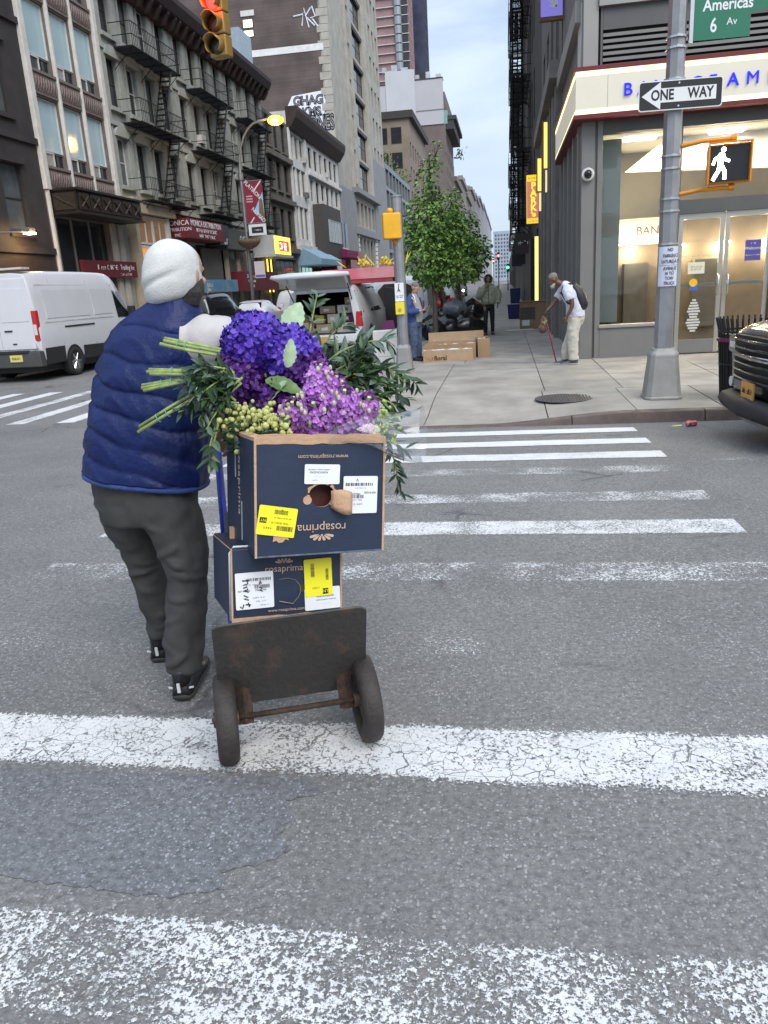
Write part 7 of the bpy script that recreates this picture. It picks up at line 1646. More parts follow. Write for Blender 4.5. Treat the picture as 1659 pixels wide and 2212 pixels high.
def street_litter():
    t = thing('drink_can', 'crushed pink and red drink can lying on the asphalt by the kerb', 'can', (2.04, 8.98, gz(8.98) + .033)); t.rotation_euler = (0, pi / 2, .25)
    b = MB(); b.loft([[(r * cos(a) * (1 + .12 * sin(3 * a + z * 40)), r * sin(a), z) for a in [2 * pi * k / 14 for k in range(14)]] for z, r in ((-.06, .024), (-.052, .032), (-.02, .030), (.01, .027), (.04, .031), (.052, .031), (.058, .026))]); b.build('can_body', mat('can print', (.55, .04, .10), .35, .3, col2=(.62, .50, .45), c2amt=.45, vs=30), t, smooth=True)
    t = thing('paper_scrap', 'yellow paper scrap on the asphalt next to the can', 'litter', (1.88, 9.0, gz(9.0) + .004)); b = MB(); b.add([(-.06, -.02, .0), (.05, -.03, .004), (.07, .02, .012), (-.02, .03, .004), (0, 0, .014)], [(0, 1, 4), (1, 2, 4), (2, 3, 4), (3, 0, 4)]); b.build('scrap', mat('scrap yellow', (.62, .56, .16), .7, var=.1), t)
    t = thing('flattened_cardboard', 'flat white cardboard sheet lying on the sidewalk before the brown box', 'litter', (.42, 25.6, SW + .02), .2); b = MB(); b.box(-.45, .45, -.25, .25, -.012, .004); b.build('sheet', mat('white card', (.55, .55, .50), .8, var=.08), t)
    ck = mat('corrugated brown', (.33, .21, .12), .85, var=.12, vs=4, bump=.15, bs=20); ck2 = mat('corrugated tan', (.40, .27, .17), .85, var=.12, vs=4)
    t = thing('cardboard_box', 'tall brown cardboard box standing against the right wall', 'cardboard box', (.98, 26.6, SW), -.06); b = MB(); b.box(-.52, .52, -.35, .35, 0, .86); b.build('carton', ck, t, bevel=.01); block(t, 'printed_circle', -.50, -.02, -.356, -.351, .30, .68, mat('carton print', (.11, .085, .07), .8)); block(t, 'shipping_label', -.44, -.20, -.358, -.352, .10, .28, WLAB); block(t, 'carton_flap', -.52, .52, -.40, -.2, .862, .875, ck2)
    t = thing('plastic_tote', 'navy blue plastic tote on the sidewalk beyond the brown box', 'container', (.40, 33.5, SW)); b = MB(); b.loft([[(sx * w, sy * d, z) for sx, sy in ((1, 1), (-1, 1), (-1, -1), (1, -1))] for z, w, d in ((0, .30, .25), (.52, .33, .28), (.56, .35, .30), (.60, .34, .29))]); b.build('tub', mat('navy plastic', (.012, .018, .085), .35, var=.2), t, bevel=.03)
    t = thing('plastic_tote', 'small blue bin standing farther along the right sidewalk', 'container', (.62, 54, SW)); b = MB(); b.loft([[(sx * w, sy * d, z) for sx, sy in ((1, 1), (-1, 1), (-1, -1), (1, -1))] for z, w, d in ((0, .30, .3), (.95, .34, .33), (1.0, .34, .33))]); b.build('tub', mat('navy plastic', (.012, .018, .085), .35, var=.2), t, bevel=.03)
    # open flat cardboard boxes with cut greens
    wht = mat('white wrap paper', (.60, .66, .66), .7, var=.1, vs=9)
    def flat_box(label_, x, y, w, d, h, rz, m, fl, z=SW):
        t = thing('flower_carton', label_, 'cardboard box', (x, y, z), rz); th = .012
        for nm, a in (('front_panel', (-w / 2, w / 2, -d / 2, -d / 2 + th)), ('back_panel', (-w / 2, w / 2, d / 2 - th, d / 2)), ('side_panel', (-w / 2, -w / 2 + th, -d / 2 + th, d / 2 - th)), ('side_panel', (w / 2 - th, w / 2, -d / 2 + th, d / 2 - th))): block(t, nm, *a, 0, h if nm != 'back_panel' else h + fl, m)
        block(t, 'bottom_panel', -w / 2 + th, w / 2 - th, -d / 2 + th, d / 2 - th, .002, .012, m); rr = random.Random(int(x * 77)); b = MB(); rows = []
        for i in range(11): rows.append([(-w / 2 + th + (w - 2 * th) * i / 10, -d / 2 + th + (d - 2 * th) * j / 5, h * .82 + rr.uniform(-.03, .05)) for j in range(6)])
        b.loft(rows, 0, False, closed=False); b.build('wrap_paper', wht, t, smooth=True)
        return t
    t = flat_box('front open flower carton with dark lettering on the sidewalk', -1.24, 16.75, 1.05, .42, .24, .10, ck2, 0)
    text('floral', .13, mat('carton ink', (.05, .03, .025), .8), t, (-.16, -.214, .075), ext=.0005, bold=.003); text('~~~~', .09, mat('carton ink red', (.35, .12, .07), .8), t, (-.40, -.214, .07), ext=.0005)
    flat_box('middle open flower carton behind the lettered one', -1.22, 17.24, 1.10, .42, .32, .08, ck, 0)
    flat_box('rear flower carton with a tall raised back flap', -1.12, 17.80, 1.25, .5, .36, .06, ck2, .16)
    t = flat_box('narrow carton standing at the sidewalk side of the flower cartons', -.52, 17.5, .26, .8, .40, .1, ck, .0)
    # white box at the foot of the pole
    t = thing('white_box', 'white carton with printed frame at the kerb beside the shorter pole', 'cardboard box', (-2.42, 15.75, RD + .02), .12); b = MB(); b.box(-.24, .24, -.2, .2, 0, .86); b.build('carton', mat('white carton', (.62, .60, .57), .75, var=.06, vs=4), t, bevel=.01)
    for (a, c, e, g) in ((-.14, .14, .52, .525), (-.14, .14, .36, .365), (-.14, -.135, .36, .525), (.135, .14, .36, .525)): block(t, 'printed_line', a, c, -.203, -.2005, e, g, INKG)
    block(t, 'tape', -.03, .03, -.203, -.2005, 0, .05, ck)
    # pile of black rubbish bags by the trees
    rr = random.Random(15); bagm = mat('black bin bag', (.014, .014, .018), .25, var=.4, vs=4, spec=.7); grey = mat('grey bin bag', (.16, .18, .22), .3, var=.25, vs=5, spec=.6)
    labs = ['black rubbish bag in front of the second tree trunk', 'black rubbish bag leaning on the first tree trunk', 'pale grey plastic bag on top of the rubbish pile', 'black rubbish bag at the kerb end of the pile', 'black rubbish bag on top beside the hooded walker', 'black rubbish bag lowest in the pile, nearest the sidewalk', 'black rubbish bag at the back of the pile', 'slumped black rubbish bag between the two trees']
    for i, (x, y, z, r, m) in enumerate(((-1.25, 24.0, SW, .42, bagm), (-2.15, 23.4, SW, .36, bagm), (-1.55, 24.6, .42, .36, grey), (-2.1, 25.2, SW, .48, bagm), (-1.05, 25.0, .35, .38, bagm), (-.95, 24.2, SW, .32, bagm), (-1.5, 26.3, SW, .6, bagm), (-1.72, 23.9, SW, .40, bagm))):
        t = thing('rubbish_bag', labs[i], 'rubbish bag', (x, y, z), 0, 'rubbish bags piled by the trees'); b = MB(); rings = []
        for k in range(13):
            th = pi * k / 12; row = []
            for j in range(20):
                ph = 2 * pi * j / 20; d = Vector((sin(th) * cos(ph), sin(th) * sin(ph), -cos(th))); nz_ = 1 + .16 * mnoise.noise(d * 2.2 + Vector((i * 5, 0, 0))) + .10 * abs(mnoise.noise(d * 6 + Vector((0, i * 3, 0)))); q = Vector((d.x * r * 1.1, d.y * r, max(0, (d.z * .8 + .72)) * r)) * nz_
                if th > 2.85: q = Vector((q.x * .5, q.y * .5, q.z + .06))
                row.append(q)
            rings.append(row)
        b.loft(rings, 0, True); b.build('bag', m, t, smooth=True)
street_litter()
# ------------------------------------------------------------------ street trees
def street_tree(label_, x, y, blobs, h, seed, nleaf, bark):
    t = thing('street_tree', label_, 'tree', (x, y, SW)); rr = random.Random(seed); b = MB()
    tr = [(0, 0, 0), (.02, .01, 1.2), (-.02, .03, 2.4), (.02, 0, h * .7), (0, 0, h * .95)]; q = spline(tr, 5); b.tube(q, [.075 * (1 - .85 * i / len(q)) + .008 for i in range(len(q))], 10); tips = []
    for c, r in blobs:
        s = Vector((0, 0, max(1.5, c[2] - r[2] * .8))); e = Vector(c); b.tube([s, s.lerp(e, .5) + Vector((0, 0, -.08)), e], [.028, .018, .008], 6); tips.append((e, r))
        for k in range(6): d = Vector((rr.uniform(-1, 1) * r[0], rr.uniform(-1, 1) * r[1], rr.uniform(-.6, .9) * r[2])); b.tube([e * .9 + s * .1, e + d * .5, e + d * .95], [.010, .007, .003], 5)
    b.build('trunk', bark, t, smooth=True)
    b = MB(); tot = sum(r[0] * r[1] * r[2] for _, r in blobs)
    for e, r in tips:
        n = int(nleaf * r[0] * r[1] * r[2] / tot)
        for i in range(n):
            while True:
                d = Vector((rr.uniform(-1, 1), rr.uniform(-1, 1), rr.uniform(-1, 1)))
                if .25 < d.length < 1: break
            d *= 1 + .28 * mnoise.noise(d * 2.6 + Vector((seed, e.x * 3, e.z)))
            if mnoise.noise(d * 3.4 + Vector((e.x, seed, e.z))) < -.14: continue
            p = e + Vector((d.x * r[0], d.y * r[1], d.z * r[2])); ln = rr.uniform(.07, .14)
            leaf_mesh(b, p, Vector((d.x, d.y, d.z * .4 - .35)) + Vector((rr.uniform(-.7, .7), rr.uniform(-.7, .7), rr.uniform(-.5, .5))), (rr.uniform(-.6, .6), rr.uniform(-.6, .6), 1), ln, ln * .72, 0 if rr.random() < .6 else rr.choice((1, 2)), .2, .15)
    b.build('crown', [mat('maple leaf', (.19, .35, .075), .5, var=.35, vs=2), mat('maple leaf light', (.32, .48, .12), .5, var=.3, vs=2), mat('maple leaf dark', (.075, .17, .045), .5, var=.3, vs=2)], t)
bark = mat('tree bark', (.115, .095, .080), .9, var=.3, vs=12, bump=.5, bs=30, stretch=(1, 1, .25))
street_tree('nearer young street tree with a narrow leafy crown beside the shorter pole', -2.0, 22.5, [((-.10, 0, 2.35), (.75, .8, .85)), ((.45, .1, 2.1), (.62, .7, .60)), ((.05, .1, 3.25), (.80, .8, .80)), ((-.05, 0, 4.15), (.34, .4, .75)), ((.2, 0, 4.9), (.18, .2, .45)), ((-.62, 0, 2.9), (.42, .45, .5)), ((.50, .0, 2.9), (.5, .5, .5))], 5.2, 3, 7000, bark)
street_tree('farther young street tree with a rounder crown in front of the rubbish bags', -1.48, 25.2, [((.2, 0, 2.3), (.80, .8, .75)), ((-.35, 0, 2.6), (.7, .7, .8)), ((.05, 0, 3.2), (.66, .7, .62)), ((.62, 0, 2.5), (.45, .5, .5)), ((-.1, 0, 3.9), (.35, .4, .45)), ((.25, 0, 5.3), (.15, .2, .15))], 4.4, 8, 6200, bark)
b = MB(); rr_ = random.Random(2)
for i in range(500): leaf_mesh(b, (rr_.uniform(-2.2, -.9), rr_.uniform(22.2, 26), SW + .01), (rr_.uniform(-.5, .5), rr_.uniform(-.5, .5), 1), (rr_.uniform(-1, 1), -1, .3), rr_.uniform(.06, .16), .03)
o = b.build('tree_pit_plants', GREEN_D); tag(o, 'low dark green ground cover in the tree pit', 'ground cover', kind='stuff')

# ------------------------------------------------------------------ lights down the street
def far_signals():
    for i, (x, y, z, c, lab) in enumerate(((.35, 118, 3.2, (.03, 1, .25), 'tiny green traffic light far down the street'), (-1.0, 122, 5.0, (1, .06, .03), 'tiny red traffic light far down the street'), (-3.0, 210, 6.2, (1, .10, .04), 'smallest red traffic light at the end of the street'))):
        t = thing('distant_signal', lab, 'traffic light', (x, y, SW)); b = MB(); b.tube([(0, 0, 0), (0, 0, z + .5)], .07, 6); b.build('pole', IRON, t); b = MB(); b.box(-.2, .2, -.2, .1, z - .6, z + .5); b.build('housing', IRON, t); b = MB(); b.cyl((0, -.22, z), .17, .05, 'y', 12); b.build('lens', emis('far lens %d' % i, c, 9), t)
    for i, (x, y, lab) in enumerate(((-5.6, 96, 'pair of headlamps of an oncoming car far down the street'), (-8.6, 130, 'dimmer pair of headlamps farther down the street'))):
        t = thing('distant_car', lab, 'car', (x, y, RD)); b = MB(); b.loft([[(sx * w, yy, zz) for sx, zz in ((-1, .3), (1, .3), (1, .95), (.8, h), (-.8, h), (-1, .95))] for yy, w, h in ((0, .85, 1.0), (.9, .92, 1.08), (1.6, .92, 1.6), (3.6, .92, 1.62), (4.4, .88, 1.0))]); b.build('body', mat('far car grey', (.10, .10, .11), .3, var=.1), t)
        for sx in (-.6, .6): b = MB(); b.cyl((sx, -.02, .72), .13, .05, 'y', 12); b.build('headlamp', emis('far headlamp', (1, .95, .85), 12), t)
        for sx in (-.8, .8):
            for yy in (.8, 3.5): b = MB(); b.cyl((sx, yy, .33), .33, .2, 'x', 14); b.build('wheel', IRON, t)
far_signals()
# ------------------------------------------------------------------ vehicles
def paint(name, col, rough=.28): return mat(name, col, rough, var=.03, vs=2, coat=.6, spec=.5)
CARGLASS = mat('car glass', (.012, .014, .016), .05, var=.2, vs=1, spec=.6)
TYRE = mat('car tyre', (.022, .022, .022), .8, var=.2, vs=20); BLACKPL = mat('black plastic', (.020, .020, .021), .6, var=.15, vs=6)
ALLOY = mat('alloy rim', (.45, .45, .46), .3, .85, var=.08); REDL = mat('red lamp', (.45, .012, .014), .15, var=.15, vs=9, coat=.5); CLEARL = mat('clear lamp', (.62, .62, .62), .12, var=.1, coat=.5)
PLATE_Y = mat('plate yellow', (.62, .55, .18), .5, var=.05); PLATE_O = mat('plate orange', (.62, .30, .06), .5, var=.05)
class Car:
    """lofted body: stations (y, zlow, zbelt, zroof, wlow, wbelt, wroof) from the rear (y=0) forwards"""
    def __init__(s, name, label_, cat, loc, rz, st, col, group=None, cap=(True, True)):
        s.t = thing(name, label_, cat, loc, rz, group); s.st = st; s.col = col
        q = spline(st, 3) if len(st) > 2 else st; s.q = q; rings = []
        for (y, zl, zb, zr, wl, wb, wr) in q:
            dz = zr - zb; half = [(wl * .80, zl), (wl * .97, zl + .05), (wl, zl + .14), ((wl + wb) / 2 + .012, zl + (zb - zl) * .55), (wb, zb - .06), (wb - .012, zb)]
            half += [(wb + (wr - wb) * .55, zb + dz * .55), (wr, zr - min(.10, dz * .3)), (wr * .93, zr - min(.035, dz * .1)), (wr * .6, zr), ]
            rings.append([(x, y, z) for x, z in half] + [(-x, y, z) for x, z in half[::-1]])
        b = MB(); b.loft(rings, 0, False)
        k = len(rings[0])
        if cap[0]: b.add(rings[0], [tuple(range(k - 1, -1, -1))][:1])
        if cap[1]: b.add(rings[-1], [tuple(range(k))])
        s.body = b.build('body', col, s.t, smooth=True); bm = s.body.modifiers.new('edge', 'EDGE_SPLIT'); bm.split_angle = radians(38)
    def sta(s, y):
        q = s.q
        for a, c in zip(q, q[1:]):
            if a[0] <= y <= c[0]: u = (y - a[0]) / max(1e-6, c[0] - a[0]); return [a[i] + (c[i] - a[i]) * u for i in range(7)]
        return list(q[0] if y < q[0][0] else q[-1])
    def sx(s, y, z):
        _, zl, zb, zr, wl, wb, wr = s.sta(y)
        if z >= zb: u = (z - zb) / max(1e-6, zr - min(.10, (zr - zb) * .3) - zb); return (wb - .012) + (wr - wb + .012) * min(1, u)
        m = zl + (zb - zl) * .55; wm = (wl + wb) / 2 + .012
        if z >= m: return wm + (wb - wm) * (z - m) / max(1e-6, zb - .06 - m) if z < zb - .06 else wb
        return wl + (wm - wl) * (z - zl - .14) / max(1e-6, m - zl - .14) if z > zl + .14 else wl
    def side(s, name, poly, m, sides=(1, -1), off=.012, th=.004):
        """panel on the side: poly of (y,z)"""
        for sd in sides:
            b = MB(); cy = sum(p[0] for p in poly) / len(poly); cz = sum(p[1] for p in poly) / len(poly)
            o_ = [(sd * (s.sx(y, z) + off), y, z) for y, z in poly]; i_ = [(sd * (s.sx(y, z) - .02), y, z) for y, z in poly]; n = len(poly)
            c = (sd * (s.sx(cy, cz) + off), cy, cz); vs = o_ + i_ + [c]
            f = [(i, (i + 1) % n, 2 * n) for i in range(n)] + [(n + i, n + (i + 1) % n, (i + 1) % n, i) for i in range(n)]
            if sd < 0: f = [t_[::-1] for t_ in f]
            b.add(vs, f); b.build(name, m, s.t)
    def line(s, pts, m=None, sides=(1, -1), r=.006):
        for sd in sides:
            b = MB(); b.tube([(sd * (s.sx(y, z) + .001), y, z) for y, z in pts], r, 4); b.build('panel_gap', m or BLACKPL, s.t)
    def box(s, name, x0, x1, y0, y1, z0, z1, m, bevel=.01):
        return block(s.t, name, x0, x1, y0, y1, z0, z1, m, bevel)
    def wheels(s, ys, r=.36, w=.24, x=None, arch=True, rim=ALLOY, spokes=6):
        for y in ys:
            for sd in (1, -1):
                xx = sd * ((x or s.sx(y, r * 1.2)) - w / 2 + .01)
                if arch:
                    b = MB(); n = 14; rows = []
                    for k in range(n + 1):
                        a = pi * (-.06 + 1.12 * k / n); rows.append([(sd * (s.sx(y, .7) + .006), y + rr * cos(a), r + rr * sin(a)) for rr in (r * .3, r * 1.17)])
                    b.loft(rows, 0, False, closed=False); b.build('wheel_arch', BLACKPL, s.t)
                e = bpy.data.objects.new('wheel', None); link(e, s.t); e.location = (xx + sd * .012, y, r)
                b = MB(); rings = []
                for k in range(24):
                    a = 2 * pi * k / 24; rings.append([(q * w, rr * cos(a), rr * sin(a)) for q, rr in ((-.5, r * .62), (-.5, r * .92), (-.36, r), (.36, r), (.5, r * .92), (.5, r * .62))])
                rings.append(rings[0]); b.loft(rings, 0, False); b.build('tyre', TYRE, e, smooth=True)
                b = MB(); b.cyl((sd * w * .30, 0, 0), r * .63, .05, 'x', 20); b.cyl((sd * w * .42, 0, 0), r * .14, .04, 'x', 10)
                for k in range(spokes):
                    a = 2 * pi * k / spokes; b.tube([(sd * w * .42, 0, 0), (sd * w * .40, r * .6 * cos(a), r * .6 * sin(a))], r * .09, 5)
                b.build('rim', rim, e)
def cargo_van():
    st = [(0, .42, 1.28, 2.50, .92, 1.00, .84), (.10, .40, 1.28, 2.54, 1.0, 1.02, .87), (.9, .38, 1.28, 2.58, 1.01, 1.03, .88), (3.2, .36, 1.28, 2.58, 1.01, 1.03, .88), (4.0, .36, 1.27, 2.52, 1.01, 1.03, .86), (4.45, .36, 1.26, 2.30, 1.01, 1.02, .80), (4.95, .36, 1.24, 1.80, 1.0, 1.0, .74), (5.25, .36, 1.18, 1.42, .98, .98, .70), (5.7, .36, 1.02, 1.12, .93, .93, .68), (5.85, .40, .80, .90, .86, .86, .6)]
    wh = paint('van white', (.62, .62, .645), .32); c = Car('cargo_van', 'white high-roof cargo van stopped at the left edge of the street', 'van', (-11.90, 17.2, RD), 0, st, wh); t = c.t
    c.wheels((1.38, 4.85), .36, .24)
    # dark lower cladding and bumper
    c.box('rear_bumper', -1.0, 1.0, -.12, .12, .36, .74, mat('bumper dark grey', (.060, .060, .058), .6, var=.15, vs=5), .03); c.box('bumper_step', -.72, .72, -.15, -.05, .70, .76, BLACKPL)
    c.side('sill_cladding', [(.12, .40), (.95, .40), (.95, .78), (.12, .78)], BLACKPL); c.side('sill_cladding', [(1.85, .38), (4.4, .38), (4.4, .66), (1.85, .72)], BLACKPL)
    # rear doors
    for x0, x1 in ((-.93, -.006), (.006, .93)):
        b = MB(); b.prism([(x0, .78), (x1, .78), (x1 * (.90 if x1 > .5 else 1), 2.40), (x0 * (.90 if x0 < -.5 else 1), 2.40)], -.025, .02, 'y'); d = b.build('rear_door', wh, t, bevel=.012)
        b = MB(); xa, xb = (x0 + .12, x1 - .10) if x0 < -.5 else (x0 + .10, x1 - .12); b.prism([(xa, 1.42), (xb, 1.42), (xb * .94, 2.18), (xa * .94, 2.18)], -.035, -.024, 'y'); b.build('door_inset', wh, d, bevel=.01)
    b = MB(); b.box(.14, .34, -.045, -.024, 1.20, 1.235); b.build('door_handle', BLACKPL, t); b = MB(); b.box(.30, .40, -.04, -.024, .90, .93); b.build('badge', BLACKPL, t)
    c.box('plate', .22, .54, -.145, -.122, .50, .66, PLATE_Y, .004); text('~~~~~~~', .075, INK, t, (.38, -.148, .58), ext=.001, sx=.8)
    for sd in (-1, 1):
        b = MB(); b.box(sd * .93 - .05, sd * .93 + .075, -.03, .10, .96, 1.66); o = b.build('tail_lamp', REDL, t, bevel=.02); b = MB(); b.box(sd * .93 - .03, sd * .93 + .05, -.036, -.028, 1.10, 1.34); b.build('lamp_insert', CLEARL, o); b = MB(); b.box(sd * .90 - .05, sd * .90 + .05, -.15, -.10, .80, .92); b.build('reflector', CLEARL, t)
    # roof channel, side rail, doors
    c.line([(.95, .82), (.90, 1.9), (.86, 2.40)], mat('soft gap', (.30, .30, .32), .6)); c.line([(2.55, .72), (2.58, 1.7), (2.60, 2.34)]); c.line([(3.75, .70), (3.78, 1.6), (3.80, 2.28)])
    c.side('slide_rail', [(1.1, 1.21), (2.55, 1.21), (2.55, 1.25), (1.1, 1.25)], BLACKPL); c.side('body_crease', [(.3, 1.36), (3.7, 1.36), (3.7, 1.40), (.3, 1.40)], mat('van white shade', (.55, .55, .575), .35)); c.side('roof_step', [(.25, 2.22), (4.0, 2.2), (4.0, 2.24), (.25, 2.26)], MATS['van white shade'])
    c.side('pressed_panel', [(.45, 1.46), (2.45, 1.46), (2.45, 2.12), (.45, 2.12)], wh, off=.014); c.side('pressed_panel', [(2.70, 1.46), (3.68, 1.46), (3.68, 2.12), (2.70, 2.12)], wh, off=.014)
    c.side('side_window', [(3.95, 1.34), (4.9, 1.30), (4.82, 1.52), (4.45, 2.02), (3.95, 2.06)], CARGLASS, off=.022)
    b = MB(); b.box(1.02, 1.22, 4.55, 4.68, 1.36, 1.62); b.build('mirror', BLACKPL, t, bevel=.02)
    b = MB(); b.add([(-.72, 4.52, 2.27), (.72, 4.52, 2.27), (.70, 5.24, 1.47), (-.70, 5.24, 1.47)], [(0, 3, 2, 1)]); b.build('windscreen', CARGLASS, t)
    b = MB(); b.box(-1.0, .85, -.02, .3, 2.60, 2.645); b.build('ladder_rack', mat('rack pale', (.55, .52, .46), .5), t)
    b = MB(); b.box(-.85, .85, .2, 5.6, .22, .40); b.build('underbody', BLACKPL, t)
cargo_van()
SUV = [(0, .48, 1.02, 1.22, .84, .90, .80), (.10, .40, 1.05, 1.60, .93, .97, .78), (.34, .36, 1.06, 1.80, .95, .98, .76), (1.4, .34, 1.06, 1.86, .96, .99, .77), (2.6, .34, 1.05, 1.84, .96, .99, .76), (3.2, .34, 1.04, 1.62, .96, .98, .74), (3.75, .34, 1.02, 1.16, .96, .97, .80), (4.6, .36, .98, 1.06, .94, .95, .78), (4.95, .42, .84, .94, .86, .88, .66)]
SEDAN = [(0, .46, .84, .90, .80, .84, .66), (.12, .36, .88, .98, .86, .88, .70), (.75, .30, .90, 1.04, .88, .90, .70), (1.35, .28, .90, 1.38, .89, .91, .62), (2.0, .28, .90, 1.45, .89, .91, .62), (2.7, .28, .90, 1.38, .89, .91, .62), (3.4, .28, .89, 1.00, .89, .90, .68), (4.2, .30, .80, .86, .87, .87, .66), (4.55, .38, .66, .72, .78, .80, .54)]
def car_common(c, glass_rows, rear, L_, tail=REDL, plate=True):
    t = c.t
    for poly in glass_rows: c.side('side_window', poly, CARGLASS)
    c.line([(glass_rows[0][0][0] + .0, .5), (glass_rows[0][0][0] + .02, 1.0)]) 
    b = MB(); b.add([(-rear[0], rear[2], rear[3]), (rear[0], rear[2], rear[3]), (rear[1], rear[4], rear[5]), (-rear[1], rear[4], rear[5])], [(0, 1, 2, 3)]); b.build('rear_window', CARGLASS, t)
    for sd in (-1, 1):
        b = MB(); b.box(sd * .78 - .12, sd * .78 + .12, -.015, .22, .78, 1.0); b.build('tail_lamp', tail, t, bevel=.02); b = MB(); b.box(sd * .70 - .12, sd * .70 + .12, L_ - .16, L_ - .02, .64, .78); b.build('headlamp', CLEARL, t, bevel=.02)
        b = MB(); b.box(sd * 1.0 - .09, sd * 1.0 + .09, 3.05, 3.16, 1.02, 1.18); b.build('mirror', c.col, t, bevel=.02)
    if plate: b = MB(); b.box(-.16, .16, -.03, -.005, .70, .86); b.build('plate', PLATE_O, t)
    b = MB(); b.box(-.84, .84, -.06, .12, .38, .60); b.build('bumper', BLACKPL, t, bevel=.03); b = MB(); b.box(-.75, .75, .2, L_ - .3, .2, .38); b.build('underbody', BLACKPL, t)
SUVG = [[(2.45, 1.10), (3.45, 1.08), (3.10, 1.50), (2.45, 1.70)], [(1.45, 1.10), (2.36, 1.10), (2.36, 1.71), (1.45, 1.73)], [(.42, 1.14), (1.36, 1.11), (1.36, 1.73), (.62, 1.68)]]
SEDG = [[(2.0, .95), (3.1, .95), (2.62, 1.28), (2.0, 1.34)], [(1.1, .98), (1.92, .95), (1.92, 1.34), (1.45, 1.28)]]
def suv(label_, loc, rz, col, group='cars parked along the street', rack=True):
    c = Car('parked_car', label_, 'car', loc, rz, SUV, col, group); c.wheels((.95, 3.9), .36, .24); car_common(c, SUVG, (.74, .66, .115, 1.18, .30, 1.70), 4.95)
    b = MB(); b.add([(-.68, 2.78, 1.80), (.68, 2.78, 1.80), (.74, 3.66, 1.24), (-.74, 3.66, 1.24)], [(0, 3, 2, 1)]); b.build('windscreen', CARGLASS, c.t)
    if rack:
        for sd in (-1, 1): b = MB(); b.tube([(sd * .62, .7, 1.86), (sd * .62, .8, 1.92), (sd * .62, 2.4, 1.92), (sd * .62, 2.5, 1.86)], .02, 6); b.build('roof_rail', ALLOY, c.t)
    return c
def sedan(label_, loc, rz, col, group='cars parked along the street'):
    c = Car('parked_car', label_, 'car', loc, rz, SEDAN, col, group); c.wheels((.9, 3.6), .33, .22); car_common(c, SEDG, (.66, .56, .80, 1.03, 1.30, 1.36), 4.55)
    b = MB(); b.add([(-.56, 2.75, 1.37), (.56, 2.75, 1.37), (.64, 3.36, 1.04), (-.64, 3.36, 1.04)], [(0, 3, 2, 1)]); b.build('windscreen', CARGLASS, c.t); return c
WHITEC = paint('car white', (.64, .65, .67), .25); BLACKC = paint('car black', (.012, .012, .014), .18); GREYC = paint('car grey', (.16, .165, .17), .25); REDC = paint('car dark red', (.10, .012, .015), .25)
suv('black SUV with roof rails parked behind the person in the beanie', (-11.95, 28.7, RD), 0, BLACKC)
sedan('small white car parked ahead of the black SUV', (-11.9, 34.9, RD), 0, WHITEC)
suv('white SUV parked farther along the opposite kerb', (-11.2, 41.2, RD), 0, WHITEC, rack=False)
suv('grey SUV parked beyond the white SUV on the opposite side', (-12.0, 49.0, RD), 0, GREYC)
suv('dark red SUV parked beyond the rubbish bags', (-3.6, 33.5, RD), 0, REDC)
suv('white SUV parked past the dark red one, behind the trees', (-3.5, 40.5, RD), 0, WHITEC)
sedan('grey sedan parked past the white SUV on the right kerb', (-3.5, 48, RD), 0, GREYC)
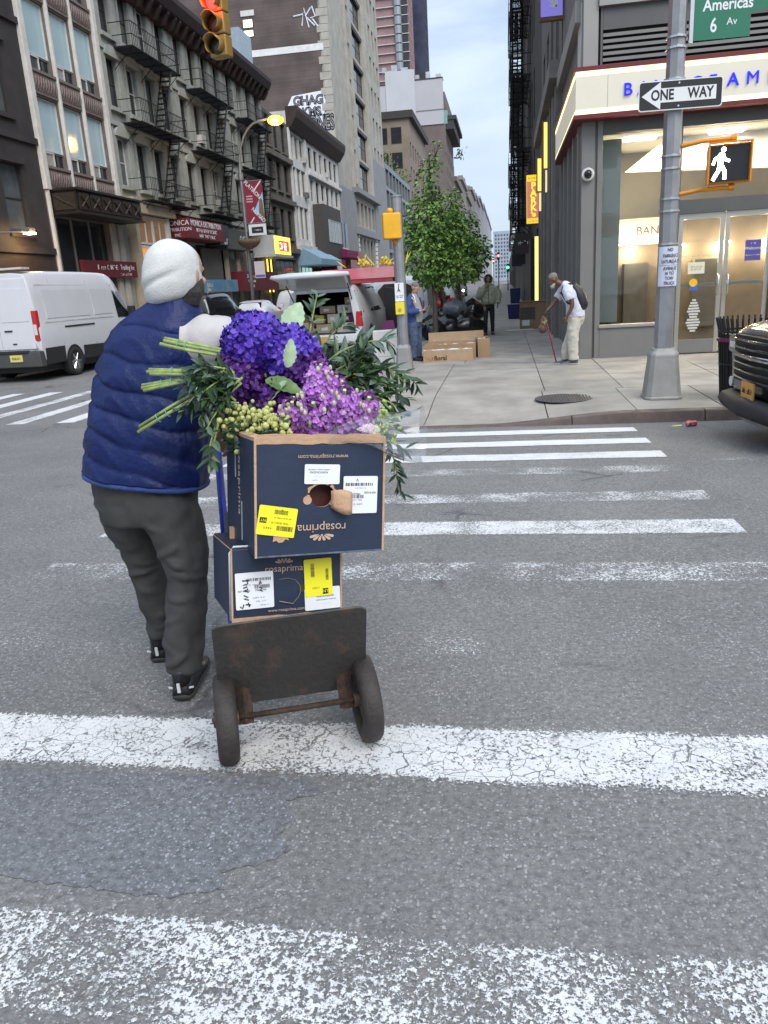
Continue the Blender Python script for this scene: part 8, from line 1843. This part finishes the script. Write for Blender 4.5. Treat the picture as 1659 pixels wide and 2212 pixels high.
def open_suv():
    st = [(0.0, .46, 1.02, 1.74, .93, .96, .78), (.25, .40, 1.05, 1.82, .96, .99, .79), (1.0, .36, 1.06, 1.88, .97, 1.0, .80), (2.4, .34, 1.06, 1.90, .97, 1.0, .80), (3.3, .34, 1.05, 1.86, .97, 1.0, .79), (3.9, .34, 1.04, 1.62, .97, .99, .78), (4.4, .36, 1.03, 1.16, .97, .98, .82), (5.3, .38, 1.0, 1.08, .96, .97, .82), (5.6, .44, .86, .96, .90, .90, .7)]
    c = Car('open_suv', 'white SUV with raised tailgate and cargo of flower boxes', 'car', (-4.50, 19.4, RD), 0, st, WHITEC, cap=(False, True)); t = c.t
    c.wheels((1.1, 4.5), .38, .26)
    G_ = [[(2.95, 1.12), (4.1, 1.10), (3.75, 1.52), (2.95, 1.74)], [(1.85, 1.12), (2.85, 1.12), (2.85, 1.75), (1.85, 1.75)], [(.28, 1.14), (1.72, 1.13), (1.72, 1.75), (.40, 1.68)]]
    for poly in G_: c.side('side_window', poly, CARGLASS, off=.007)
    for y in (1.78, 2.90): c.line([(y, .48), (y, 1.10), (y + .01, 1.74)])
    # dark cargo space
    dk = mat('cargo trim', (.030, .027, .025), .8, var=.2, vs=4)
    b = MB(); x, z0, z1, y1 = .80, .66, 1.68, 2.6; b.quad((-x, .02, z0), (x, .02, z0), (x, y1, z0), (-x, y1, z0)); b.quad((-x, .02, z1), (-x, y1, z1), (x, y1, z1), (x, .02, z1)); b.quad((-x, .02, z0), (-x, y1, z0), (-x, y1, z1), (-x, .02, z1)); b.quad((x, .02, z0), (x, .02, z1), (x, y1, z1), (x, y1, z0)); b.quad((-x, y1, z0), (x, y1, z0), (x, y1, z1), (-x, y1, z1)); b.build('cargo_space', dk, t)
    # rear frame round the opening
    for sd in (-1, 1):
        b = MB(); b.prism([(sd * .78, .62), (sd * .955, .62), (sd * .965, 1.05), (sd * .80, 1.70), (sd * .66, 1.70), (sd * .76, 1.0)][::sd], -.02, .06, 'y'); b.build('rear_pillar', WHITEC, t, bevel=.01)
        b = MB(); b.prism([(sd * .80, .82), (sd * .975, .82), (sd * .955, 1.18), (sd * .83, 1.18)][::sd], -.045, .10, 'y'); b.build('tail_lamp', REDL, t, bevel=.012)
    b = MB(); b.box(-.72, .72, -.01, .06, 1.66, 1.80); b.build('rear_header', WHITEC, t); b = MB(); b.box(-.95, .95, -.16, .10, .42, .66); b.build('bumper', WHITEC, t, bevel=.04); b = MB(); b.box(-.80, .80, -.15, .02, .662, .685); b.build('bumper_step', BLACKPL, t); b = MB(); b.box(-.16, .16, -.175, -.16, .46, .60); b.build('plate', PLATE_O, t)
    # raised tailgate, hinged at the roof, slightly above level
    g = bpy.data.objects.new('tailgate', None); link(g, t); g.location = (0, .0, 1.80); g.rotation_euler = (radians(-14), 0, 0)
    b = MB(); rows = []
    for i in range(9):
        u = i / 8; y = -1.22 * u; w = .76 + .20 * u; zc = .03 * sin(u * pi) ; rows.append([(-w, y, zc - .05), (-w * .96, y, zc + .02), (-w * .5, y, zc + .055), (w * .5, y, zc + .055), (w * .96, y, zc + .02), (w, y, zc - .05), (w * .8, y, zc - .07), (-w * .8, y, zc - .07)])
    b.loft(rows, 0, True); b.build('panel', WHITEC, g, smooth=True); b = MB(); b.box(-.62, .62, -.62, -.12, .058, .066); b.build('glass', CARGLASS, g); b = MB(); b.box(-.10, .10, -1.0, -.9, .06, .075); b.build('badge', ALLOY, g)
    for x_ in (-.35, -.12): b = MB(); b.box(x_, x_ + .09, -.78, -.72, .058, .07); b.build('hinge', BLACKPL, g)
    for sd in (-1, 1): b = MB(); b.tube([(sd * .74, .02, 1.45), (sd * .76, -.52, 1.86)], .014, 6); b.build('gas_strut', BLACKPL, t)
    # open front door on the kerb side
    b = MB(); b.prism([(0, .45), (1.05, .45), (1.05, 1.10), (.85, 1.66), (0, 1.72)], -.03, .03, 'y', M=Matrix.Translation((1.0, 3.9, 0)) @ Matrix.Rotation(radians(-62), 4, 'Z')); b.build('open_door', mat('door inner dark', (.025, .025, .027), .6, var=.15), t)
    return c
open_suv()
def suv_cargo():
    rr = random.Random(44); cols = [((.50, .36, .24), 'tan'), ((.60, .58, .54), 'white'), ((.16, .05, .10), 'maroon'), ((.55, .22, .06), 'orange'), ((.42, .30, .20), 'brown'), ((.62, .52, .06), 'yellow'), ((.55, .50, .42), 'cream')]
    spots = [(-3.95, 20.0, .47, .62, .24, 1), (-4.55, 20.0, .47, .50, .22, 0), (-5.05, 20.0, .47, .34, .42, 3), (-3.98, 20.05, .72, .34, .20, 2), (-4.35, 20.05, .71, .30, .22, 6), (-4.72, 20.1, .71, .24, .20, 5), (-4.0, 20.1, .94, .46, .20, 1), (-4.5, 20.15, .95, .40, .18, 4), (-3.92, 20.2, 1.15, .26, .17, 0)]
    for i, (x, y, z, w, h, k) in enumerate(spots):
        t = thing('cargo_box', '%s flower box in the open SUV, %s' % (cols[k][1], ('bottom row by the kerb side', 'bottom row middle', 'bottom row far side, tall', 'second row by the kerb side', 'second row middle', 'second row far side, small', 'third row by the kerb side', 'third row middle', 'topmost, by the kerb side')[i]), 'box', (x, y, z), rr.uniform(-.06, .06), 'boxes in the open SUV')
        block(t, 'carton', -w / 2, w / 2, -.25, .25, 0, h, mat('cargo ' + cols[k][1], cols[k][0], .8, var=.12, vs=6), .006); block(t, 'label', -w * .25, w * .1, -.254, -.251, h * .3, h * .65, WLAB if k != 1 else INKG)
    t = thing('pink_flower_box', 'long pink and red flower box lying on the roof of the white SUV', 'box', (-3.25, 20.2, 1.68), .02, None); b = MB(); b.box(-1.35, .50, -.3, .6, .06, .32); b.build('carton', mat('pink carton', (.56, .12, .16), .6, col2=(.62, .26, .28), c2amt=.5, vs=1.2), t, bevel=.01); block(t, 'lower_tray', -1.3, .45, -.28, .58, -.04, .058, mat('red tray', (.30, .03, .04), .6, var=.2)); b = MB()
    b = MB()
    for i in range(60): c = (rr.choice((-.35, .25)) + rr.gauss(0, .09), .1 + rr.gauss(0, .1), .38 + abs(rr.gauss(0, .09))); b.ball(c, rr.uniform(.02, .05), 6, 4)
    for i in range(8): leaf_mesh(b, (rr.uniform(-.8, .8), .1, .36), (rr.uniform(-1, 1), 0, .6), (0, -1, 0), .35, .03)
    o = b.build('yellow_flowers', mat('yellow bloom', (.72, .58, .06), .6, var=.25, vs=20), t); o['kind'] = 'stuff'
suv_cargo()
def white_van_behind():
    st = [(0, .42, 1.1, 1.78, .92, .97, .82), (.15, .40, 1.1, 1.95, .97, 1.0, .84), (1.2, .38, 1.1, 2.12, .98, 1.0, .85), (3.2, .36, 1.1, 2.12, .98, 1.0, .85), (3.9, .36, 1.08, 1.70, .98, 1.0, .80), (4.5, .36, 1.02, 1.14, .96, .97, .75), (5.0, .4, .85, .93, .88, .88, .6)]
    c = Car('white_van', 'white van with open rear door standing behind the person in blue', 'van', (-3.62, 26.6, RD), 0, st, WHITEC); t = c.t; c.wheels((1.0, 4.0), .34, .22)
    b = MB(); pts = [(-.62, .62), (.72, .62), (.76, 1.2), (.62, 1.66), (.30, 1.80), (-.40, 1.80), (-.62, 1.6)]; b.prism(pts, -.03, .02, 'y'); b.build('cargo_opening', mat('cargo trim', (.030, .027, .025), .8), t)
    b = MB(); b.prism([(0, .5), (.85, .5), (.90, 1.15), (.72, 1.72), (0, 1.82)], -.03, .03, 'y', M=Matrix.Translation((.93, -.02, 0)) @ Matrix.Rotation(radians(-78), 4, 'Z')); b.build('open_rear_door', WHITEC, t, bevel=.015)
    b = MB(); b.box(-.95, .95, -.10, .1, .40, .60); b.build('bumper', GREYC, t, bevel=.03)
    for sd in (-1, 1): b = MB(); b.box(sd * .92 - .05, sd * .92 + .05, -.04, .1, .8, 1.2); b.build('tail_lamp', REDL, t)
    c.side('side_window', [(3.0, 1.16), (3.9, 1.12), (3.6, 1.6), (3.0, 1.72)], CARGLASS)
white_van_behind()
def black_suv_right():
    st = [(0, .48, 1.02, 1.22, .84, .90, .80), (.10, .40, 1.05, 1.60, .93, .97, .78), (.34, .36, 1.06, 1.80, .95, .98, .76), (1.4, .34, 1.06, 1.86, .96, .99, .77), (2.6, .34, 1.06, 1.84, .96, .99, .76), (3.3, .34, 1.06, 1.40, .96, .98, .74), (3.7, .34, 1.06, 1.16, .96, .97, .82), (4.5, .34, 1.04, 1.14, .95, .96, .82), (4.86, .36, 1.00, 1.10, .90, .93, .78), (5.0, .40, .95, 1.03, .80, .86, .70), (5.04, .46, .80, .90, .70, .76, .6)]
    c = Car('black_suv', 'black SUV nosing into the frame at the right kerb with chrome grille bars', 'car', (7.36, 7.98, gz(7.98)), pi / 2 + .06, st, BLACKC); t = c.t; c.wheels((.95, 4.05), .38, .25); car_common(c, SUVG, (.74, .66, .115, 1.18, .30, 1.70), 5.0, plate=False)
    Y = 5.06; chrome = mat('chrome dull', (.42, .42, .42), .16, 1.0, var=.1)
    b = MB(); b.prism([(-.62, .56), (.62, .56), (.66, 1.0), (-.66, 1.0)], Y - .06, Y + .0, 'y'); b.build('grille', BLACKPL, t)
    for i in range(6): b = MB(); z = .60 + .072 * i; b.tube([(-.62, Y + .005, z), (0, Y + .05, z), (.62, Y + .005, z)], .014 if i != 3 else .03, 6); b.build('grille_bar', chrome if i == 3 else BLACKC, t, smooth=True)
    for sd in (-1, 1):
        b = MB(); b.prism([(sd * .62, .78), (sd * .90, .82), (sd * .90, .98), (sd * .64, .99)][::sd], Y - .22, Y - .02, 'y'); o = b.build('headlamp', mat('lamp smoked', (.10, .10, .10), .1, var=.1, coat=.6), t, bevel=.015); b = MB(); b.box(sd * .76 - .08, sd * .76 + .08, Y - .025, Y - .012, .86, .92); b.build('lamp_insert', CLEARL, o)
        b = MB(); b.cyl((sd * .74, Y - .03, .52), .05, .04, 'y', 14); b.build('fog_lamp', CLEARL, t)
    b = MB(); b.tube([(-.90, Y - .16, .36), (-.70, Y - .0, .36), (0, Y + .07, .36), (.70, Y - .0, .36), (.90, Y - .16, .36)], [.06, .09, .10, .09, .06], 8, sq=1.3); b.build('bumper_lip', BLACKPL, t, smooth=True); b = MB(); b.tube([(-.92, Y - .16, .26), (-.70, Y - .0, .245), (0, Y + .06, .245), (.70, Y - .0, .245), (.92, Y - .16, .26)], .022, 6); b.build('chin_strip', mat('strip grey', (.30, .30, .30), .3, .6, var=.1), t, smooth=True)
    b = MB(); b.box(-.155, .155, Y + .07, Y + .085, .44, .60); b.build('plate', PLATE_O, t); text('~~~ ~~~~', .07, INK, t, (0, Y + .088, .52), (pi / 2, 0, pi), ext=.001, sx=.85)
black_suv_right()
# ------------------------------------------------------------------ other people
def stooped():
    X, Y = 1.17, 15.05; t = thing('person', 'bearded person in white shirt and cream trousers stooping over a cane', 'person', (X, Y, SW))
    # local axes: he faces -x (towards the street); y+ is away from the camera
    b = MB(); P = lambda *p: p
    limb(b, [P(.10, 0, .90, .11, .13), P(.06, 0, 1.12, .10, .13), P(-.04, 0, 1.32, .11, .16), P(-.13, 0, 1.43, .07, .08), P(-.19, 0, 1.47, .052), P(-.24, 0, 1.50, .05)], up=(1, 0, 0))
    for s, kx, ax in ((-1, .04, .07), (1, .0, -.05)): limb(b, [P(.09, s * .09, .90, .085), P(kx, s * .10, .50, .06), P(ax, s * .10, .10, .038)])
    limb(b, [P(-.09, -.20, 1.36, .05), P(.02, -.25, 1.10, .042), P(-.07, -.24, .88, .028)]); hand(b, P(-.07, -.24, .88), (-.25, .05, -1), (-.6, .6, 0), (-1, 0, 0), .55)
    limb(b, [P(-.12, .18, 1.36, .05), P(-.26, .20, 1.14, .042), P(-.40, .10, 1.00, .028)]); hand(b, P(-.40, .10, 1.0), (-.5, -.2, -.7), (-.3, -.3, -.8), (0, -1, .3), .9)
    at, Mh = head(b, P(-.31, 0, 1.53), (-.86, -.02, -.50), (-.5, 0, .86), 1.02)
    fuse(b, 'body', M_SKIND, t, .011, 2)
    b = MB(); b.ball(at(0, -.025, .055), (.079, .092, .072), 14, 10, M=Mh); fuse(b, 'hair', mat('hair grey short', (.20, .17, .15), .9, var=.4, vs=40), t, .010, 2)
    b = MB(); b.ball(at(0, .062, -.085), (.058, .042, .048), 12, 8, M=Mh); b.ball(at(0, .035, -.07), (.066, .05, .04), 12, 8, M=Mh); fuse(b, 'beard', mat('beard grey', (.42, .40, .38), .9, var=.3, vs=60), t, .009, 2)
    tee = cloth('white tee', (.58, .58, .66), .85); b = MB()
    limb(b, [P(.10, 0, .86, .17, .20), P(.095, 0, .98, .165, .195), P(.05, 0, 1.15, .145, .185), P(-.03, 0, 1.30, .145, .20), P(-.10, 0, 1.41, .105, .155), P(-.16, 0, 1.455, .068, .075)], up=(1, 0, 0), seg=20)
    limb(b, [P(-.08, -.16, 1.37, .085), P(-.045, -.225, 1.27, .092), P(-.015, -.245, 1.17, .086)], seg=14); limb(b, [P(-.10, .16, 1.37, .085), P(-.16, .21, 1.28, .09), P(-.22, .205, 1.20, .08)], seg=14)
    fuse(b, 'shirt', tee, t, .012, 3, (.03, .09))
    b = MB(); limb(b, [P(.10, 0, .95, .15, .18), P(.10, 0, .84, .165, .19), P(.08, 0, .74, .14, .17)], up=(1, 0, 0), seg=18)
    for s, kx, ax in ((-1, .05, .08), (1, .0, -.04)): limb(b, [P(.09, s * .09, .82, .12, .105), P(.06, s * .10, .62, .108, .10), P(kx, s * .10, .42, .10, .095), P(ax - .02, s * .10, .22, .095, .09), P(ax - .01, s * .10, .08, .098, .092)], seg=16)
    fuse(b, 'trousers', cloth('cream trousers', (.52, .49, .42), .85), t, .012, 3, (.03, .10))
    for s, ax in ((-1, .09), (1, -.03)): shoe('shoe', (ax + .02, s * .10, .0), (-1, -.05 * s), (mat('shoe slate', (.10, .11, .12), .7, var=.2), mat('shoe sole white', (.6, .6, .56), .6)), t, .30, .055, .09)
    # belongings
    k = thing('backpack', 'black backpack worn by the stooping bearded person', 'backpack', (X, Y, SW)); b = MB(); limb(b, [P(.165, 0, 1.00, .10, .15), P(.20, 0, 1.10, .13, .17), P(.14, 0, 1.27, .12, .165), P(.05, 0, 1.42, .07, .13)], up=(1, 0, -.3), seg=16); fuse(b, 'bag', mat('black nylon', (.014, .014, .018), .5, var=.3, vs=9), k, .012, 3)
    for s in (-1, 1): b = MB(); b.tube([(.03, s * .11, 1.46), (-.13, s * .115, 1.43), (-.17, s * .12, 1.30), (-.06, s * .165, 1.12), (.10, s * .16, 1.05)], .018, 6, sq=.5); b.build('strap', MATS['black nylon'], k)
    c = thing('cane', 'red walking cane in the hand of the stooping person', 'cane', (X - .12, Y + .06, SW)); b = MB(); b.tube([(-.11, 0, 0), (-.22, .02, .45), (-.32, .03, .86)], [.012, .012, .013], 8); b.build('shaft', mat('cane red', (.28, .012, .018), .35, var=.1), c, smooth=True); b = MB(); b.tube([(-.32, .03, .86), (-.34, .02, .91), (-.30, .0, .945), (-.24, -.02, .93)], .016, 8); b.build('handle', BLACKPL, c, smooth=True); b = MB(); b.cyl((-.108, 0, .015), .018, .03, 'z', 10); b.build('rubber_foot', TYRE, c)
    g = thing('plastic_bag', 'crumpled yellow and brown bag held in front of the stooping person', 'bag', (X - .47, Y + .08, .72)); b = MB(); b.ball((0, 0, .0), (.07, .08, .12), 12, 8); b.ball((-.02, 0, -.12), (.08, .08, .09), 12, 8); o = fuse(b, 'bag', mat('bag brown', (.10, .06, .045), .6, col2=(.65, .55, .12), c2amt=.35, vs=6), g, .012, 1, (.05, .05))
stooped()
def hooded():
    X, Y = -.51, 24.3; t = thing('person', 'person in pale green hooded jacket and black trousers walking towards the trees', 'person', (X, Y, SW)); P = lambda *p: p
    b = MB(); limb(b, [P(0, 0, .92, .15, .11), P(0, 0, 1.2, .14, .10), P(0, 0, 1.42, .15, .09), P(0, -.01, 1.50, .055), P(0, -.01, 1.56, .05)], up=(1, 0, 0))
    for s, fy in ((-1, -.14), (1, .10)): limb(b, [P(s * .09, 0, .92, .085), P(s * .10, fy * .5, .5, .058), P(s * .10, fy, .1, .036)])
    limb(b, [P(-.20, 0, 1.40, .05), P(-.27, -.02, 1.14, .042), P(-.14, -.16, 1.30, .03), P(-.06, -.19, 1.42, .026)]); hand(b, P(-.06, -.19, 1.42), (.35, 0, .9), (.4, .8, 0), (1, 0, 0), .8)
    limb(b, [P(.20, 0, 1.40, .05), P(.28, .02, 1.12, .042), P(.27, -.06, .88, .027)]); hand(b, P(.27, -.06, .88), (0, -.1, -1), (-1, 0, 0), (0, -1, 0), .5)
    at, Mh = head(b, P(0, -.02, 1.62), (-.1, -1, -.12), (0, 0, 1)); fuse(b, 'body', mat('skin tan', (.24, .14, .10), .55, var=.1, vs=18), t, .012, 2)
    jk = cloth('sage jacket', (.33, .35, .26), .75); b = MB()
    limb(b, [P(0, 0, .90, .205, .15), P(0, 0, .97, .235, .18), P(0, 0, 1.15, .23, .175), P(0, 0, 1.34, .225, .16), P(0, 0, 1.44, .17, .12), P(0, 0, 1.51, .09, .09)], up=(1, 0, 0), seg=20)
    limb(b, [P(-.19, 0, 1.39, .10), P(-.27, -.01, 1.22, .10), P(-.27, -.05, 1.13, .098), P(-.17, -.14, 1.26, .085), P(-.09, -.185, 1.37, .06)], seg=14); limb(b, [P(.19, 0, 1.39, .10), P(.28, .01, 1.20, .10), P(.29, .0, 1.05, .09), P(.275, -.05, .92, .06)], seg=14)
    fuse(b, 'jacket', jk, t, .013, 3, (.035, .07))
    b = MB(); b.box(-.008, .008, -.19, -.165, .93, 1.44); b.build('zip', mat('zip dark', (.04, .045, .03), .5), t)
    b = MB(); rings = []
    for i in range(9):
        u = i / 8; y = -.115 + .22 * u; r = .128 - .09 * max(0, u - .5) * 1.6; rings.append([(r * cos(a) * (1 if sin(a) < .5 else .95), y, 1.625 + r * 1.12 * sin(a)) for a in [2 * pi * k / 18 for k in range(18)]])
    b.loft(rings, 0, False); o = b.build('hood', cloth('pale hood', (.56, .51, .45), .85), t, smooth=True); o.modifiers.new('s', 'SOLIDIFY').thickness = .018
    b = MB(); b.ball(at(0, -.03, .04), (.088, .085, .085), 12, 8, M=Mh); b.ball(at(-.06, .03, -.05), (.03, .05, .10), 8, 6, M=Mh); b.ball(at(.06, .03, -.05), (.03, .05, .10), 8, 6, M=Mh); fuse(b, 'hair', mat('hair brown', (.045, .025, .018), .7, var=.3, vs=30), t, .012, 1)
    tr = mat('black jeans', (.016, .016, .018), .8, var=.2, vs=9); b = MB(); limb(b, [P(0, 0, .98, .16, .115), P(0, 0, .86, .165, .12), P(0, 0, .78, .15, .11)], up=(1, 0, 0))
    for s, fy in ((-1, -.14), (1, .10)): limb(b, [P(s * .085, 0, .84, .09), P(s * .095, fy * .3, .6, .078), P(s * .10, fy * .6, .42, .066), P(s * .10, fy, .10, .056)])
    fuse(b, 'trousers', tr, t, .012, 3, (.015, .1))
    for s, fy in ((-1, -.14), (1, .10)): shoe('shoe', (s * .10, fy + .05, .0), (s * .1, -1), (mat('shoe brown', (.10, .055, .045), .6, var=.2), TYRE), t, .29, .055, .09)
hooded()
def blue_hoodie():
    X, Y = -1.97, 17.15; t = thing('person', 'person in blue zip top and jeans looking at a phone by the white van', 'person', (X, Y, SW + .0), radians(-20)); P = lambda *p: p
    # faces +x, a little towards the camera
    b = MB(); limb(b, [P(0, 0, .88, .12, .15), P(.02, 0, 1.1, .13, .15), P(0, 0, 1.30, .11, .16), P(.01, 0, 1.40, .055), P(.03, 0, 1.46, .055)], up=(1, 0, 0))
    for s in (-1, 1): limb(b, [P(0, s * .09, .88, .085), P(.02, s * .11, .48, .058), P(-.01, s * .12, .1, .038)])
    limb(b, [P(0, -.20, 1.31, .05), P(-.01, -.24, 1.06, .043), P(.24, -.17, 1.05, .028)]); hand(b, P(.24, -.17, 1.05), (.8, .5, .25), (.1, .3, 1), (0, .3, 1), .8)
    limb(b, [P(0, .20, 1.31, .05), P(.01, .24, 1.06, .043), P(.24, .10, 1.06, .028)]); hand(b, P(.24, .10, 1.06), (.8, -.5, .25), (.1, -.3, 1), (0, -.3, 1), .8)
    at, Mh = head(b, P(.055, 0, 1.525), (.85, -.12, -.52), (.5, 0, .86), 1.0); fuse(b, 'body', M_SKIN, t, .010, 2)
    for s in (-1, 1): b = MB(); b.ball(at(s * .03, .086, .012), .010, 8, 6); b.build('eye', M_EYE, t, smooth=True)
    b = MB(); b.ball(at(0, -.022, .05), (.081, .094, .075), 14, 10, M=Mh); fuse(b, 'hair', mat('hair grey', (.16, .145, .13), .85, var=.35, vs=40), t, .010, 2)
    bl = cloth('blue sweat', (.030, .062, .200), .8); b = MB()
    limb(b, [P(-.02, 0, .80, .15, .18), P(-.01, 0, .95, .16, .185), P(-.015, 0, 1.12, .15, .185), P(-.03, 0, 1.28, .12, .185), P(-.02, 0, 1.37, .085, .12), P(-.01, 0, 1.41, .06, .07)], up=(1, 0, 0), seg=20)
    limb(b, [P(0, -.18, 1.31, .085), P(-.01, -.245, 1.16, .08), P(.0, -.25, 1.06, .076), P(.12, -.215, 1.045, .066), P(.22, -.18, 1.05, .05)], seg=14); limb(b, [P(0, .18, 1.31, .085), P(0, .245, 1.16, .08), P(.02, .245, 1.06, .076), P(.13, .18, 1.05, .066), P(.22, .12, 1.06, .05)], seg=14)
    fuse(b, 'jacket', bl, t, .012, 3, (.025, .08))
    b = MB(); limb(b, [P(.06, -.01, .82, .115, .12), P(.075, -.01, 1.0, .13, .125), P(.06, -.01, 1.18, .105, .11), P(.035, -.01, 1.33, .075, .09), P(.02, 0, 1.40, .055, .06)], up=(1, 0, 0), seg=16); fuse(b, 'tee', cloth('grey tee', (.30, .295, .28), .9), t, .012, 3, (.012, .07))
    b = MB(); b.tube([(.03, -.10, 1.40), (.085, -.115, 1.33), (.10, -.12, 1.22)], .012, 6); b.build('zip_edge', WLAB, t)
    jn = cloth('blue jeans', (.060, .085, .150), .85, var=.3); b = MB(); limb(b, [P(0, 0, .92, .15, .165), P(0, 0, .80, .155, .175), P(0, 0, .72, .13, .16)], up=(1, 0, 0))
    for s in (-1, 1): limb(b, [P(0, s * .09, .80, .115, .10), P(.01, s * .10, .60, .10, .092), P(.02, s * .11, .42, .088, .085), P(.0, s * .12, .20, .082, .08), P(0, s * .12, .06, .085, .082)], seg=16)
    fuse(b, 'trousers', jn, t, .012, 3, (.025, .09))
    for s in (-1, 1): shoe('shoe', (-.02, s * .12, .0), (1, s * .12), (mat('shoe black', (.018, .018, .020), .38), TYRE), t, .29, .055, .09)
    ph = thing('phone', 'black phone held by the person in the blue top', 'phone', (X, Y, SW), radians(-20)); b = MB(); b.box(-.035, .035, -.005, .005, -.07, .07, M=Matrix.Translation((.365, -.035, 1.125)) @ Matrix.Rotation(radians(70), 4, 'Z') @ Matrix.Rotation(radians(50), 4, 'X')); b.build('case', BLACKC, ph, bevel=.004)
    s = thing('shopping_bag', 'purple and brown carrier bag hanging at the white SUV', 'bag', (-3.05, 20.4, .05), .1); b = MB(); b.prism([(-.20, 0), (.24, 0), (.16, .62), (-.10, .62)], -.08, .08, 'y'); b.build('paper', mat('purple paper', (.15, .02, .11), .6, col2=(.26, .17, .13), c2amt=.35, vs=2), s)
blue_hoodie()
